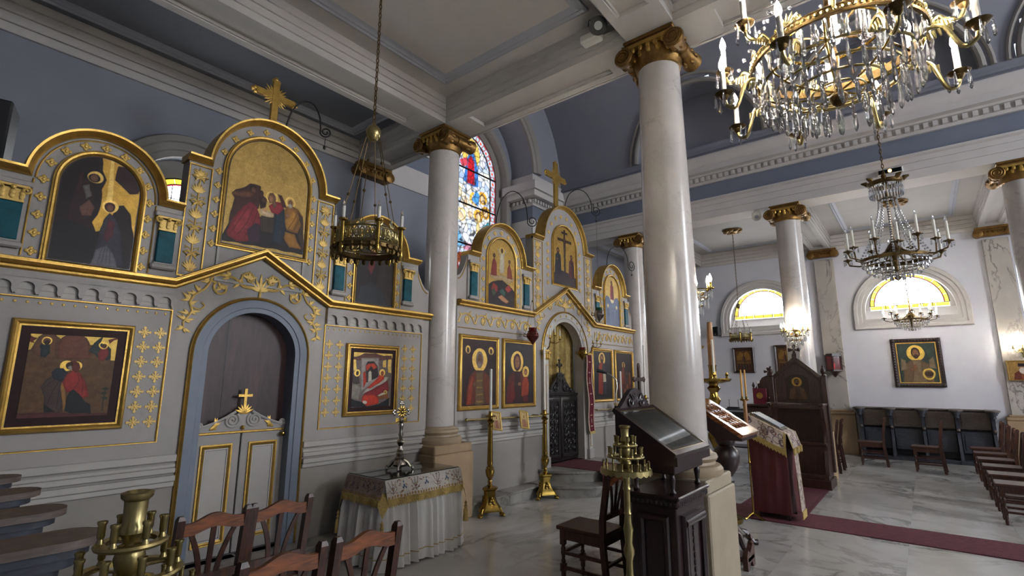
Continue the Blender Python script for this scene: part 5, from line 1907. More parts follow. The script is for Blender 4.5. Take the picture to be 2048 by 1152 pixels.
# ---- royal doors: black carved leaves, crest, gold brocade curtain behind
rd = thing('door_2', 'black carved royal doors with a pierced crest and small cross', 'door', (7.21, 4.8, .3), kind='structure')
def carving(b, x0_, x1_, z0_, z1_, y, seed):
    rnd = random.Random(seed)
    nx_ = 3
    for i in range(nx_):
        for j in range(7):
            x = x0_ + (x1_ - x0_) * (i + .5) / nx_
            z = z0_ + (z1_ - z0_) * (j + .5) / 7
            s = 1 if (i + j) % 2 else -1
            b.tube([(p[0], y, p[1]) for p in spiral(x, z, .052, rnd.random() * 6, 1.2, s, 16)], .011, 6)
            for k in range(3):
                leaflet(b, x, z, rnd.random() * 6, .07, .015, y - .004)
for s in (-1, 1):
    a, b = sorted((7.21 + s * .004, 7.21 + s * .525))
    lf = part('door_leaf', MB().bbox(a, b, 4.775, 4.815, .31, 1.36, .004), 'ebony', rd, w=True)
    part('leaf_frame', MB().sweep([(a + .07, .42), (a + .07, 1.26), (b - .07, 1.26), (b - .07, .42)], [(0, 0), (0, .012), (.02, .02), (.05, .02), (.068, .012), (.068, 0)], 4.775, True, 'y', -1), 'ebony', lf, w=True)
    cv_ = MB()
    carving(cv_, a + .08, b - .08, .44, 1.24, 4.772, s + 5)
    part('carved_foliage', cv_, 'ebony', lf, w=True)
tp = MB().bbox(6.68, 7.74, 4.75, 4.82, 1.36, 1.40, .01)
part('top_rail', tp, 'ebony', rd, w=True)
cp = [(7.21 - .46, 1.40), (7.21 + .46, 1.40), (7.21 + .40, 1.46), (7.21 + .28, 1.50), (7.21 + .18, 1.60), (7.21 + .10, 1.70), (7.21 + .05, 1.74), (7.21 - .05, 1.74), (7.21 - .10, 1.70), (7.21 - .18, 1.60), (7.21 - .28, 1.50), (7.21 - .40, 1.46)]
ck = part('carved_crest', MB().prism(cp, 4.765, 4.80, 'y'), 'ebony', rd, w=True)
cv_ = MB()
for s in (-1, 1):
    cv_.tube([(p[0], 4.758, p[1]) for p in spiral(7.21 + s * .15, 1.49, .075, pi / 2, 1.6, s, 24)], .014, 6)
    cv_.tube([(p[0], 4.758, p[1]) for p in spiral(7.21 + s * .33, 1.445, .04, pi / 2, 1.4, s, 20)], .011, 6)
    for k in range(4):
        leaflet(cv_, 7.21 + s * .06, 1.55 + .04 * k, pi / 2 - s * .7, .08, .016, 4.755)
for k in range(5):
    leaflet(cv_, 7.21, 1.6, pi / 2 + (k - 2) * .4, .12, .016, 4.755)
part('crest_foliage', cv_, 'ebony', ck, w=True)
cx_ = MB().box(7.202, 7.218, 4.775, 4.79, 1.74, 1.95).box(7.15, 7.27, 4.777, 4.788, 1.86, 1.876)
for p in ((7.21, 1.95), (7.15, 1.868), (7.27, 1.868)):
    cx_.ball((p[0], 4.782, p[1]), .022, 8, 5)
cx_.tube([(7.21 + .045 * cos(k * pi / 8), 4.782, 1.868 + .045 * sin(k * pi / 8)) for k in range(16)], .006, 6, True)
part('crest_cross', cx_, 'ebony', ck, w=True)
cu = MB()
n = 60
vs = [(6.60 + 1.22 * i / n, 4.90 + .018 * sin(i * .9) + .008 * sin(i * 2.3), z) for z in (.3, 2.75) for i in range(n + 1)]
cu.add(vs, [(i, i + 1, n + 2 + i, n + 1 + i) for i in range(n)])
o = tag(part('brocade_curtain', cu, 'brocade_gold'), 'gold brocade curtain hanging behind the royal doors', 'curtain')

# far end of the screen row, mostly hidden by the columns
FAR = dict(LEFT)
FAR.update(cx=12.14, x0=10.32, x1=14.04, end_off=1.80, zc=2.50)
fs_ = MB().box(10.30, 14.04, YI, YI + .15, .13, 2.5)
o = thing('icon_screen', 'plain end of the icon screen seen between the far columns', 'icon screen', (12.14, YI, 0))
part('screen_body', fs_, 'iconostasis_grey', o, w=True)
part('gilt_cornice', MB().sweep([(10.3, 2.48), (14.04, 2.48)], GOLDP, YI, False, 'y', -1), 'gold', o, w=True)
part('gilt_panel_line', MB().sweep([(10.5, 1.2), (10.5, 2.3), (11.3, 2.3), (11.3, 1.2)], [(0, 0), (0, .02), (.04, .03), (.05, 0)], YI, True, 'y', -1), 'gold', o, w=True)
part('dado_moulding', MB().box(10.3, 14.04, YI - .04, YI, .82, .95), 'iconostasis_pale', o, w=True)


# ---- gilt crosses and wrought lamp brackets on top of the screens
def top_cross(x, z, h, label):
    root = thing('gilt_cross', label, 'cross', (x, YI + .07, z))
    w = h * .065
    b = MB().bbox(-w, w, -.02, .02, 0, h, .004).bbox(-h * .36, h * .36, -.017, .017, h * .60, h * .60 + 2 * w, .004)
    part('cross_body', b, 'gold', root)
    r = MB()
    for k in range(4):
        for j in range(5):
            a = pi / 4 + k * pi / 2 + (j - 2) * .26
            leaflet(r, .02 * cos(a), h * .66 + .02 * sin(a), a, h * (.24 if j == 2 else .20), .013, -.012)
    part('rays', r, 'gold', root)
    for p in ((-h * .37, h * .66), (h * .37, h * .66), (0, h * .99)):
        q = MB()
        for k in range(3):
            a = (0 if p[0] > 0 else pi if p[0] < 0 else pi / 2) + (k - 1) * 1.6
            q.ball((p[0] + .022 * cos(a), 0, p[1] + .022 * sin(a)), .024, 8, 5, (1, .6, 1))
        part('trefoil_end', q, 'gold', root)


top_cross(2.08, 4.03, .52, 'gilt rayed cross on top of the left icon screen')
top_cross(7.08, 4.62, .84, 'gilt rayed cross on top of the central icon screen')


def bracket(x, z, L, h, label, rz=0.0):
    root = thing('lamp_bracket', label, 'bracket', (x, YI + .05, z), rz)
    b = MB()
    pts = [(0, 0, 0), (.03 * L, 0, .35 * h), (.15 * L, 0, .75 * h), (.38 * L, 0, .98 * h), (.60 * L, 0, .92 * h), (.74 * L, 0, .65 * h), (.78 * L, 0, .35 * h)]
    sp = [(L * .9 + .14 * L * (1 - .75 * i / 24) * cos(pi + .9 * .0 + i * .42), 0, h * .28 + .14 * L * (1 - .75 * i / 24) * sin(pi + i * .42)) for i in range(25)]
    b.tube(smooth(pts) + sp[1:], .008, 8)
    part('scroll_arm', b, 'iron', root)
    part('hook', MB().tube([(.9 * L, 0, .12 * h), (.9 * L, 0, -.05 * h)], .004, 6).ball((.9 * L, 0, -.12 * h), .016, 8, 5, (1, 1, 1.6)), 'iron', root)


bracket(2.20, 4.00, .42, .42, 'black wrought iron scroll bracket beside the left gilt cross', -.5)
bracket(5.44, 3.84, .66, .62, 'thin iron scroll bracket over the round-headed side icon of the central screen', -.5)
bracket(7.32, 4.58, .763, .50, 'thin iron scroll bracket beside the cross of the central screen', -.45)
bracket(8.85, 3.86, .9, .5, 'thin iron scroll bracket at the far end of the central screen', -.2)
# ================================================================ steps and carpets
def steps():
    root = thing('marble_step', 'marble step running along the foot of the icon screens', 'step', (4.4, 4.52, 0), kind='structure')
    def run(a, b, n):
        for i in range(n):
            x0, x1 = a + (b - a) * i / n, a + (b - a) * (i + 1) / n - .004
            part('riser_slab', MB().bbox(x0, x1, 4.41, 4.75, 0, .118, .003), 'step_marble', root, w=True)
            part('tread_slab', MB().bbox(x0, x1, 4.39, 4.75, .12, .15, .008), 'step_marble', root, w=True)
    run(XN, 4.03, 5)
    run(4.71, 6.15, 2)
    run(8.27, 9.70, 2)
    r2 = thing('platform_steps', 'two curved marble steps in front of the royal doors', 'step', (NCX, 4.62, 0), kind='structure')
    for r, z0, z1 in ((1.10, 0, .15), (.80, .15, .30)):
        def half(rr):
            return [(NCX - rr, 4.83)] + [(NCX - rr * cos(pi * i / 36), 4.62 - rr * sin(pi * i / 36)) for i in range(37)] + [(NCX + rr, 4.83)]
        part('riser_block', MB().prism(half(r), z0, z1 - .03, 'z'), 'step_marble', r2, w=True)
        part('tread_slab', MB().prism(half(r + .025), z1 - .03, z1, 'z'), 'step_marble', r2, w=True)


steps()


def carpet():
    root = thing('carpet_runner', 'dark red patterned runner along the nave and up to the royal doors', 'carpet', (7.075, 0, 0))
    x0, x1 = 6.75, 7.40
    part('runner_field', MB().bbox(x0, x1, YW + .3, 3.50, 0, .009, .003), 'carpet_red', root, w=True)
    b = MB()
    for x in (x0 - .012, x1):
        b.bbox(x, x + .012, YW + .3, 3.50, 0, .008, .002)
    part('runner_edge', b, 'carpet_edge', root, w=True)
    o = tag(part('step_carpet', MB().bbox(6.82, 7.60, 3.86, 4.74, .30, .309, .003)), None) if False else None
    t = thing('step_carpet', 'red carpet piece lying on the platform before the royal doors', 'carpet', (7.2, 4.3, .30))
    part('carpet_field', MB().bbox(6.80, 7.62, 3.90, 4.74, .30, .309, .003), 'carpet_red', t, w=True)
    part('carpet_fall', MB().bbox(6.80, 7.62, 3.78, 3.79, .0, .31, .003).bbox(6.80, 7.62, 3.78, 3.92, .302, .311, .003), 'carpet_red', t, w=True)
    t2 = thing('cross_carpet', 'short dark red carpet between the red lectern and the wooden throne', 'carpet', (8.3, 1.6, 0))
    part('carpet_field', MB().bbox(7.42, 9.3, 1.33, 2.02, 0, .010, .003), 'carpet_red', t2, w=True)
    part('carpet_edge', MB().bbox(7.42, 9.3, 1.28, 1.33, 0, .010, .003).bbox(7.42, 9.3, 2.02, 2.07, 0, .010, .003), 'carpet_edge', t2, w=True)


carpet()


# ================================================================ tall stained window
def stained():
    nx, ny = 100, 200
    asp = (WZ + WR - WB) / (2 * WR)
    c = Canvas(nx, ny, asp, 'dfe6ee')
    c.u, c.v, c.plain = c.U, c.V, True
    nx, ny = c.nx, c.ny
    rs = np.random.RandomState(4)
    K = 800
    px, py = rs.rand(K), rs.rand(K) * asp
    X, Y = c.u, c.v * asp
    d = np.full((2,) + X.shape, 9.0)
    own = np.zeros(X.shape, int)
    for k in range(K):
        q = np.hypot(X - px[k], Y - py[k])
        n1 = q < d[0]
        d[1] = np.where(n1, d[0], np.minimum(d[1], q))
        own = np.where(n1, k, own)
        d[0] = np.where(n1, q, d[0])
    pal = [hx(h) for h in ('e8eef4', 'd5e0ee', 'c4d4ea', 'eef0f0', 'b4c6e4', 'd8d8e8', 'f2ecdc', 'a8bce0')]
    base = np.array([pal[rs.randint(len(pal))] for _ in range(K)])
    c.c[..., :3] = base[own]
    # figures
    c.ell(.62, .86, .13, .16, 'e8c860')
    c.poly([(.52, .70), (.55, .80), (.60, .87), (.66, .87), (.72, .80), (.74, .70), (.66, .69)], '3a78c8')
    c.poly([(.57, .70), (.58, .82), (.62, .85), (.67, .82), (.68, .70)], 'c01828')
    c.poly([(.46, .80), (.56, .83), (.58, .79), (.50, .77)], 'd04858')
    c.ell(.63, .885, .032, .04, '6a2c18'); c.ell(.63, .89, .024, .03, 'c88a60')
    for (u, v, cl) in ((.34, .60, 'e8a030'), (.44, .64, 'f0e0b0'), (.56, .60, 'f4ead0'), (.68, .63, 'f0c040'), (.80, .65, 'e8b030'), (.50, .53, 'f0d890'), (.62, .55, 'f4f0e8'), (.74, .55, 'e8b840'), (.85, .58, 'e0a828'), (.38, .52, 'e86820')):
        c.ell(u, v, .068, .068, cl); c.ell(u, v - .003, .042, .05, 'f0e4d4' if cl[0] == 'f' else '7a4a20'); c.ell(u, v - .005, .03, .036, 'e6c8a0')
    c.poly([(.64, .62), (.70, .68), (.76, .66), (.74, .60)], '4a98d8')
    c.poly([(.78, .38), (.80, .50), (.90, .54), (.92, .36)], '2a9ab0'); c.poly([(.70, .36), (.72, .54), (.76, .54), (.78, .36)], 'e8d090')
    c.poly([(.30, .40), (.40, .50), (.62, .46), (.74, .42), (.70, .38), (.40, .38)], 'dfe8f4'); c.poly([(.52, .40), (.74, .40), (.76, .37), (.54, .36)], 'c888a0')
    c.poly([(.36, .40), (.48, .45), (.56, .38), (.40, .36)], '78b8e8')
    c.poly([(.34, .18), (.38, .32), (.46, .34), (.50, .24), (.52, .12), (.36, .12)], '7a2420'); c.ell(.50, .32, .05, .055, '7a3a20')
    c.poly([(.48, .12), (.52, .28), (.60, .28), (.64, .12)], 'a8d030')
    c.rect(.04, 0, .9, .10, 'b8c840')
    # lead between the pieces
    edge = (d[1] - d[0])
    a = np.clip(1 - edge / .011, 0, 1)[..., None]
    c.c = c.c * (1 - a) + np.array(list(hx('181820')) + [0]) * a
    # border: alternating red and blue squares
    hw = np.where(Y > (WZ - WB) / (2 * WR), np.hypot(X - .5, Y - (WZ - WB) / (2 * WR)), np.abs(X - .5))
    ang = np.where(Y > (WZ - WB) / (2 * WR), np.arctan2(Y - (WZ - WB) / (2 * WR), np.abs(X - .5)) * .45 + (WZ - WB) / (2 * WR), Y)
    bm = np.clip((hw - .405) / .006, 0, 1)[..., None]
    ch = ((ang / .055).astype(int) % 2)[..., None]
    bc = np.where(ch == 1, np.array(hx('b8d8f0')), np.array(hx('a85860')))
    spot = (np.abs(hw - .452) < .016)[..., None] & (np.abs((ang / .055) % 1 - .5) < .26)[..., None]
    bc = np.where(spot, np.where(ch == 1, np.array(hx('e86048')), np.array(hx('a8e0f0'))), bc)
    bc = np.where((hw > .485)[..., None], np.array(hx('6a1418')), bc)
    ln = np.clip(1 - np.abs(hw - .408) / .008, 0, 1)[..., None]
    full = np.concatenate([bc, np.zeros(bc.shape[:2] + (1,))], -1)
    c.c = c.c * (1 - bm) + full * bm
    c.c = c.c * (1 - ln) + np.array(list(hx('101014')) + [0]) * ln
    root = thing('window_9', 'tall round-headed stained glass window with haloed figures and red border', 'window', (NCX, 7.2, WB), kind='structure')
    panel_obj(c, root, NCX - WR, NCX + WR, WB, WZ + WR, 7.2, spring=WZ, name='stained_panel', ma='stained_glass')
    b = MB()
    for z in (3.55, 4.42, 5.30, 6.1):
        b.box(NCX - WR, NCX + WR, 7.185, 7.195, z, z + .035)
    pth = [(NCX - .9, WB)] + arch_pts(NCX, WZ, .9, 30) + [(NCX + .9, WB)]
    b.tube([(p[0], 7.19, p[1]) for p in pth], .013, 6)
    part('saddle_bars', b, 'iron', root, w=True)
    pth = [(NCX - WR, WB)] + arch_pts(NCX, WZ, WR, 36) + [(NCX + WR, WB)]
    part('window_frame', MB().sweep(pth, [(-.01, -.02), (-.01, .03), (.13, .05), (.13, -.02)], 7.2, True, 'y', -1), 'plaster_grey', root, w=True)


stained()


# ================================================================ chairs
def chair_proto():
    root = thing('wooden_chair', 'x', 'chair', (0, 0, 0))
    W, D, SH, BH = .168, .40, .45, .91
    part('seat', MB().bbox(-W - .012, W + .012, -.02, D + .02, SH - .03, SH, .006), 'wood_chair', root)
    ap = MB()
    ap.box(-W + .02, W - .02, D - .045, D - .02, SH - .10, SH - .03)
    ap.box(-W + .02, W - .02, .0, .025, SH - .10, SH - .03)
    for s in (-1, 1):
        x0, x1 = sorted((s * (W - .005), s * (W - .03)))
        ap.box(x0, x1, .02, D - .03, SH - .10, SH - .03)
    part('apron', ap, 'wood_chair', root)
    for s in (-1, 1):
        l = MB()
        x = s * (W - .02)
        l.box(x - .02, x + .02, D - .05, D - .01, SH - .14, SH - .03)
        l.lathe([(.014, 0), (.018, .03), (.013, .06), (.02, .075), (.02, .11)], 12, (x, D - .03, 0))
        l.box(x - .02, x + .02, D - .05, D - .01, .11, .17)
        l.lathe([(.015, .17), (.021, .185), (.013, .205), (.018, .25), (.021, .28), (.013, .295), (.02, .31)], 12, (x, D - .03, 0))
        part('leg', l, 'wood_chair', root)
        p = MB()
        sec = [(-.018, -.022), (.018, -.022), (.018, .022), (-.018, .022)]
        zz = [(0, -.035), (SH - .05, .0), (SH + .1, -.005), (BH - .02, -.06), (BH, -.062)]
        vs, fs = [], []
        for k, (z, dy) in enumerate(zz):
            sc = .62 if k == len(zz) - 1 else 1
            for a, b in sec:
                vs.append((s * W + a * (1 if k < 4 else sc), b * (.6 if k == 4 else 1) + dy, z))
        for k in range(len(zz) - 1):
            for j in range(4):
                fs.append((k * 4 + j, k * 4 + (j + 1) % 4, k * 4 + 4 + (j + 1) % 4, k * 4 + 4 + j))
        fs += [(3, 2, 1, 0), tuple(range(16, 20))]
        p.add(vs, fs)
        part('back_post', p, 'wood_chair', root, smooth=20)
    r = MB()
    n = 16
    pts_t, pts_b = [], []
    for i in range(n + 1):
        t = -1 + 2 * i / n
        hump = .035 * (.5 + .5 * cos(min(1, abs(t) * 1.25) * pi))
        pts_t.append((t * (W - .012), BH - .045 + hump))
        pts_b.append((t * (W - .012), BH - .105 + hump * .75))
    r.prism(pts_t + list(reversed(pts_b)), -.068, -.042, 'y')
    part('top_rail', r, 'wood_chair_rail', root)
    part('lower_rail', MB().box(-W + .01, W - .01, -.03, -.005, SH + .10, SH + .14), 'wood_chair', root)
    for k in (-1, 0, 1):
        sp = MB()
        m_ = 10
        ed = []
        for i in range(m_ + 1):
            t = i / m_
            z = SH + .13 + (BH - .08 - SH - .13) * t
            x = k * (.045 + .075 * (t ** 1.8)) if k else 0
            ed.append((x, -.018 - .036 * t, z))
        vs, fs = [], []
        for (x, y, z) in ed:
            vs += [(x - .013, y - .006, z), (x + .013, y - .006, z), (x + .013, y + .006, z), (x - .013, y + .006, z)]
        for i in range(m_):
            for j in range(4):
                fs.append((i * 4 + j, i * 4 + (j + 1) % 4, i * 4 + 4 + (j + 1) % 4, i * 4 + 4 + j))
        sp.add(vs, fs)
        part('back_splat', sp, 'wood_chair', root, smooth=30)
    st = MB()
    for s in (-1, 1):
        st.box(s * (W - .01) - .01, s * (W - .01) + .01, -.01, D - .03, .13, .155)
        st.box(s * (W - .01) - .009, s * (W - .01) + .009, -.01, D - .03, .24, .262)
    st.box(-W, W, D - .04, D - .02, .24, .262)
    st.box(-W, W, -.02, 0, .20, .222)
    part('stretcher', st, 'wood_chair', root)
    return root


chair0 = chair_proto()
first = [True]


def chair(x, y, rz, label, group):
    o = chair0 if first[0] else copy_tree(chair0)
    first[0] = False
    o.location = (x, y, 0)
    o.rotation_euler = (0, 0, rz)
    o['label'] = label
    o['group'] = group
    return o


G1 = 'wooden chairs before the left screen'
chair(1.245, 3.11, 0, 'slat-backed wooden chair beside the brass candle tree, back row left', G1)
chair(1.615, 3.11, 0, 'slat-backed wooden chair in front of the grey side door, back row', G1)
chair(1.155, 2.19, 0, 'slat-backed wooden chair nearest the camera, lower edge of the photo', G1)
chair(1.565, 2.19, 0, 'slat-backed wooden chair in front of the white draped table', G1)
chair(3.80, 2.04, 0, 'dark wooden chair beside the near carved lectern', 'dark wooden chairs')
G2 = 'wooden chairs in the far aisle'
chair(12.5, .75, .05, 'wooden chair facing sideways in front of the stalls, nearer the throne', G2)
chair(12.2, -.10, -.05, 'lone wooden chair standing before the middle of the stalls', G2)
G3 = 'row of wooden chairs at the photo edge'
for i, (x, lb) in enumerate(((12.6, 'first wooden chair of the edge row, next to the stalls'), (11.75, 'second wooden chair of the edge row from the stalls'), (10.9, 'third wooden chair of the edge row from the stalls'),
                             (10.05, 'fourth wooden chair of the edge row from the stalls'), (9.25, 'fifth wooden chair of the edge row, by the cut column'), (8.45, 'nearest wooden chair of the edge row, cut by the photo edge'))):
    chair(x, -.93, random.uniform(-.04, .04), lb, G3)
chair(11.1, 1.38, .1, 'wooden chair seen edge-on beside the throne and the white post', G2)
chair(11.55, 1.36, .05, 'wooden chair just behind the edge-on chair by the throne', G2)


# ================================================================ stalls
def stalls(x, y, rz, n, pitch, label):
    """bank of folding-seat stalls; backs at local x=0, seats towards +x, running along +y"""
    root = thing('choir_stalls', label, 'stalls', (x, y, 0), rz, group='dark wooden choir stalls')
    for i in range(n + 1):
        yy = i * pitch
        prof = [(0, 0), (.46, 0), (.46, .08), (.42, .12), (.36, .30), (.30, .50), (.30, .60), (.36, .64), (.36, .70), (.36, .80), (.40, .86), (.45, .90), (.47, .94), (.47, .99), (0, .99)]
        dv = part('stall_divider', MB().prism([(p[0], p[1]) for p in prof], yy - .025, yy + .025, 'y'), 'wood_stall_blue', root)
        arm, mo = MB(), MB()
        for (z0, z1, e, hw) in ((1.032, 1.06, .62, .11), (1.0, 1.032, .585, .085), (.965, 1.0, .55, .065), (.90, .965, .51, .045)):
            poly = [(0, -hw * .8), (e - hw, -hw)] + [(e - hw + hw * sin(pi * k / 8), -hw * cos(pi * k / 8)) for k in range(1, 8)] + [(e - hw, hw), (0, hw * .8)]
            (arm if z0 > 1.02 else mo).prism([(p[0], p[1] + yy) for p in poly], z0, z1, 'z')
        part('arm_moulding', mo, 'wood_stall_blue', dv)
        part('arm_rest', arm, 'wood_stall', dv)
        part('arm_knob', MB().ball((.35, yy, .66), .035, 10, 6), 'wood_stall', dv)
    for i in range(n):
        a, b = i * pitch + .03, (i + 1) * pitch - .03
        bk = part('back_panel', MB().box(0, .03, a, b, 0, 1.04), 'wood_stall_blue', root)
        part('back_cap', MB().bbox(-.005, .10, a - .02, b + .02, 1.02, 1.055, .008), 'wood_stall', bk)
        up_ = part('upper_panel', MB().bbox(.10, .13, a, b, .66, 1.0, .006), 'wood_stall', root)
        m_ = MB().at(Matrix(((0, 1, 0, .13), (1, 0, 0, 0), (0, 0, 1, 0), (0, 0, 0, 1))))
        m_.sweep([(a + .06, .72), (a + .06, .95), (b - .06, .95), (b - .06, .72)], [(0, 0), (0, .012), (.018, .012), (.018, 0)], 0, True, 'y', 1)
        part('panel_moulding', m_, 'wood_stall', up_)
        st = part('folded_seat', MB().bbox(.16, .19, a + .01, b - .01, .20, .62, .006), 'wood_stall_blue', root)
        m_ = MB().at(Matrix(((0, 1, 0, .19), (1, 0, 0, 0), (0, 0, 1, 0), (0, 0, 0, 1))))
        m_.sweep([(a + .07, .27), (a + .07, .55), (b - .07, .55), (b - .07, .27)], [(0, 0), (0, .01), (.015, .01), (.015, 0)], 0, True, 'y', 1)
        part('seat_moulding', m_, 'wood_stall_blue', st)
    part('foot_rail', MB().bbox(0, .44, 0, n * pitch, 0, .07, .006), 'wood_stall_blue', root)
    return root


stalls(XS - .02, 1.18, pi, 4, .535, 'bank of four dark wooden stalls under the icon on the white wall')
stalls(-.02, 2.42, 0, 3, .568, 'dark wooden stalls at the lower left edge with rounded arm rests')


# ================================================================ draped table with silver cross
def table():
    x0, x1, y0, y1, zt = 2.92, 3.82, 3.78, 4.33, .735
    t = thing('side_table', 'wooden table hidden under the white and embroidered cloths', 'table', ((x0 + x1) / 2, (y0 + y1) / 2, 0))
    part('tabletop', MB().bbox(x0, x1, y0, y1, zt - .04, zt - .004, .004), 'wood_dark', t, w=True)
    for x in (x0 + .06, x1 - .06):
        for y in (y0 + .06, y1 - .06):
            part('leg', MB().box(x - .025, x + .025, y - .025, y + .025, 0, zt - .04), 'wood_dark', t, w=True)
    # white pleated skirt
    sk = MB()
    per = [(x0, y1), (x0, y0), (x1, y0), (x1, y1)]
    pts = []
    for k in range(3):
        (ax, ay), (bx, by) = per[k], per[k + 1]
        L = math.hypot(bx - ax, by - ay)
        m_ = int(L / .012)
        for i in range(m_):
            f = i / m_
            pts.append((ax + (bx - ax) * f, ay + (by - ay) * f, [(-1, 0), (0, -1), (1, 0)][k], sum(math.hypot(per[j + 1][0] - per[j][0], per[j + 1][1] - per[j][1]) for j in range(k)) + L * f))
    rows = [(zt - .006, 0.006, 0), (zt - .12, .02, .014), (.45, .04, .034), (.10, .06, .042), (.012, .07, .046)]
    vs, fs = [], []
    for z, out, amp in rows:
        for (px, py, nn, l) in pts:
            w = out + amp * (sin(l * 74) * .6 + .4 * sin(l * 43 + 1.3) + .25 * sin(l * 97))
            vs.append((px + nn[0] * w, py + nn[1] * w, z + (.008 * sin(l * 9) if z < .05 else 0)))
    n = len(pts)
    for r in range(len(rows) - 1):
        for i in range(n - 1):
            fs.append((r * n + i, r * n + i + 1, (r + 1) * n + i + 1, (r + 1) * n + i))
    sk.add(vs, fs)
    c = thing('white_tablecloth', 'white pleated cloth hanging to the floor around the table', 'tablecloth', ((x0 + x1) / 2, (y0 + y1) / 2, 0))
    part('pleated_skirt', sk, 'cloth_white', c, w=True, smooth=60)
    hem = MB()
    for i in range(0, n):
        pass
    hb = []
    for (px, py, nn, l) in pts:
        w = .060 + .042 * (sin(l * 74) * .6 + .4 * sin(l * 43 + 1.3) + .25 * sin(l * 97)) + .003
        hb.append((px + nn[0] * w, py + nn[1] * w, .105))
    hem.tube(hb, .004, 5)
    part('hem_braid', hem, 'rope_gold', c, w=True)
    # embroidered cover
    e = thing('embroidered_cover', 'embroidered floral cover with gold fringe over the white cloth', 'tablecloth', ((x0 + x1) / 2, (y0 + y1) / 2, zt))
    part('top_cloth', MB().box(x0 - .012, x1 + .012, y0 - .012, y1 + .005, zt - .004, zt + .002), 'cloth_white', e, w=True)

    def valance(w, seed, dark=False):
        cv = Canvas(150, 30, .18, 'b8b2aa' if not dark else '8a7a70')
        rs = random.Random(seed)
        for i in range(7):
            u = (i + .5) / 7
            if i % 2 == 0:
                cv.line([(u, .25), (u, .95)], .006, '5a2a2a')
                for q in (-1, 1):
                    cv.line([(u, .4), (u + q * .03, .65), (u + q * .045, .9)], .006, '6a3a2c')
                    cv.line([(u, .3), (u + q * .03, .35), (u + q * .05, .5)], .006, '7a5a3a')
            else:
                cv.ell(u, .6, .011, .017, '4a5c80'); cv.ell(u - .018, .5, .009, .011, '3a4a6a'); cv.ell(u + .018, .5, .009, .011, '3a4a6a'); cv.ell(u, .8, .008, .011, '5a6a90')
        for k in range(60):
            u, v = rs.random(), .2 + rs.random() * .75
            cv.ell(u, v, .006 + .006 * rs.random(), .006, rs.choice(['7a4a34', '9a7a44', '6a3030', '8a6a5a'] if not dark else ['4a2424', '5a3028', '6a5030']))
        for k in range(28):
            cv.ell((k + .5) / 28, .1, .012, .014, 'a07c44')
        return cv
    for nm, w, loc, rz, dk in (('front_valance', x1 - x0 + .03, (x0 - .015, y0 - .016, 0), 0, False), ('side_valance', y1 - y0 + .02, (x0 - .016, y1, 0), -pi / 2, True), ('side_valance', y1 - y0 + .02, (x1 + .016, y0 - .015, 0), pi / 2, True)):
        cv = valance(w, nm + str(rz), dk)
        me = panel_mesh(cv, 0, w, zt - .15, zt + .002, None, nm, 'fresco_cloth', 0)
        co = np.zeros(len(me.vertices) * 3)
        me.vertices.foreach_get('co', co)
        co = co.reshape(-1, 3)
        f = (zt - co[:, 2]) / .15
        co[:, 1] -= .045 * f + .006 * np.sin(co[:, 0] * 40) * f
        me.vertices.foreach_set('co', co.reshape(-1))
        o = inst(nm, me, e, loc, (0, 0, rz), w=True)
        OFF[o.name] = OFF[e.name]
        fr = MB()
        k = int(w / .009)
        for i in range(k):
            x = (i + .5) * w / k
            yy = -.047 - .006 * sin(x * 40)
            fr.box(x - .0035, x + .0035, yy - .004, yy, zt - .205 - .006 * ((i * 7) % 3), zt - .148)
        fo = fr.mesh('gold_fringe', 'fringe_gold', 0)
        q = bpy.data.objects.new('gold_fringe', fo)
        link(q, o)
        q['kind'] = 'stuff'
    # pointed corner falls with tassels
    for (x, y, a) in ((x0, y0, -3 * pi / 4), (x1, y0, -pi / 4), (x0, y1 - .02, 3 * pi / 4 + .3)):
        dx, dy = cos(a), sin(a)
        tx, ty = -dy, dx
        m_ = MB()
        P = lambda u, v, z: (x + tx * u + dx * v, y + ty * u + dy * v, z)
        m_.add([P(-.05, .012, zt - .10), P(.05, .012, zt - .10), P(.045, .07, zt - .2), P(0, .085, zt - .30), P(-.045, .07, zt - .2), P(0, .05, zt - .15)], [(0, 5, 4), (0, 1, 5), (1, 2, 5), (5, 2, 3), (5, 3, 4)])
        part('corner_fall', m_, 'fringe_gold', e, w=True)
        ts = MB()
        bx, by = x + dx * .085, y + dy * .085
        ts.lathe([(0, .0), (.005, -.02), (.016, -.035), (.01, -.055), (.02, -.07), (.012, -.085), (.022, -.10), (.028, -.2), (.03, -.205), (0, -.205)], 12, (bx, by, zt - .30))
        part('tassel', ts, 'rope_gold', e, w=True)
    g = thing('glass_sheet', 'dark reflecting glass sheet lying on the embroidered table', 'glass', ((x0 + x1) / 2, (y0 + y1) / 2, zt + .004))
    part('glass_plate', MB().bbox(x0 - .005, x1 + .005, y0 - .005, y1, zt + .004, zt + .010, .002), 'glass_pane', g, w=True)


table()


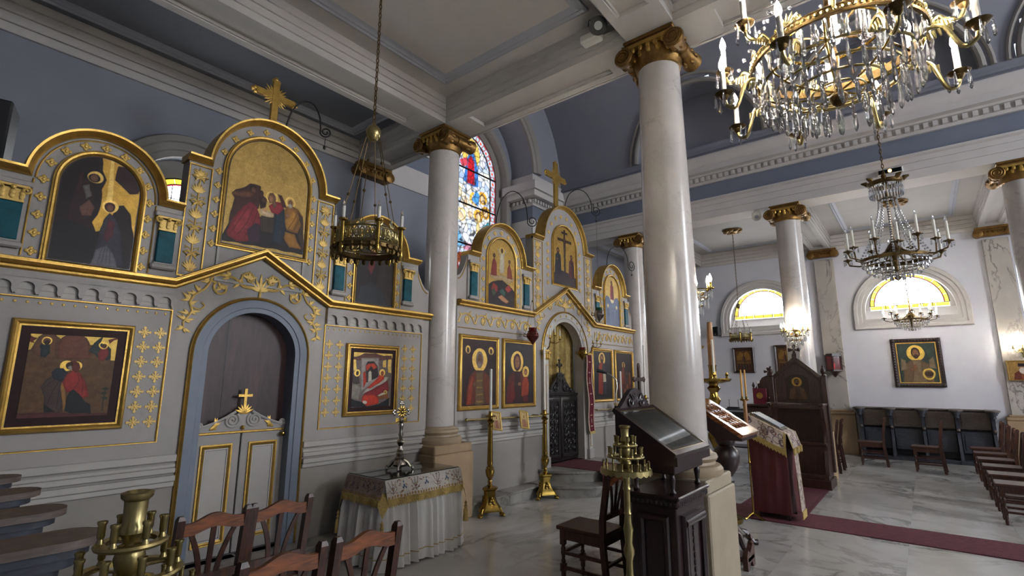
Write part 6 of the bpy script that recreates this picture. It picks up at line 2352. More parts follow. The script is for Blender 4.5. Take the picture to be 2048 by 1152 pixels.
def silver_cross():
    r = thing('standing_cross', 'ornate silver standing cross on a footed base on the draped table', 'cross', (3.33, 4.10, .746))
    b = MB()
    for k in range(4):
        a = pi / 4 + k * pi / 2
        ca, sa = cos(a), sin(a)
        b.tube([(.03 * ca, .03 * sa, .09), (.07 * ca, .07 * sa, .07), (.10 * ca, .10 * sa, .03), (.125 * ca, .125 * sa, .035), (.13 * ca, .13 * sa, .012)], [.022, .02, .014, .012, .01], 8)
        b.ball((.125 * ca, .125 * sa, .013), .014, 8, 5)
    b.lathe([(.06, .03), (.07, .05), (.06, .075), (.045, .09), (.05, .11), (.035, .125), (.04, .15), (.03, .165), (.024, .17)], 16)
    part('foot', b, 'silver', r)
    part('stem', MB().lathe([(.024, .165), (.032, .18), (.022, .20), (.018, .22), (.034, .245), (.040, .26), (.034, .275), (.016, .29), (.02, .31), (.026, .33), (.018, .36), (.022, .40), (.026, .42), (.018, .44), (.03, .455), (.018, .47)], 16), 'silver', r)
    c = MB()
    z = .545
    c.box(-.016, .016, -.010, .010, .46, .615)
    c.box(-.07, .07, -.008, .008, z - .014, z + .014)
    for (x, zz) in ((-.085, z), (.085, z), (0, .625)):
        for k in range(3):
            a = {-.085: pi, .085: 0, 0: pi / 2}[x] + (k - 1) * 1.5
            c.ball((x + .016 * cos(a), 0, zz + .016 * sin(a)), .016, 8, 5, (1, .6, 1))
    part('cross_head', c, 'silver', r)
    q = MB()
    for k in range(10):
        a = k * pi / 5
        leaflet(q, .02 * cos(a), z + .02 * sin(a), a, .05, .012, -.012)
    for s in (-1, 1):
        for k in range(3):
            leaflet(q, s * .02, .47, pi / 2 - s * (1.2 + .35 * k), .06, .012, 0)
    q.ball((0, -.012, z), .02, 10, 6, (1, .6, 1))
    part('gilt_rays', q, 'brass', r)


silver_cross()


# ================================================================ tall brass candlesticks
def candlestick(x, y, zt, candle, label):
    r = thing('floor_candlestick', label, 'candlestick', (x, y, 0), .5, group='tall brass candlesticks before the screen')
    b = MB()
    for k in range(3):
        a = 2 * pi * k / 3 + pi / 6
        ca, sa = cos(a), sin(a)
        ft = MB()
        ft.ball((.155 * ca, .155 * sa, .025), .03, 8, 5, (1.2, 1.2, .85))
        for q in (-1, 0, 1):
            ft.ball((.155 * ca + .026 * cos(a + q * .7), .155 * sa + .026 * sin(a + q * .7), .014), .014, 7, 4)
        ft.tube([(.15 * ca, .15 * sa, .03), (.12 * ca, .12 * sa, .085), (.09 * ca, .09 * sa, .10)], [.022, .028, .02], 8)
        part('lion_foot', ft, 'brass', r)
    def tri(rad, z):
        return [(rad * cos(2 * pi * k / 3 + pi / 6 + o), rad * sin(2 * pi * k / 3 + pi / 6 + o), z) for k in range(3) for o in (-.35, .35)]
    lv = [(.15, .06), (.145, .085), (.12, .12), (.085, .17), (.075, .22), (.08, .29), (.10, .305), (.10, .325), (.06, .34)]
    vs = [p for rad, z in lv for p in tri(rad, z)]
    fs = [tuple(reversed(range(6)))] + [(i * 6 + j, i * 6 + (j + 1) % 6, i * 6 + 6 + (j + 1) % 6, i * 6 + 6 + j) for i in range(len(lv) - 1) for j in range(6)] + [tuple(range(len(lv) * 6 - 6, len(lv) * 6))]
    b.add(vs, fs)
    base = part('tripod_base', b, 'brass', r, smooth=25)
    orn = MB()
    for k in range(3):
        a = 2 * pi * k / 3 - pi / 6
        for j in range(5):
            orn.ball((.075 * cos(a) + .012 * (j - 2) * sin(a), .075 * sin(a) - .012 * (j - 2) * cos(a), .15 + .03 * (2 - abs(j - 2))), .02, 7, 4)
    part('relief', orn, 'brass', base)
    h = zt
    part('stem', MB().lathe([(.03, .33), (.035, .35), (.022, .365), (.03, .39), (.022, .41), (.03, .43), (.048, .46), (.056, .50), (.056, .53), (.044, .545), (.048, .56), (.03, .575), (.038, .60), (.036, .64), (.030, h - .22), (.026, h - .16), (.036, h - .145), (.036, h - .13), (.022, h - .115), (.045, h - .095), (.052, h - .085), (.035, h - .07), (.022, h - .055), (.026, h - .03)], 20), 'brass', r)
    part('drip_pan', MB().lathe([(.012, h - .035), (.06, h - .03), (.068, h - .018), (.066, h - .014), (.03, h - .02), (.024, h + .03), (.020, h + .035), (0, h + .03)], 20), 'brass', r)
    part('candle', MB().lathe([(.0175, h + .02), (.0175, h + candle - .01), (.012, h + candle), (.0, h + candle)], 14), 'candle_wax', r)
    part('wick', MB().tube([(0, 0, h + candle - .002), (.001, 0, h + candle + .012)], .0015, 5), 'iron', r)
    return r


candlestick(4.87, 4.27, 1.19, .56, 'tall brass candlestick with short white candle beside the near screen column')
candlestick(6.04, 4.27, 1.16, .93, 'tall brass candlestick with long white candle before the royal door steps')
candlestick(8.42, 4.27, 1.18, .60, 'tall brass candlestick beyond the royal doors, behind the lectern')
candlestick(9.45, 4.27, 1.30, 1.0, 'tall brass candlestick with long candle at the far column')


# ================================================================ tiered brass candle stands
def candle_tree(x, y, label):
    r = thing('candle_stand', label, 'candle stand', (x, y, 0), .3, group='tiered brass candle stands')
    tiers = [(.155, 1.058, 16), (.115, 1.13, 9), (.075, 1.20, 6)]
    part('foot', MB().lathe([(.17, 0), (.175, .02), (.15, .04), (.08, .07), (.05, .10), (.03, .13)], 28), 'brass_old', r)
    part('pole', MB().lathe([(.03, .12), (.04, .15), (.025, .18), (.022, .40), (.03, .42), (.022, .44), (.02, .52), (.034, .56), (.034, .58), (.022, .62), (.028, .68), (.032, .70), (.022, .74), (.02, .78), (.025, .79), (.02, .80), (.02, .92), (.026, .935), (.02, .95), (.022, 1.0), (.035, 1.045), (.04, 1.06)], 20), 'brass_old', r)
    part('core', MB().lathe([(.022, 1.05), (.03, 1.075), (.036, 1.09), (.03, 1.11), (.02, 1.125), (.028, 1.14), (.034, 1.165), (.028, 1.19), (.018, 1.20), (.022, 1.215), (.030, 1.225), (.030, 1.24), (.024, 1.25), (.026, 1.30), (.034, 1.308), (.036, 1.319), (.028, 1.322), (.022, 1.315), (.020, 1.29), (0, 1.29)], 22), 'brass_old', r)
    for ti, (R, z, n) in enumerate(tiers):
        p = MB()
        if ti == 0:
            # broad plate with a scalloped apron
            p.lathe([(.03, z - .002), (R, z - .004), (R + .004, z), (R, z + .004), (.03, z + .002)], 40)
            k = 40
            vs, fs = [], []
            for i in range(k * 4 + 1):
                a = 2 * pi * i / (k * 4)
                lo = z - .022 - .012 * abs(sin(a * 11))
                vs += [((R + .003) * cos(a), (R + .003) * sin(a), z), ((R + .006) * cos(a), (R + .006) * sin(a), lo)]
            fs = [(2 * i, 2 * i + 2, 2 * i + 3, 2 * i + 1) for i in range(k * 4)]
            p.add(vs, fs)
        else:
            # rim with spokes
            p.lathe([(R - .022, z - .006), (R, z - .006), (R + .003, z), (R, z + .006), (R - .022, z + .006), (R - .022, z - .006)], 36)
            for k in range(4):
                a = k * pi / 2
                p.tube([(.015 * cos(a), .015 * sin(a), z), (R * .55 * cos(a + .25), R * .55 * sin(a + .25), z), ((R - .01) * cos(a), (R - .01) * sin(a), z)], .007, 6, flat=('z', .5))
        pl = part('tier_plate', p, 'brass_old', r)
        for i in range(n):
            a = 2 * pi * i / n + .2 * ti
            q = (R - .012)
            me = SOCK[0] if ti == 0 else SOCK[1]
            o = bpy.data.objects.new('candle_socket', me)
            link(o, pl)
            o.location = (q * cos(a), q * sin(a), z + .003)
    return r


SOCK = [MB().lathe([(.008, 0), (.005, .006), (.0045, .012), (.006, .014), (.006, .036), (.0075, .038), (.0075, .042), (.0045, .041), (.0045, .03), (0, .03)], 10).mesh('candle_socket', 'brass_old'),
        MB().lathe([(.011, 0), (.007, .008), (.006, .014), (.0085, .018), (.0085, .046), (.011, .05), (.011, .055), (.007, .053), (.006, .04), (0, .04)], 12).mesh('candle_socket', 'brass_old')]
candle_tree(3.05, 1.53, 'tiered brass candle stand in front of the dark lectern')
candle_tree(.456, 1.59, 'tiered brass candle stand at the lower left, close to the camera')
# ================================================================ lecterns
def slab(mb, x0, x1, ya, za, yb, zb, t):
    """sloping board from the low front edge (ya, za) to the high back edge (yb, zb), thickness t below"""
    L = math.hypot(yb - ya, zb - za)
    ny, nz = -(zb - za) / L * t, (yb - ya) / L * t
    vs = [(x, y, z) for x in (x0, x1) for (y, z) in ((ya, za), (yb, zb), (yb - ny, zb - nz), (ya - ny, za - nz))]
    return mb.add(vs, [(0, 1, 2, 3), (7, 6, 5, 4), (0, 4, 5, 1), (1, 5, 6, 2), (2, 6, 7, 3), (3, 7, 4, 0)])


def slope_panel(cv, parent, x0, x1, ya, za, yb, zb, lift, name='painted_panel', ma='icon_paint'):
    """canvas laid on a slope"""
    me = panel_mesh(cv, x0, x1, 0, 1, None, name, ma, 0)
    co = np.zeros(len(me.vertices) * 3)
    me.vertices.foreach_get('co', co)
    co = co.reshape(-1, 3)
    f = co[:, 2].copy()
    off = OFF[parent.name]
    L = math.hypot(yb - ya, zb - za)
    co[:, 1] = ya + (yb - ya) * f - (zb - za) / L * lift - off.y
    co[:, 2] = za + (zb - za) * f + (yb - ya) / L * lift - off.z
    co[:, 0] -= off.x
    me.vertices.foreach_set('co', co.reshape(-1))
    return part(name, me, None, parent)


def near_lectern():
    r = thing('carved_lectern', 'dark carved lectern with a framed print under glass, before the near column', 'lectern', (3.69, 1.53, 0))
    x0, x1, y0, y1 = 3.40, 3.98, 1.345, 1.705
    cb = part('cabinet', MB().bbox(x0 + .02, x1 - .02, y0 + .02, y1 - .02, 0, .80, .006), 'wood_dark', r, w=True)
    part('cabinet_plinth', MB().bbox(x0 - .01, x1 + .01, y0 - .01, y1 + .01, 0, .09, .015), 'wood_dark', cb, w=True)
    tp = part('cabinet_top', MB().bbox(x0 - .015, x1 + .015, y0 - .015, y1 + .015, .825, .85, .008).bbox(x0, x1, y0, y1, .775, .83, .006), 'wood_dark', r, w=True)
    cv = MB()
    for i in range(18):
        x = x0 + (i + .5) * (x1 - x0) / 18
        cv.ball((x, y0, .80), .014, 6, 4, (1, .6, 1.2))
    for i in range(11):
        y = y0 + (i + .5) * (y1 - y0) / 11
        cv.ball((x0, y, .80), .014, 6, 4, (.6, 1, 1.2))
    part('carved_band', cv, 'wood_dark', tp, w=True)
    # sunk panels with heavy bolection mouldings
    pr = [(0, 0), (0, .012), (.01, .03), (.03, .034), (.05, .02), (.07, 0)]
    f = MB().sweep([(x0 + .09, .14), (x0 + .09, .72), (x1 - .09, .72), (x1 - .09, .14)], [(-.0, 0), (-.0, .012), (-.01, .03), (-.03, .034), (-.05, .016), (-.05, 0)], y0 + .02, True, 'y', -1)
    part('front_panel', f, 'wood_dark', cb, w=True)
    g = MB().sweep([(y0 + .07, .14), (y0 + .07, .72), (y1 - .07, .72), (y1 - .07, .14)], [(0, 0), (0, .012), (-.01, .026), (-.03, .03), (-.045, .014), (-.045, 0)], x0 + .02, True, 'x', -1)
    part('side_panel', g, 'wood_dark', cb, w=True)
    bd = MB()
    bd.box(3.60, 3.78, y0 + .012, y0 + .02, .22, .64)
    for i in range(9):
        bd.ball((3.69, y0 + .01, .25 + i * .045), .022, 7, 4, (1, .5, 1))
    part('carved_strip', bd, 'wood_dark', cb, w=True)
    part('bolection_roll', MB().lathe([(0, 0), (.035, 0), (.035, .36), (0, .36)], 16, (x0 + .11, y0 + .012, .665), 'x'), 'wood_dark', cb, w=True)
    # upper desk on four turned legs
    for x in (x0 + .05, x1 - .05):
        for y in (y0 + .05, y1 - .05):
            part('desk_leg', MB().lathe([(.02, .85), (.024, .865), (.015, .88), (.018, .92), (.024, .95), (.016, .975), (.022, .99), (.022, 1.0)], 12, (x, y, 0)), 'wood_dark', r, w=True)
    part('desk_apron', MB().bbox(x0 + .015, x1 - .015, y0 + .015, y1 - .015, .985, 1.05, .006), 'wood_dark', r, w=True)
    ya, za, yb, zb = y0 - .03, 1.115, y1 + .05, 1.40
    dx0, dx1 = x0 - .06, x1 + .04
    bx = MB().prism([(ya, 1.05), (ya, za - .01), (yb, zb - .01), (yb, 1.05)], dx0 + .015, dx1 - .015, 'x')
    dk = part('desk_box', bx, 'wood_dark', r, w=True)
    fr = MB()
    w = .03
    sl_ = (zb - za) / (yb - ya)
    for (a, b, c, d) in ((dx0, dx1, ya, ya + w), (dx0, dx1, yb - w, yb)):
        slab(fr, a, b, c, za + (c - ya) * sl_ + .012, d, za + (d - ya) * sl_ + .012, .03)
    for (a, b) in ((dx0, dx0 + w), (dx1 - w, dx1)):
        slab(fr, a, b, ya + w, za + w * sl_ + .012, yb - w, zb - w * sl_ + .012, .03)
    part('desk_frame', fr, 'wood_dark', r, w=True)
    ib = MB()
    for (a, b, c, d) in ((dx0 + w, dx1 - w, ya + w, ya + w + .008), (dx0 + w, dx1 - w, yb - w - .008, yb - w)):
        slab(ib, a, b, c, za + (c - ya) * sl_ + .010, d, za + (d - ya) * sl_ + .010, .012)
    for (a, b) in ((dx0 + w, dx0 + w + .008), (dx1 - w - .008, dx1 - w)):
        slab(ib, a, b, ya + w, za + w * sl_ + .010, yb - w, zb - w * sl_ + .010, .012)
    part('gilt_slip', ib, 'brass_old', r, w=True)
    slope_panel(pic_print(), r, dx0 + w, dx1 - w, ya + w, za + w * sl_, yb - w, zb - w * sl_, .0)
    gl_ = MB()
    slab(gl_, dx0 + w, dx1 - w, ya + w, za + w * sl_ + .008, yb - w, zb - w * sl_ + .008, .004)
    part('glass_cover', gl_, 'glass_pane', r, w=True)
    cr = [(dx0 + .08, 1.39)] + [(dx0 + .08 + (dx1 - dx0 - .16) * t, 1.39 + .14 * sin(pi * t) ** 1.3 + .02) for t in [i / 14 for i in range(15)]] + [(dx1 - .08, 1.39)]
    ck_ = part('arched_crest', MB().prism(cr, yb - .01, yb + .025, 'y'), 'wood_dark', r, w=True)
    c2_ = MB()
    cxm = (dx0 + dx1) / 2
    for s in (-1, 1):
        c2_.tube([(p[0], yb - .015, p[1]) for p in spiral(cxm + s * .1, 1.45, .05, pi / 2, 1.4, s, 20)], .01, 6)
    for k in range(5):
        leaflet(c2_, cxm, 1.43, pi / 2 + (k - 2) * .5, .08, .014, yb - .015)
    part('crest_carving', c2_, 'wood_dark', ck_, w=True)


near_lectern()


def microphone():
    r = thing('gooseneck_microphone', 'black microphone on a bent chrome gooseneck at the crest of the near lectern', 'microphone', (3.46, 1.80, 1.36))
    part('mounting_socket', MB().lathe([(.02, 0), (.022, .03), (.012, .05), (.008, .06)], 14), 'iron', r)
    part('gooseneck', MB().tube([(0, 0, .05), (.005, 0, .14), (.02, -.005, .20), (.02, .0, .25), (-.01, .03, .285), (-.03, .05, .30)], .0045, 8), 'silver', r)
    part('microphone_head', MB().tube([(-.03, .05, .30), (-.045, .07, .308), (-.075, .11, .32)], [.007, .012, .013], 12), 'black_plastic', r)


microphone()


def wooden_cross():
    r = thing('processional_cross', 'dark wooden cross with rounded ends standing before the far screen', 'cross', (7.45, 3.46, 0))
    part('cross_foot', MB().lathe([(.14, 0), (.14, .04), (.05, .07), (.02, .1)], 20), 'wood_throne', r)
    part('cross_pole', MB().tube([(0, 0, .08), (0, 0, 1.32)], .016, 10), 'wood_throne', r)
    b = MB().bbox(-.025, .025, -.02, .02, 1.30, 1.84, .006).bbox(-.17, .17, -.017, .017, 1.60, 1.66, .006)
    for p in ((0, 1.84), (-.17, 1.63), (.17, 1.63)):
        b.ball((p[0], 0, p[1]), .045, 10, 6, (1, .5, 1))
    part('cross_body', b, 'wood_throne', r)


wooden_cross()


def red_analogion():
    x0, x1, y0, y1 = 6.86, 7.33, 1.365, 1.765
    r = thing('draped_lectern', 'lectern covered in dark red cloth in the middle of the nave', 'lectern', ((x0 + x1) / 2, (y0 + y1) / 2, 0))
    zl, zh = .985, 1.20
    b = MB()
    nx, nz = 14, 18
    def fold(a, z, s):
        return .012 * sin(a * 23 + s) * (.4 + .6 * z) + .010 * sin(a * 11 + z * 9 + s)
    # four cloth faces with soft folds
    for (pa, pb, nrm, s) in (((x0, y0), (x0, y1), (-1, 0), 0), ((x0, y0), (x1, y0), (0, -1), 1), ((x1, y0), (x1, y1), (1, 0), 2), ((x0, y1), (x1, y1), (0, 1), 3)):
        vs, fs = [], []
        for j in range(nz + 1):
            for i in range(nx + 1):
                f = i / nx
                px, py = pa[0] + (pb[0] - pa[0]) * f, pa[1] + (pb[1] - pa[1]) * f
                top = zl + (zh - zl) * (py - y0) / (y1 - y0)
                z = .07 + (top - .07) * j / nz
                o = fold(f, z, s) * sin(pi * f)
                vs.append((px + nrm[0] * o, py + nrm[1] * o, z))
        for j in range(nz):
            for i in range(nx):
                a = j * (nx + 1) + i
                fs.append((a, a + 1, a + nx + 2, a + nx + 1))
        b.add(vs, fs)
    part('red_cloth', b, 'cloth_red', r, w=True, smooth=60)
    for x in (x0 + .04, x1 - .04):
        for y in (y0 + .04, y1 - .04):
            part('leg', MB().box(x - .02, x + .02, y - .02, y + .02, 0, .9), 'wood_dark', r, w=True)
    t = MB()
    slab(t, x0 - .01, x1 + .01, y0 - .01, zl, y1 + .01, zh, .03)
    part('desk_board', t, 'wood_dark', r, w=True)
    e = thing('lectern_cover', 'cream embroidered cover with gold fringe draped over the red lectern', 'cloth', ((x0 + x1) / 2, (y0 + y1) / 2, 1.1))

    def damask(nx_, ny_, asp, seed):
        cv = Canvas(nx_, ny_, asp, 'a89a90')
        rs = random.Random(seed)
        for k in range(int(26 * asp + 14)):
            u, v = rs.random(), rs.random()
            cv.ring(u, v, .05 + .04 * rs.random(), .018, rs.choice(['5a4448', '6a5044', '4c3a44']))
            cv.ell(u + .06, v, .02, .03, rs.choice(['7a4a44', '5a4a50', '8a6a54']))
        cv.rect(0, 0, .06, 1, '9a8450'); cv.rect(.94, 0, 1, 1, '9a8450')
        return cv
    slope_panel(damask(60, 50, .9, 3), e, x0 - .02, x1 + .02, y0 - .02, zl + .0, y1 + .02, zh + .0, .006, 'top_cloth', 'fresco_cloth')
    # falls on the two visible sides
    for nm, w_, h_, loc, rz, sh in (('side_fall', y1 - y0 + .04, .19, (x0 - .03, y1 + .02, 0), -pi / 2, 1), ('front_fall', x1 - x0 + .04, .17, (x0 - .02, y0 - .03, 0), 0, 0)):
        cv = damask(70, 30, .45, nm)
        me = panel_mesh(cv, 0, w_, 0, h_, None, nm, 'fresco_cloth', 0)
        co = np.zeros(len(me.vertices) * 3)
        me.vertices.foreach_get('co', co)
        co = co.reshape(-1, 3)
        f = 1 - co[:, 2] / h_
        top = (zh + (zl - zh) * co[:, 0] / w_) if sh else np.full(len(co), zl)
        co[:, 2] = top + .008 - f * h_
        co[:, 1] -= .05 * f + .008 * np.sin(co[:, 0] * 30) * f
        me.vertices.foreach_set('co', co.reshape(-1))
        o = inst(nm, me, e, loc, (0, 0, rz), w=True)
        fr = MB()
        k = int(w_ / .011)
        for i in range(k):
            x = (i + .5) * w_ / k
            zz = (zh + (zl - zh) * x / w_) if sh else zl
            yy = -.053 - .008 * sin(x * 30)
            fr.box(x - .0042, x + .0042, yy - .004, yy + .004, zz - h_ - .05 - .008 * (i % 3), zz - h_ + .012)
        q = bpy.data.objects.new('gold_fringe', fr.mesh('gold_fringe', 'fringe_gold', 0))
        link(q, o)
        q['kind'] = 'stuff'
    # long strip hanging down the front
    cv = damask(24, 120, 4.2, 9)
    me = panel_mesh(cv, 0, .24, .12, zl - .1, None, 'hanging_strip', 'fresco_cloth', 0)
    co = np.zeros(len(me.vertices) * 3)
    me.vertices.foreach_get('co', co)
    co = co.reshape(-1, 3)
    co[:, 1] -= .03 + .04 * (zl - co[:, 2])
    me.vertices.foreach_set('co', co.reshape(-1))
    inst('hanging_strip', me, e, (x0 + .02, y0 - .04, 0), w=True)
    part('strip_fringe', MB().box(x0 + .02, x0 + .26, y0 - .115, y0 - .105, .04, .125), 'fringe_gold', e, w=True)
    bk = thing('open_book', 'silver covered book lying on the draped red lectern', 'book', ((x0 + x1) / 2, (y0 + y1) / 2, 1.12))
    q = MB()
    slab(q, x0 + .05, x1 - .06, y0 + .03, zl + .05, y1 - .03, zh + .02, .03)
    part('book_cover', q, 'silver', bk, w=True)
    q = MB()
    slab(q, x0 + .08, x1 - .10, y0 + .06, zl + .075, y1 - .06, zh + .015, .012)
    part('book_plate', q, 'screen_grey', bk, w=True)


red_analogion()


def yellow_candles():
    r = thing('candle_pole', 'thin brass stand with two tall yellow candles beside the red lectern', 'candle stand', (6.74, 1.75, 0))
    b = MB()
    for k in range(3):
        a = 2 * pi * k / 3 + .4
        b.tube([(0, 0, .07), (.05 * cos(a), .05 * sin(a), .05), (.10 * cos(a), .10 * sin(a), .012), (.12 * cos(a), .12 * sin(a), .01)], [.018, .014, .012, .014], 8)
    part('tripod_foot', b, 'brass', r)
    part('pole', MB().lathe([(.012, .05), (.016, .08), (.010, .10), (.010, .62), (.018, .64), (.010, .66), (.010, .95), (.02, .97), (.012, .98)], 12), 'brass', r)
    part('thick_shaft', MB().lathe([(.012, .97), (.02, .98), (.022, 1.36), (.014, 1.38)], 14), 'candle_brown', r)
    cr = MB().tube([(-.06, .03, 1.38), (0, 0, 1.36), (.06, -.03, 1.38)], .008, 8)
    for s in (-1, 1):
        cr.lathe([(.008, 1.37), (.03, 1.385), (.03, 1.39), (.014, 1.395), (.014, 1.42), (0, 1.42)], 12, (s * .03, -s * .015, 0))
    part('candle_arms', cr, 'brass', r)
    for s in (-1, 1):
        part('yellow_candle', MB().lathe([(.011, 1.40), (.011, 1.735), (.007, 1.745), (0, 1.745)], 10, (s * .03, -s * .015, 0)), 'candle_yellow', r)


yellow_candles()


def carved_icon_stand():
    r = thing('icon_stand', 'warm wooden icon stand on a turned bulbous pedestal behind the near column', 'icon stand', (5.55, 1.66, 0))
    part('turned_pedestal', MB().lathe([(.12, .10), (.13, .13), (.08, .17), (.06, .22), (.05, .40), (.06, .52), (.045, .58), (.07, .62), (.05, .66), (.09, .72), (.125, .80), (.13, .86), (.11, .92), (.07, .96), (.09, .98), (.10, 1.02), (.10, 1.05)], 24), 'wood_dark', r)
    ft = MB()
    for k in range(4):
        a = k * pi / 2 + pi / 4
        ft.tube([(.04 * cos(a), .04 * sin(a), .14), (.14 * cos(a), .14 * sin(a), .12), (.22 * cos(a), .22 * sin(a), .03), (.26 * cos(a), .26 * sin(a), .025)], [.04, .035, .025, .03], 8)
    part('scroll_feet', ft, 'wood_dark', r)
    x0, x1, ya, za, yb, zb = 5.27, 5.83, 1.42, 1.085, 1.88, 1.38
    d = MB().prism([(ya, za - .05), (ya, za), (yb, zb), (yb, zb - .12), (1.66, 1.04)], x0, x1, 'x')
    part('desk', d, 'wood_dark', r, w=True)
    f = MB()
    sl_ = (zb - za) / (yb - ya)
    w = .06
    for (a, b, c, e) in ((x0 - .02, x1 + .02, ya - .02, ya + w), (x0 - .02, x1 + .02, yb - w, yb + .02)):
        slab(f, a, b, c, za + (c - ya) * sl_ + .022, e, za + (e - ya) * sl_ + .022, .04)
    for (a, b) in ((x0 - .02, x0 + w), (x1 - w, x1 + .02)):
        slab(f, a, b, ya + w, za + w * sl_ + .022, yb - w, zb - w * sl_ + .022, .04)
    part('icon_frame', f, 'wood_warm', r, w=True)
    q = MB()
    slab(q, x0 + w, x1 - w, ya + w, za + w * sl_ + .005, yb - w, zb - w * sl_ + .005, .01)
    part('icon_board', q, 'wood_warm', r, w=True)
    g = MB()
    rs = random.Random(2)
    for i in range(4):
        for j in range(4):
            x = x0 + w + .05 + i * .113
            t = (j + .5) / 4
            y = ya + w + (yb - ya - 2 * w) * t
            z = za + (y - ya) * sl_ + .014
            g.tube([(x + .04 * cos(k * .7), y + .034 * sin(k * .7), z + .024 * sin(k * .7)) for k in range(8)], .008, 6)
    part('carved_relief', g, 'wood_warm', r, w=True)


carved_icon_stand()


def paschal():
    r = thing('paschal_candle_stand', 'gold baluster stand carrying a thick brown candle behind the near column', 'candle stand', (6.45, 2.02, 0))
    part('baluster', MB().lathe([(.22, 0), (.23, .05), (.15, .09), (.08, .14), (.06, .25), (.09, .32), (.10, .40), (.06, .48), (.04, .60), (.045, .80), (.07, .86), (.10, .93), (.10, .98), (.05, 1.04), (.04, 1.12), (.065, 1.18), (.05, 1.22), (.04, 1.28), (.055, 1.33), (.075, 1.38), (.05, 1.42), (.045, 1.47), (.08, 1.52), (.05, 1.55), (.06, 1.58)], 24), 'brass', r)
    part('gallery_plate', MB().lathe([(.05, 1.57), (.19, 1.60), (.21, 1.625), (.21, 1.635), (.18, 1.62), (.05, 1.61)], 28), 'brass', r)
    part('candle_cup', MB().lathe([(.05, 1.60), (.06, 1.62), (.045, 1.65), (.045, 1.78), (.052, 1.80), (0, 1.79)], 20), 'brass', r)
    part('brown_candle', MB().lathe([(.042, 1.78), (.038, 2.1), (.030, 2.33), (0, 2.34)], 20), 'candle_brown', r)
    for k in range(4):
        a = k * pi / 2 + .4
        s = MB().lathe([(.012, 1.62), (.02, 1.64), (.012, 1.66), (.022, 1.68), (.014, 1.70), (.014, 1.71), (0, 1.71)], 12, (.16 * cos(a), .16 * sin(a), 0))
        o = part('side_socket', s, 'brass', r)
        if k in (1, 2):
            part('white_candle', MB().lathe([(.013, 1.70), (.013, 2.1), (0, 2.105)], 10, (.16 * cos(a), .16 * sin(a), 0)), 'candle_wax', o)


paschal()


def throne():
    r = thing('bishops_throne', 'dark wooden throne with a gabled back, painted icon and flared cross on top', 'throne', (9.45, 1.66, 0))
    x0, x1, y0, y1 = 9.18, 9.70, 1.27, 2.05
    part('platform', MB().bbox(x0 - .03, x1, y0 - .03, y1 + .03, 0, .14, .01).bbox(x0, x1, y0, y1, .14, .20, .006), 'wood_throne', r, w=True)
    part('carved_plinth', MB().bbox(x0 - .015, x0, y0 + .03, y1 - .03, .02, .12, .003), 'wood_throne', r, w=True)
    bk = part('tall_back', MB().prism([(y0, .2), (y1, .2), (y1, 1.66), ((y0 + y1) / 2, 2.02), (y0, 1.66)], x1 - .05, x1, 'x'), 'wood_throne', r, w=True)
    fr = MB().sweep([(y0 + .07, 1.25), (y0 + .07, 1.64), ((y0 + y1) / 2, 1.93), (y1 - .07, 1.64), (y1 - .07, 1.25)], [(0, 0), (0, .02), (.03, .03), (.07, .02), (.07, 0)], x1 - .05, True, 'x', -1)
    part('gable_moulding', fr, 'wood_throne', bk, w=True)
    for y in (y0, y1):
        part('post', MB().bbox(x1 - .09, x1 + .01, y - .04, y + .04, .2, 1.68, .006), 'wood_throne', r, w=True)
        part('finial', MB().lathe([(.035, 1.68), (.045, 1.70), (.02, 1.72), (.04, 1.76), (.03, 1.80), (.012, 1.83), (.018, 1.85), (0, 1.87)], 12, (x1 - .04, y, 0)), 'wood_throne', r, w=True)
    # flared cross on top
    cy, cz, cxx = (y0 + y1) / 2, 2.13, x1 - .03
    part('cross_stem', MB().bbox(cxx - .02, cxx + .02, cy - .04, cy + .04, 1.96, 2.06, .006), 'wood_throne', r, w=True)
    c = MB()
    for k in range(4):
        a = k * pi / 2
        ca, sa = cos(a), sin(a)
        P = lambda u, v: (cy + u * ca - v * sa, cz + u * sa + v * ca)
        c.prism([P(.008, -.010), P(.085, -.035), P(.092, 0), P(.085, .035), P(.008, .010)], cxx - .014, cxx + .014, 'x')
    part('flared_cross', c, 'wood_throne', r, w=True)
    for y in (y0 + .02, y1 - .02):
        pf = [(x0 + .02, .2), (x1 - .05, .2), (x1 - .05, 1.25), (x0 + .16, 1.23), (x0 + .10, 1.18), (x0 + .10, 1.05), (x0 + .18, .95), (x0 + .20, .75), (x0 + .12, .55), (x0 + .06, .40), (x0 + .02, .32)]
        sd = part('side_wing', MB().prism(pf, y - .025, y + .025, 'y'), 'wood_throne', r, w=True)
        part('arm_rest', MB().bbox(x0 + .02, x1 - .05, y - .04, y + .04, 1.22, 1.26, .01), 'wood_throne', sd, w=True)
    part('cross_rail', MB().bbox(x0 + .10, x0 + .14, y0, y1, 1.17, 1.23, .008), 'wood_throne', r, w=True)
    part('front_panel', MB().box(x0 + .12, x0 + .15, y0, y1, .2, .62), 'wood_throne', r, w=True)
    part('seat', MB().bbox(x0 + .1, x1 - .05, y0, y1, .62, .66, .006), 'wood_throne', r, w=True)
    cv = pic_throne()
    me = panel_mesh(cv, 0, .34, 1.30, 1.72, 1.62, 'painted_panel', 'icon_paint', 0)
    inst('painted_panel', me, bk, (x1 - .056, cy + .17, 0), (0, 0, -pi / 2), w=True)


throne()


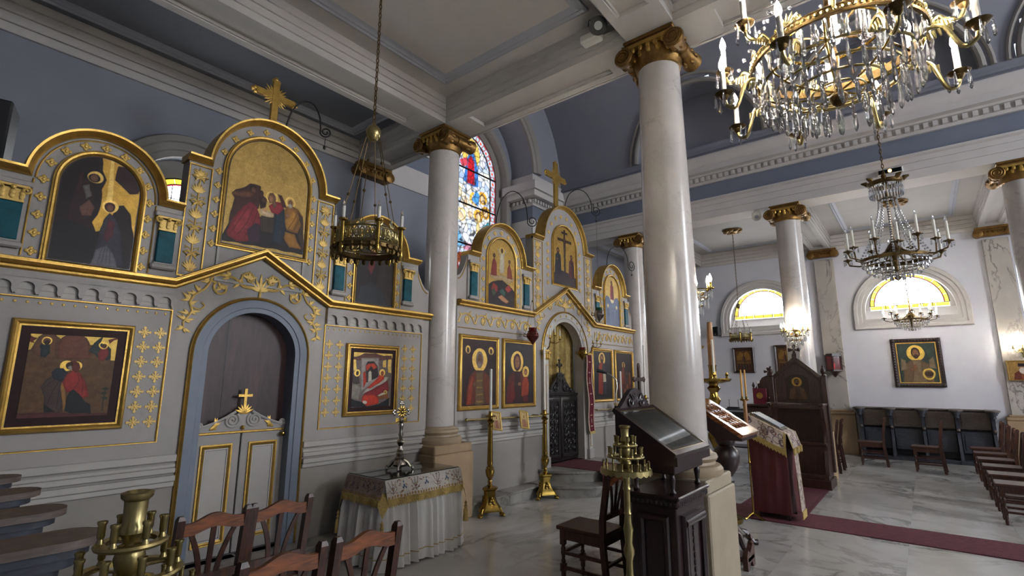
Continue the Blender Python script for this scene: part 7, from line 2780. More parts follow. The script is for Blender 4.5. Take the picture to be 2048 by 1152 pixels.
def chanter_desk():
    r = thing('chanter_desk', 'dark wooden reading desk with a small flared cross behind the throne', 'desk', (11.1, 2.45, 0))
    part('desk_body', MB().bbox(-.3, .3, -.35, .35, 0, 1.12, .01), 'wood_throne', r)
    part('desk_top', MB().bbox(-.34, .34, -.39, .39, 1.12, 1.17, .01), 'wood_throne', r)
    bk = part('gabled_back', MB().prism([(-.30, 1.17), (.30, 1.17), (.28, 1.45), (.12, 1.68), (.04, 1.72), (-.04, 1.72), (-.12, 1.68), (-.28, 1.45)], .22, .27, 'x'), 'wood_throne', r)
    c = MB()
    for k in range(4):
        a = k * pi / 2
        ca, sa = cos(a), sin(a)
        P = lambda u, v: (u * ca - v * sa, 1.80 + u * sa + v * ca)
        c.prism([P(.008, -.010), P(.075, -.03), P(.082, 0), P(.075, .03), P(.008, .010)], .23, .26, 'x')
    part('flared_cross', c, 'wood_throne', bk)
    part('finial', MB().lathe([(.03, 1.45), (.015, 1.48), (.03, 1.52), (.01, 1.58), (0, 1.6)], 10, (.245, .30, 0)), 'wood_throne', bk)
    b = thing('red_book', 'dark red book standing on the reading desk behind the yellow candles', 'book', (10.86, 2.53, 1.172))
    part('book_cover', MB().bbox(-.02, .02, -.12, .12, 0, .30, .004), 'velvet_red', b)
    part('book_pages', MB().box(-.015, .015, -.118, .123, .006, .294), 'paper', b)
    part('gilt_medallion', MB().lathe([(.055, -.022), (.06, -.024), (.05, -.026), (.045, -.024)], 20, (0, 0, .16), 'x'), 'gold', b)
    p = thing('paper_sheaf', 'slanting white papers beside the red book', 'papers', (10.9, 2.25, 1.172))
    q = MB()
    slab(q, -.1, .1, -.1, .02, .1, .14, .02)
    part('paper_block', q, 'paper', p)
    l = thing('reading_lamp', 'small white gooseneck lamp above the red book', 'lamp', (11.1, 2.62, 1.172))
    part('lamp_neck', MB().tube([(0, 0, 0), (0, 0, .28), (-.02, 0, .38), (-.08, -.02, .42)], .008, 8), 'white_plastic', l)
    part('lamp_head', MB().tube([(-.08, -.02, .42), (-.16, -.06, .42)], [.02, .03], 10), 'white_plastic', l)


chanter_desk()


def printer_table():
    r = thing('side_cabinet', 'small black table against the far wall', 'table', (12.6, 3.45, 0))
    part('tabletop', MB().bbox(-.3, .3, -.42, .42, .70, .73, .005), 'wood_dark', r)
    for x in (-.26, .26):
        for y in (-.38, .38):
            part('leg', MB().box(x - .025, x + .025, y - .025, y + .025, 0, .70), 'wood_dark', r)
    part('shelf', MB().box(-.27, .27, -.4, .4, .14, .17), 'wood_dark', r)
    p = thing('printer', 'black box-shaped printer on the small table', 'printer', (12.5, 3.40, .732))
    part('printer_body', MB().bbox(-.2, .2, -.24, .24, 0, .26, .02), 'black_plastic', p)
    part('paper_tray', MB().bbox(-.26, -.19, -.18, .18, .05, .08, .006), 'black_plastic', p)
    part('control_strip', MB().box(-.204, -.2, -.2, .2, .19, .23), 'screen_grey', p)
    q = thing('wireless_router', 'flat black router with two upright aerials on the printer', 'router', (12.5, 3.5, .994))
    part('router_body', MB().bbox(-.08, .08, -.12, .12, 0, .03, .008), 'black_plastic', q)
    for y in (-.1, .1):
        part('aerial', MB().tube([(.05, y, .02), (.05, y, .2)], .006, 8), 'black_plastic', q)
    d = thing('paper_stack', 'white papers lying on the printer beside the router', 'papers', (12.5, 3.25, .994))
    part('sheets', MB().bbox(-.1, .1, -.08, .08, 0, .02, .002), 'paper', d)


printer_table()


def low_stool():
    r = thing('carved_kneeler', 'low carved wooden kneeler end with a pointed finial beside the near plinth', 'kneeler', (5.02, 1.37, 0))
    part('end_board', MB().prism([(-.12, 0), (-.12, .12), (-.08, .16), (-.03, .13), (.03, .16), (.08, .20), (.12, .16), (.12, 0), (.06, 0), (.03, .05), (-.03, .05), (-.06, 0)], -.02, .02, 'y'), 'wood_chair', r)
    part('finial', MB().lathe([(.015, .17), (.026, .19), (.012, .205), (.024, .225), (.012, .25), (0, .265)], 10, (.08, 0, 0)), 'wood_chair', r)
    part('foot_rail', MB().bbox(-.10, .10, -.02, .28, .06, .10, .005), 'wood_chair', r)
    part('end_board', MB().box(-.10, .10, .26, .29, 0, .14), 'wood_chair', r)


low_stool()


# ================================================================ small icons, rails and lamps at the central screen
def rail():
    r = thing('brass_rail', 'brass rail along the central screen below the two large icons', 'rail', (5.47, 4.55, 1.09))
    part('bar', MB().tube([(4.72, 4.53, 1.115), (6.32, 4.53, 1.085)], .013, 10), 'brass_old', r, w=True)
    for x in (4.85, 6.25):
        part('bracket', MB().tube([(x, 4.53, 1.10), (x, 4.64, 1.10)], .010, 8), 'brass_old', r, w=True)
    part('end_knob', MB().ball((4.71, 4.53, 1.115), .024, 10, 6), 'brass_old', r, w=True)
    r = thing('brass_rail', 'short brass rail beyond the royal doors behind the lectern', 'rail', (8.6, 4.55, 1.09))
    part('bar', MB().tube([(8.0, 4.53, 1.10), (9.3, 4.53, 1.09)], .013, 10), 'brass_old', r, w=True)
    for x in (8.1, 9.2):
        part('bracket', MB().tube([(x, 4.53, 1.10), (x, 4.64, 1.10)], .010, 8), 'brass_old', r, w=True)


rail()


def small_icon(x, y, z, w, h, n, label, rx=-.25, ry=.15):
    r = thing('small_icon', label, 'icon', (x, y, z), group='small framed icons hung on the rail')
    r.rotation_euler = (rx, ry, 0)
    path = [(-w / 2 + .02, .02), (-w / 2 + .02, h - .02), (w / 2 - .02, h - .02), (w / 2 - .02, .02)]
    part('gilt_frame', MB().sweep(path, [(0, 0), (0, .012), (.012, .018), (.02, .01), (.02, 0)], 0, True, 'y', -1), 'gold_paint', r)
    part('backing_board', MB().box(-w / 2 + .01, w / 2 - .01, 0.0, .012, .01, h - .01), 'wood_dark', r)
    part('painted_panel', panel_mesh(pic_small(n), -w / 2 + .02, w / 2 - .02, .02, h - .02, None, 'painted_panel', 'icon_paint', -.003), None, r)


small_icon(5.20, 4.44, .96, .19, .25, 0, 'small gilt framed icon behind the near brass candlestick')
small_icon(5.80, 4.44, .94, .19, .25, 1, 'small gilt framed icon hanging below the mother and child icon')
small_icon(8.65, 4.44, .96, .19, .25, 2, 'small gilt framed icon on the rail behind the lectern')


def banner():
    r = thing('red_banner', 'narrow dark red embroidered banner hanging beside the royal doors', 'banner', (7.80, 4.55, .75))
    cv = Canvas(24, 120, 7, '5a1a28')
    cv.rect(0, 0, .16, 1, 'a89080'); cv.rect(.84, 0, 1, 1, 'a89080')
    for k in range(7):
        v = .06 + k * .14
        cv.line([(.5, v - .03), (.5, v + .03)], .08, 'b09a84'); cv.line([(.3, v + .008), (.7, v + .008)], .08, 'b09a84')
    me = panel_mesh(cv, -.09, .09, 0, 1.30, None, 'banner_cloth', 'fresco_cloth', 0)
    co = np.zeros(len(me.vertices) * 3)
    me.vertices.foreach_get('co', co)
    co = co.reshape(-1, 3)
    co[:, 1] += .012 * np.sin(co[:, 2] * 9) + .01 * np.sin(co[:, 0] * 60)
    co[:, 0] += .10 * (.65 - co[:, 2] / 2)
    me.vertices.foreach_set('co', co.reshape(-1))
    part('banner_cloth', me, None, r)
    part('banner_rod', MB().tube([(-.14, 0, 1.30), (.06, 0, 1.30)], .008, 8), 'brass', r)
    part('banner_fringe', MB().box(-.02, .16, -.004, .004, -.04, .005), 'fringe_gold', r)


banner()


def chain(mb, x, y, z0, z1, r=.012, t=.003, step=None):
    """oval links, alternately turned"""
    step = step or r * 2.6
    n = max(1, int((z1 - z0) / step))
    step = (z1 - z0) / n
    for i in range(n):
        zc = z0 + step * (i + .5)
        pts = []
        for k in range(10):
            a = 2 * pi * k / 10
            u, v = r * .62 * cos(a), step * .62 * sin(a)
            pts.append((x + u, y, zc + v) if i % 2 else (x, y + u, zc + v))
        mb.tube(pts, t, 5, True)


def oil_lamp(x, y, z, ztop, ma, glass, label, s=1.0, hook=0):
    r = thing('hanging_oil_lamp', label, 'lamp', (x, y, z))
    part('lamp_bowl', MB().lathe([(0, -.10 * s), (.012 * s, -.095 * s), (.016 * s, -.08 * s), (.03 * s, -.065 * s), (.06 * s, -.03 * s), (.075 * s, .0), (.07 * s, .03 * s), (.055 * s, .05 * s), (.06 * s, .06 * s), (.05 * s, .06 * s), (.045 * s, .04 * s), (0, .03 * s)], 20), ma, r)
    part('glass_cup', MB().lathe([(.03 * s, .03 * s), (.045 * s, .06 * s), (.05 * s, .10 * s), (.046 * s, .10 * s), (.028 * s, .04 * s)], 16), glass, r)
    b = MB()
    for k in range(3):
        a = 2 * pi * k / 3
        p = (.078 * s * cos(a), .078 * s * sin(a), .02 * s)
        b.tube([(p[0] * .9, p[1] * .9, -.01), (p[0] * 1.35, p[1] * 1.35, .0), (p[0] * 1.3, p[1] * 1.3, .04 * s), p], .006 * s, 6)
    part('scroll_handle', b, ma, r)
    c = MB()
    top = .42 * s
    for k in range(3):
        a = 2 * pi * k / 3
        c.tube([(.085 * s * cos(a), .085 * s * sin(a), .03 * s), (.01 * cos(a), .01 * sin(a), top)], .0025, 5)
    c.ball((0, 0, top), .014, 8, 5)
    c.tube([(0, 0, top), (0, 0, ztop - z)], .0025, 5)
    if hook:
        c.tube([(0, 0, ztop - z), (0, hook, ztop - z)], .005, 6)
    part('suspension_chain', c, 'bronze', r)


oil_lamp(5.96, 4.415, 2.248, 3.78, 'copper_red', 'glass_red', 'reddish copper hanging oil lamp beside the royal doors', 1.25)
oil_lamp(7.938, 4.401, 2.766, 4.53, 'silver', 'glass_green', 'silver hanging oil lamp with a green glass cup', 1.3)
oil_lamp(7.50, 4.50, 2.06, 2.93, 'brass', 'glass_red', 'small brass oil lamp at the far side of the royal doors', 1.1, .12)


def door_sconce(x, z, label):
    r = thing('candle_sconce', label, 'sconce', (x, YI - .09, z))
    part('sconce_stem', MB().tube([(0, .02, -.10), (0, -.03, -.04), (0, -.05, .05)], .009, 8), 'brass', r)
    for k, dx in enumerate((-.14, 0, .14)):
        zz = .12 + (.05 if k == 1 else 0)
        a = part('sconce_arm', MB().tube([(0, -.05, .03), (dx * .5, -.10, .0), (dx * .9, -.14, .03), (dx, -.14, zz - .05)], .006, 7).lathe([(.006, zz - .06), (.022, zz - .05), (.024, zz - .042), (.011, zz - .045), (.011, zz), (0, zz)], 10, (dx, -.14, 0)), 'brass', r)
        part('sconce_candle', MB().lathe([(.009, zz - .02), (.009, zz + .08), (.004, zz + .10), (0, zz + .12)], 8, (dx, -.14, 0)), 'candle_wax', a)


door_sconce(6.55, 2.18, 'three-armed brass candle sconce on the near pilaster of the royal doors')
door_sconce(7.87, 2.18, 'three-armed brass candle sconce on the far pilaster of the royal doors')
# ================================================================ chandeliers and lamps
DROP = None


def drop_mesh(L=.09, r=.010, name='crystal_drop'):
    b = MB()
    n = 6
    b.lathe([(0, 0), (r * .45, -L * .06), (r * .35, -L * .15), (r * .6, -L * .35), (r, -L * .78), (r * .6, -L * .93), (0, -L)], n)
    b.ball((0, 0, L * .10), r * .55, 6, 4)
    return b.mesh(name, 'crystal', 0)


def add_flame(parent, x, y, z, s=1.0, name='flame_bulb'):
    return part(name, MB().lathe([(0, 0), (.009 * s, .006 * s), (.0135 * s, .022 * s), (.011 * s, .04 * s), (.005 * s, .058 * s), (0, .07 * s)], 10, (x, y, z)), 'flame', parent)


def big_chandelier():
    cx, cy, z0 = 2.2, .135, 2.655
    r = thing('crystal_chandelier', 'large lit bronze ring chandelier with crystal drops, close overhead', 'chandelier', (cx, cy, z0))
    d1, d2, d3 = drop_mesh(.12, .0098), drop_mesh(.09, .0086), drop_mesh(.065, .0072)
    part('bottom_finial', MB().lathe([(0, 0), (.012, .003), (.024, .014), (.031, .028), (.033, .04), (.028, .05), (.016, .056), (.018, .066), (.012, .075)], 16), 'bronze', r)
    st = MB().lathe([(.010, .06), (.014, .10), (.010, .14), (.018, .2), (.012, .26), (.012, .5), (.02, .55), (.012, .6), (.012, .95), (.03, .98), (.06, 1.0), (.06, 1.02), (.02, 1.05), (.01, 1.1)], 14)
    part('stem', st, 'bronze', r)
    rings = [(.09, .062, .004, 10, d2), (.155, .075, .005, 18, d1), (.215, .098, .005, 28, d1), (.262, .135, .006, 36, d1)]
    for R, z, t, n, dm in rings:
        rg = part('basket_ring', MB().tube([(R * cos(2 * pi * i / 40), R * sin(2 * pi * i / 40), z) for i in range(40)], t, 6, True), 'brass_old', r)
        for i in range(n):
            a = 2 * pi * (i + .3) / n
            o = bpy.data.objects.new('crystal_drop', dm)
            link(o, rg)
            o.location = (R * cos(a), R * sin(a), z - .008)
    for k in range(8):
        a = 2 * pi * k / 8
        part('basket_rib', MB().tube([(R_ * cos(a), R_ * sin(a), z_) for R_, z_ in ((.02, .06), (.09, .062), (.155, .072), (.215, .092), (.262, .125), (.288, .20))], .004, 6), 'brass', r)
    # main beaded ring
    R, z = .292, .225
    mr = part('main_ring', MB().lathe([(R - .006, z - .018), (R + .006, z - .018), (R + .010, z - .012), (R + .005, z - .008), (R + .005, z + .008), (R + .010, z + .012), (R + .006, z + .018), (R - .006, z + .018), (R - .006, z - .018)], 64), 'bronze', r)
    be = MB()
    for i in range(96):
        a = 2 * pi * i / 96
        be.ball(((R + .007) * cos(a), (R + .007) * sin(a), z), .0075, 6, 4)
    part('beading', be, 'brass_old', mr, kind='stuff')
    for i in range(40):
        a = 2 * pi * (i + .5) / 40
        o = bpy.data.objects.new('crystal_drop', d2 if i % 2 else d1)
        link(o, mr)
        o.location = (R * cos(a), R * sin(a), z - .025)
    # inner ring with lamps
    ri = part('inner_ring', MB().tube([(.17 * cos(2 * pi * i / 36), .17 * sin(2 * pi * i / 36), .30) for i in range(36)], .006, 6, True), 'brass', r)
    for i in range(22):
        a = 2 * pi * i / 22
        o = bpy.data.objects.new('crystal_drop', d1)
        link(o, ri)
        o.location = (.17 * cos(a), .17 * sin(a), .292)
    for k in range(4):
        a = k * pi / 2 + .6
        part('spoke', MB().tube([(.015 * cos(a), .015 * sin(a), .30), (.17 * cos(a), .17 * sin(a), .30), (R * cos(a), R * sin(a), z)], .005, 6), 'bronze', r)
    # crest leaves on the ring
    for k in range(8):
        a = 2 * pi * (k + .5) / 8
        q = MB().at(Matrix.Translation((R * cos(a), R * sin(a), z + .015)) @ Matrix.Rotation(a + pi / 2, 4, 'Z'))
        for j in range(7):
            leaflet(q, 0, 0, pi / 2 + (j - 3) * .42, .055, .009, 0)
        for s in (-1, 1):
            q.tube([(p[0], 0, p[1]) for p in spiral(s * .04, .012, .018, pi / 2, 1.2, s, 14)], .005, 6)
        part('crest_leaf', q, 'brass_old', mr)
    # arms with drip pans and candle bulbs: upper and lower set
    for lev, (n, rr, zp, za, ra, ph) in enumerate(((8, .40, .285, .235, .295, .12), (8, .42, .095, .13, .268, .5))):
        for k in range(n):
            a = 2 * pi * k / n + ph
            ca, sa = cos(a), sin(a)
            pts = [(ra, za), (ra + .03, za + .022), (ra + (rr - ra) * .45, za + .005), (ra + (rr - ra) * .7, zp - .055), (rr - .01, zp - .05), (rr, zp - .02)]
            ar = part('candle_arm', MB().tube(smooth([(p[0] * ca, p[0] * sa, p[1]) for p in pts], 4), .0075, 8), 'brass_old', r)
            lf = MB()
            for j in range(5):
                t = .15 + .1 * j
                R2 = ra + (rr - ra) * t
                lf.tube([(R2 * ca, R2 * sa, za + .005), ((R2 + .005) * ca, (R2 + .005) * sa, za - .022)], [.008, .003], 6)
            part('arm_leaf', lf, 'brass_old', ar)
            part('drip_pan', MB().lathe([(.006, zp - .03), (.014, zp - .018), (.018, zp - .008), (.034, zp), (.037, zp + .004), (.034, zp + .004), (.016, zp - .002), (.013, zp + .012), (.013, zp + .016), (0, zp + .016)], 16, (rr * ca, rr * sa, 0)), 'bronze', ar)
            part('candle_sleeve', MB().lathe([(.0105, zp + .012), (.0105, zp + .105), (.008, zp + .108), (0, zp + .108)], 12, (rr * ca, rr * sa, 0)), 'candle_wax', ar)
            add_flame(ar, rr * ca, rr * sa, zp + .107, .95)
            for j in range(5):
                b2 = a + 2 * pi * j / 5
                o = bpy.data.objects.new('crystal_drop', d3)
                link(o, ar)
                o.location = (rr * ca + .034 * cos(b2), rr * sa + .034 * sin(b2), zp - .004)
    for k in range(4):
        a = k * pi / 2 + .2
        ar = part('inner_candle', MB().lathe([(.012, .26), (.02, .27), (.0105, .28), (.0105, .40), (0, .40)], 12, (.11 * cos(a), .11 * sin(a), 0)), 'candle_wax', r)
        if k != 1:
            add_flame(ar, .11 * cos(a), .11 * sin(a), .20 if k == 2 else .40, 1.0)
    # rising crystal strands to the crown and the chain
    for k in range(8):
        a = 2 * pi * k / 8 + .2
        sb = MB()
        for j in range(20):
            t = j / 19
            q = R * (1 - t) ** 1.6 + .05
            sb.ball((q * cos(a), q * sin(a), .26 + .74 * t), .0085, 6, 4)
        part('crystal_strand', sb, 'crystal', r, kind='stuff')
    ch = MB()
    chain(ch, 0, 0, 1.08, ZC1 - z0 - .02, .016, .004)
    part('chain', ch, 'bronze', r)
    part('ceiling_rose', MB().lathe([(.02, ZC1 - z0 - .05), (.10, ZC1 - z0 - .02), (.14, ZC1 - z0)], 20), 'gold_dark', r)


big_chandelier()


def branch_chandelier(label, cx, cy, z0, R, H, narms, lit, ztop, ma='bronze', crown=True, two=True, chain_=True):
    """crystal bag chandelier with branches; z0 = bottom finial"""
    r = thing('branched_chandelier', label, 'chandelier', (cx, cy, z0))
    k = R / .47
    part('bottom_finial', MB().lathe([(0, 0), (.02 * k, .01 * k), (.03 * k, .03 * k), (.015 * k, .05 * k), (.02 * k, .06 * k)], 12), ma, r)
    # crystal bowl: rings of drops
    bowl = MB()
    for (rr, zz, n) in ((.06, .06, 8), (.13, .08, 14), (.20, .12, 22), (.255, .165, 28), (.29, .215, 34)):
        for i in range(n):
            a = 2 * pi * (i + .5 * (zz > .1)) / n
            bowl.lathe([(0, .0), (.006 * k, -.012 * k), (.010 * k, -.045 * k), (0, -.06 * k)], 5, (rr * k * cos(a), rr * k * sin(a), zz * k))
    part('crystal_bowl', bowl, 'crystal', r, kind='stuff', smooth=0)
    fr = MB()
    for (rr, zz) in ((.13, .085), (.20, .125), (.255, .17), (.29, .22)):
        fr.tube([(rr * k * cos(2 * pi * i / 32), rr * k * sin(2 * pi * i / 32), zz * k) for i in range(32)], .005 * k, 6, True)
    fr.lathe([(.29 * k, .215 * k), (.30 * k, .215 * k), (.305 * k, .245 * k), (.295 * k, .25 * k)], 32, cap=False)
    part('bowl_rings', fr, ma, r)
    part('stem', MB().lathe([(.012 * k, .06 * k), (.02 * k, .2 * k), (.05 * k, .28 * k), (.08 * k, .33 * k), (.05 * k, .38 * k), (.02 * k, .42 * k), (.014 * k, .5 * k), (.014 * k, H), (.03 * k, H + .02)], 14), ma, r)
    for i in range(narms):
        a = 2 * pi * i / narms + .1
        rr = R if (i % 2 == 0 or not two) else R * .74
        zp = (.31 if (i % 2 == 0 or not two) else .40) * k
        ca, sa = cos(a), sin(a)
        pts = [(.06 * k, .33 * k), (rr * .4, .25 * k), (rr * .75, .22 * k), (rr * .97, .25 * k), (rr, zp - .02)]
        ar = part('candle_arm', MB().tube([(p[0] * ca, p[0] * sa, p[1]) for p in pts], .008 * k, 7), ma, r)
        part('drip_pan', MB().lathe([(.006 * k, zp - .03 * k), (.018 * k, zp - .01 * k), (.045 * k, zp), (.045 * k, zp + .006 * k), (.014 * k, zp), (.014 * k, zp + .02 * k), (0, zp + .02 * k)], 12, (rr * ca, rr * sa, 0)), ma, ar)
        hc = .20 * k if not lit else .10 * k
        part('candle_sleeve', MB().lathe([(.014 * k, zp + .01), (.013 * k, zp + hc), (0, zp + hc)], 10, (rr * ca, rr * sa, 0)), 'candle_wax', ar)
        if lit:
            add_flame(ar, rr * ca, rr * sa, zp + hc, 1.2 * k)
        else:
            part('bulb_tip', MB().lathe([(0, zp + hc), (.011 * k, zp + hc + .01 * k), (.009 * k, zp + hc + .03 * k), (.002 * k, zp + hc + .055 * k), (0, zp + hc + .058 * k)], 8, (rr * ca, rr * sa, 0)), 'crystal', ar)
        dr_ = MB()
        for j in range(4):
            b2 = a + pi / 2 * j
            dr_.lathe([(0, 0), (.007 * k, -.02 * k), (.009 * k, -.045 * k), (0, -.06 * k)], 5, (rr * ca + .04 * k * cos(b2), rr * sa + .04 * k * sin(b2), zp - .002))
        part('pan_drops', dr_, 'crystal', ar, smooth=0, kind='stuff')
    if crown:
        zc = H
        cw = MB().lathe([(.14 * k, zc - .02), (.16 * k, zc), (.16 * k, zc + .03), (.14 * k, zc + .035), (.14 * k, zc - .02)], 28)
        for i in range(8):
            a = 2 * pi * i / 8
            cw.tube([(.15 * k * cos(a), .15 * k * sin(a), zc + .02), (.17 * k * cos(a), .17 * k * sin(a), zc + .05), (.21 * k * cos(a), .21 * k * sin(a), zc + .06)], [.02 * k, .025 * k, .008 * k], 7)
        cw.lathe([(.07 * k, zc - .18 * k), (.085 * k, zc - .17 * k), (.07 * k, zc - .16 * k), (.07 * k, zc - .18 * k)], 20)
        part('crown', cw, ma, r)
        cd = MB()
        for i in range(30):
            a = 2 * pi * i / 30
            cd.lathe([(0, 0), (.009 * k, -.03 * k), (.012 * k, -.10 * k), (0, -.13 * k)], 5, (.145 * k * cos(a), .145 * k * sin(a), zc - .02))
        part('crown_drops', cd, 'crystal', r, kind='stuff', smooth=0)
        sd = MB()
        for i in range(10):
            a = 2 * pi * i / 10
            for j in range(22):
                t = j / 21
                q = (.08 + .22 * t ** 1.7) * k
                sd.ball((q * cos(a), q * sin(a), zc - .17 * k + (.26 * k - zc + .17 * k) * t), .0115 * k, 5, 4)
        part('crystal_strands', sd, 'crystal', r, kind='stuff', smooth=0)
    ch = MB()
    chain(ch, 0, 0, H + .02, ztop - z0, .018, .005)
    part('chain', ch, ma, r)
    return r


branch_chandelier('unlit crystal chandelier with white candles hanging on a chain in the nave', 7.2, .10, 2.745, .52, 1.17, 12, False, VZ + VR - .02)
branch_chandelier('small lit crystal chandelier hanging in front of the round-headed window', 12.05, .06, 2.54, .42, .60, 10, True, ZC2, crown=False, two=True)


def ceiling_rose(x, y, z, label):
    r = thing('ceiling_rose', label, 'ceiling rose', (x, y, z))
    b = MB().lathe([(0, -.09), (.05, -.085), (.07, -.06), (.12, -.05), (.14, -.03), (.20, -.02), (.22, 0)], 24)
    for k in range(8):
        a = k * pi / 4
        b.ball((.15 * cos(a), .15 * sin(a), -.03), .05, 8, 5, (1.2, 1.2, .6))
    part('gilt_leaves', b, 'gold_dark', r)


ceiling_rose(12.05, 3.10, ZC2, 'gilded leaf ceiling rose above the far hanging corona')
ceiling_rose(12.05, .06, ZC2, 'gilded ceiling rose behind the nave chandelier')


def corona(cx, cy, zr, R, ztop, zknot, label, n=6, k=1.0):
    """pierced bronze ring lamp hung on six chains"""
    r = thing('corona_lamp', label, 'hanging lamp', (cx, cy, zr))
    h = .11 * k
    band = MB()
    nn = 72
    # pierced band: two rims and a lattice of scrolls
    for z in (-h * .45, h * .5):
        band.tube([(R * cos(2 * pi * i / 48), R * sin(2 * pi * i / 48), z) for i in range(48)], .008 * k, 6, True)
    for i in range(nn // 2):
        a0 = 2 * pi * i / (nn // 2)
        da = 2 * pi / (nn // 2)
        c_ = a0 + da / 2
        band.tube([(R * cos(c_ + da * .42 * cos(q)), R * sin(c_ + da * .42 * cos(q)), h * .02 + h * .36 * sin(q)) for q in [2 * pi * t / 10 for t in range(10)]], .0055 * k, 5, True)
        band.tube([(R * cos(c_ + da * .2 * cos(q)), R * sin(c_ + da * .2 * cos(q)), h * .02 + h * .16 * sin(q)) for q in [2 * pi * t / 8 for t in range(8)]], .005 * k, 5, True)
    part('pierced_band', band, 'brass_old', r)
    lo = MB()
    lo.lathe([(R + .012 * k, -h * .55), (R + .03 * k, -h * .65), (R + .03 * k, -h * .9), (R + .012 * k, -h * 1.0), (R - .01 * k, -h * .9), (R - .01 * k, -h * .6), (R + .012 * k, -h * .55)], 48)
    for i in range(24):
        a = 2 * pi * i / 24
        lo.ball(((R + .02 * k) * cos(a), (R + .02 * k) * sin(a), -h * 1.12), .018 * k, 6, 4, (1, 1, 1.3))
        lo.ball(((R + .03 * k) * cos(a), (R + .03 * k) * sin(a), -h * .78), .016 * k, 6, 4)
    part('lower_rim', lo, 'bronze', r)
    cr = MB()
    for i in range(12):
        a = 2 * pi * i / 12 + .26
        q = MB().at(Matrix.Translation((R * cos(a), R * sin(a), h * .5)) @ Matrix.Rotation(a + pi / 2, 4, 'Z'))
        for j in range(3):
            leaflet(q, 0, 0, pi / 2 + (j - 1) * .7, .05 * k, .010 * k, 0)
        cr.add(q.v, q.f)
    part('cresting', cr, 'brass_old', r, kind='stuff')
    for i in range(n):
        a = 2 * pi * i / n + .2
        x, y = (R + .03 * k) * cos(a), (R + .03 * k) * sin(a)
        s = part('candle_holder', MB().lathe([(0, -h * 1.5), (.012 * k, -h * 1.3), (.02 * k, -h), (.014 * k, -h * .8), (.017 * k, 0), (.014 * k, h * .7), (.03 * k, h * .8), (.033 * k, h * .9), (.012 * k, h * .9)], 12, (x, y, 0)), 'brass', r)
        part('white_candle', MB().lathe([(.013 * k, h * .85), (.013 * k, h * 1.75), (0, h * 1.78)], 10, (x, y, 0)), 'candle_wax', s)
        part('bulb_tip', MB().lathe([(0, h * 1.76), (.011 * k, h * 1.85), (.008 * k, h * 2.05), (0, h * 2.25)], 8, (x, y, 0)), 'crystal', s)
        zk = zknot - zr
        c = MB()
        P0 = Vector((R * cos(a + .5), R * sin(a + .5), h * .5))
        P1 = Vector((.05 * k * cos(a + .5), .05 * k * sin(a + .5), zk - .04))
        c.tube([P0, P1], .003, 5)
        for t in (.35, .68):
            c.ball(P0.lerp(P1, t), .012 * k, 8, 5)
        part('hanging_rod', c, 'bronze', r)
    zk = zknot - zr
    part('top_knot', MB().lathe([(0, zk - .09 * k), (.03 * k, zk - .08 * k), (.055 * k, zk - .04 * k), (.06 * k, zk), (.045 * k, zk + .03 * k), (.02 * k, zk + .05 * k), (.012 * k, zk + .07 * k)], 14), 'brass_old', r)
    ch = MB()
    chain(ch, 0, 0, zk + .06, ztop - zr, .016, .0045)
    part('chain', ch, 'bronze', r)


corona(2.2, 3.2, 2.66, .225, ZC1, 3.56, 'pierced bronze corona lamp with six candles on a long chain, before the left screen', 6)
corona(12.05, 3.10, 2.60, .22, ZC2 - .08, 3.3, 'small bronze corona lamp hanging before the far half-round window', 6, .8)


def crystal_sconce(x, y, z, d, label):
    """lit crystal wall bracket; d = outward direction (dx, dy)"""
    r = thing('crystal_sconce', label, 'sconce', (x, y, z), atan2(d[1], d[0]), group='lit crystal sconces on the columns')
    part('wall_plate', MB().lathe([(.05, -.01), (.07, 0), (.06, .02), (.02, .04), (0, .04)], 16, (0, 0, 0), 'x'), 'brass', r)
    part('stem', MB().tube([(0, 0, 0), (.10, 0, -.03), (.14, 0, .06)], .012, 8), 'brass', r)
    for k in range(5):
        a = (k - 2) * .75
        px, py = .14 + .13 * cos(a), .20 * sin(a)
        ar = part('sconce_arm', MB().tube([(.12, 0, .0), (.14 + .06 * cos(a), .10 * sin(a), -.03), (px, py, .03)], .008, 7).lathe([(.01, .02), (.035, .03), (.035, .036), (.012, .035), (.012, .09), (0, .09)], 12, (px, py, 0)), 'brass', r)
        add_flame(ar, px, py, .09, 1.15)
    dr_ = MB()
    for (rr, zz, n, L) in ((.20, .02, 18, .10), (.16, -.06, 16, .10), (.11, -.13, 12, .10), (.06, -.20, 8, .10)):
        for i in range(n):
            a = 2 * pi * i / n
            dr_.lathe([(0, 0), (.010, -.02), (.013, -L * .7), (0, -L)], 5, (.15 + rr * .6 * cos(a), rr * sin(a), zz))
    part('crystal_drops', dr_, 'crystal', r, kind='stuff', smooth=0)
    rg = MB()
    for (rr, zz) in ((.20, .025), (.16, -.055), (.11, -.125)):
        rg.tube([(.15 + rr * .6 * cos(2 * pi * i / 24), rr * sin(2 * pi * i / 24), zz) for i in range(24)], .005, 6, True)
    part('drop_rings', rg, 'brass', r)


crystal_sconce(4.60, 1.66, 2.42, (1, -.12), 'lit crystal sconce on the nave side of the large near column')
crystal_sconce(9.83, 1.62, 2.42, (-1, 0), 'lit crystal sconce on the column behind the throne')


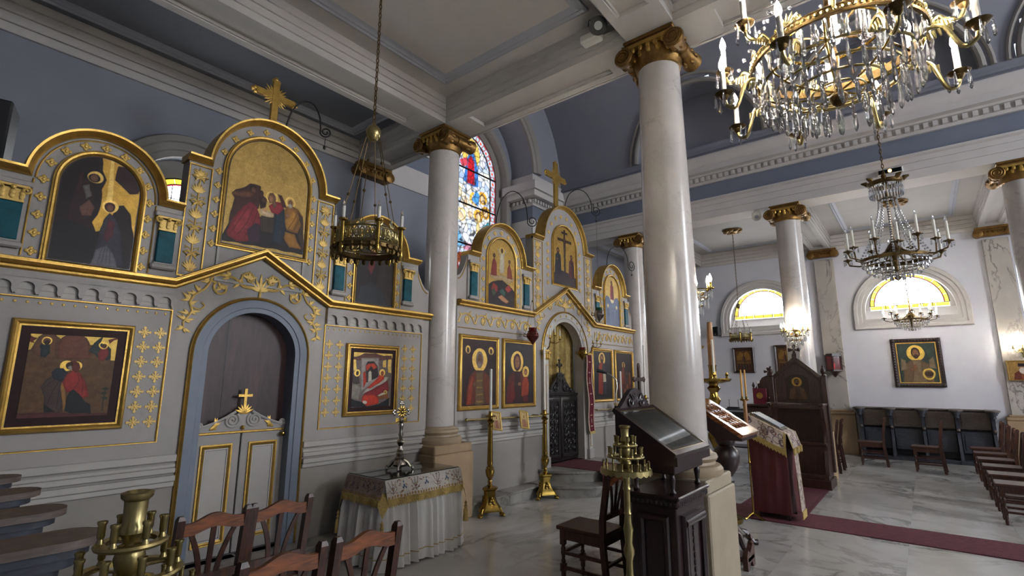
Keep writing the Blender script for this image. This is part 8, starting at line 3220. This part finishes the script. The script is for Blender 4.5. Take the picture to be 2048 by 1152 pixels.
def brass_sconce(x, y, z, label):
    r = thing('brass_sconce', label, 'sconce', (x, y, z))
    part('wall_plate', MB().lathe([(.05, 0), (.05, -.02), (.02, -.03)], 14, (0, 0, 0), 'x'), 'brass_old', r)
    part('stem', MB().lathe([(0, -.16), (.02, -.14), (.012, -.10), (.03, -.05), (.015, 0), (.02, .03)], 12, (-.09, 0, 0)), 'brass_old', r)
    for k in (-1, 0, 1):
        px, py = -.13 - (.05 if k == 0 else 0), k * .13
        ar = part('sconce_arm', MB().tube([(0, 0, 0), (-.09, 0, -.02), (px * .9, py * .6, -.05), (px, py, .02)], .008, 7).lathe([(.01, .02), (.03, .03), (.03, .036), (.012, .035), (.012, .10), (0, .10)], 12, (px, py, 0)), 'brass_old', r)
        add_flame(ar, px, py, .10, 1.0)


brass_sconce(13.97, -1.56, 2.22, 'lit three-armed brass sconce on the wall pilaster at the photo edge')


# ================================================================ things on the far wall
def wall_icon(label, pic, yc, w, z0, h, frame, ma='wood_dark', slip=True, carved=False, xw=XS):
    """picture on the south wall (faces -X)"""
    r = thing('framed_icon', label, 'icon', (xw - .02, yc, z0), -pi / 2)
    path = [(-w / 2 + frame, frame), (-w / 2 + frame, h - frame), (w / 2 - frame, h - frame), (w / 2 - frame, frame)]
    f = part('wood_frame', MB().sweep(path, [(0, -.015), (0, .02), (frame * .3, .03), (frame * .6, .045), (frame, .03), (frame, -.015)], 0, True, 'y', -1), ma, r)
    if carved:
        c = MB()
        for (a, b, n) in (((-w / 2 + frame / 2, frame / 2), (w / 2 - frame / 2, frame / 2), 14), ((-w / 2 + frame / 2, h - frame / 2), (w / 2 - frame / 2, h - frame / 2), 14), ((-w / 2 + frame / 2, frame / 2), (-w / 2 + frame / 2, h - frame / 2), 16), ((w / 2 - frame / 2, frame / 2), (w / 2 - frame / 2, h - frame / 2), 16)):
            for i in range(n + 1):
                t = i / n
                c.ball((a[0] + (b[0] - a[0]) * t, -.042, a[1] + (b[1] - a[1]) * t), frame * .26, 7, 4, (1, .5, 1))
        for sx in (-1, 1):
            for zz in (frame / 2, h - frame / 2):
                c.ball((sx * (w / 2 - frame / 2), -.045, zz), frame * .55, 10, 5, (1, .4, 1))
        part('carved_beading', c, ma, f)
    if slip:
        part('gilt_slip', MB().sweep(path, [(-.02, -.01), (-.02, .012), (0, .016), (0.002, -.01)], 0, True, 'y', -1), 'gold', r)
    part('painted_panel', panel_mesh(pic, -w / 2 + frame, w / 2 - frame, frame, h - frame, None, 'painted_panel', 'icon_paint', -.004), None, r)
    part('backing_board', MB().box(-w / 2 + .02, w / 2 - .02, -.002, .018, .02, h - .02), 'wood_dark', r)
    return r


wall_icon('large icon of a winged haloed figure in a carved black frame on the white wall', pic_forerunner(), .065, .86, 1.49, 1.04, .085, carved=True)
wall_icon('dark wooden framed icon under the first half-round window', pic_dark_feast(), 3.58, .52, 1.82, .65, .05, 'wood_throne', slip=False)
wall_icon('dark framed icon partly hidden behind the column with the sconce', pic_dark_feast(), 2.62, .46, 1.80, .70, .05, 'wood_throne', slip=False)
wall_icon('small gold icon of a bearded priest in a black hat on the edge pilaster', pic_priest(), -1.52, .44, 1.63, .39, .015, 'gold_paint', slip=False, xw=XS - .08)


def wall_lantern():
    r = thing('wall_lantern', 'dark wooden wall lantern with red glass panes on the veined pilaster', 'lantern', (13.84, 1.58, 1.72))
    n = 6
    hexa = lambda rad, o=0: [(rad * cos(2 * pi * k / n + o), rad * sin(2 * pi * k / n + o)) for k in range(n)]
    part('lantern_roof', MB().prism(hexa(.19), .46, .49, 'z').prism(hexa(.16), .49, .52, 'z'), 'wood_throne', r)
    part('lantern_floor', MB().prism(hexa(.18), .12, .15, 'z').lathe([(0, -.02), (.02, -.01), (.05, .03), (.06, .05), (.10, .09), (.15, .12)], 12), 'wood_throne', r)
    h = hexa(.165)
    for k in range(n):
        (ax, ay), (bx, by) = h[k], h[(k + 1) % n]
        part('glazing_bar', MB().tube([(ax, ay, .15), (ax, ay, .46)], .012, 6), 'wood_throne', r)
        part('red_pane', MB().add([(ax * .96, ay * .96, .15), (bx * .96, by * .96, .15), (bx * .96, by * .96, .46), (ax * .96, ay * .96, .46)], [(0, 1, 2, 3)]), 'glass_red', r, smooth=0)
    part('red_cup', MB().lathe([(.03, .16), (.045, .22), (.05, .30), (.04, .30)], 14), 'cup_red', r)
    part('wall_bracket', MB().box(.12, .22, -.05, .05, .05, .45), 'wood_throne', r)


wall_lantern()


def speaker(x, y, z, w, d, h, rz, tilt, label):
    r = thing('loudspeaker', label, 'loudspeaker', (x, y, z), rz)
    r.rotation_euler = (tilt, 0, rz)
    part('cabinet', MB().bbox(-w / 2, w / 2, -d / 2, d / 2, 0, h, .012), 'black_plastic', r)
    part('woofer', MB().lathe([(w * .36, 0), (w * .38, -.008), (w * .33, -.010), (w * .15, .02), (w * .1, .008), (0, .0)], 24, (0, -d / 2, h * .34), 'y'), 'black_grille', r)
    part('tweeter', MB().lathe([(w * .2, 0), (w * .21, -.008), (w * .16, -.008), (w * .08, .008), (0, .004)], 20, (0, -d / 2, h * .78), 'y'), 'black_grille', r)
    part('badge', MB().box(-.012, .012, -d / 2 - .004, -d / 2, h * .08, h * .08 + .024), 'white_plastic', r)
    part('bracket', MB().tube([(0, d / 2, h * .5), (0, d / 2 + .12, h * .5)], .015, 8), 'iron', r)


speaker(.18, 4.84, 3.03, .34, .26, .46, -.25, 0, 'black loudspeaker at the upper left edge above the icon screen')
speaker(13.9, 4.17, 2.80, .17, .15, .24, -pi / 2 - .3, 0, 'small black loudspeaker on the far wall beside the first window')


def floodlight(x, y, z, label, rz, s=1.0, ma='black_plastic'):
    r = thing('floodlight', label, 'spotlight', (x, y, z), rz)
    r.rotation_euler = (0, -.6, rz)
    part('housing', MB().lathe([(.03 * s, .14 * s), (.05 * s, .13 * s), (.075 * s, .05 * s), (.088 * s, 0), (.088 * s, -.012 * s), (.075 * s, -.012 * s)], 24, (0, 0, 0), 'x'), ma, r)
    part('lens', MB().lathe([(.076 * s, -.006 * s), (.04 * s, -.012 * s), (.012 * s, -.014 * s), (0, -.014 * s)], 24, (0, 0, 0), 'x'), 'screen_grey', r)
    part('yoke', MB().tube([(.05 * s, .09 * s, 0), (.1 * s, .08 * s, .05 * s), (.13 * s, 0, .08 * s), (.1 * s, -.08 * s, .05 * s), (.05 * s, -.09 * s, 0)], .006 * s, 6), ma, r)


floodlight(3.9, 2.08, 5.0, 'round black floodlight on the ceiling beam beside the near capital', pi / 5)
floodlight(3.92, 1.12, 5.03, 'round black floodlight on the beam above the near capital, top edge', pi / 5, 1.0)
floodlight(9.9, 2.10, 4.64, 'small white spotlight beside the gilded capital of the far column', .2, .9, 'white_plastic')
o = thing('junction_box', 'white cable box on the beam beside the round floodlight', 'box', (4.05, 2.24, 4.97))
part('box_body', MB().bbox(-.06, .06, -.11, .11, 0, .10, .02), 'white_plastic', o)

e = thing('emergency_light', 'emergency light with an orange glow on the white architrave', 'emergency light', (9.78, .05, 4.90))
part('light_body', MB().bbox(-.03, .03, -.17, .17, 0, .09, .01), 'white_plastic', e)
part('light_cover', MB().bbox(-.035, -.03, -.15, .15, .01, .08, .002), 'glass_pane', e)
part('orange_lamp', MB().ball((-.04, 0, .045), .026, 10, 6), 'lamp_orange', e)
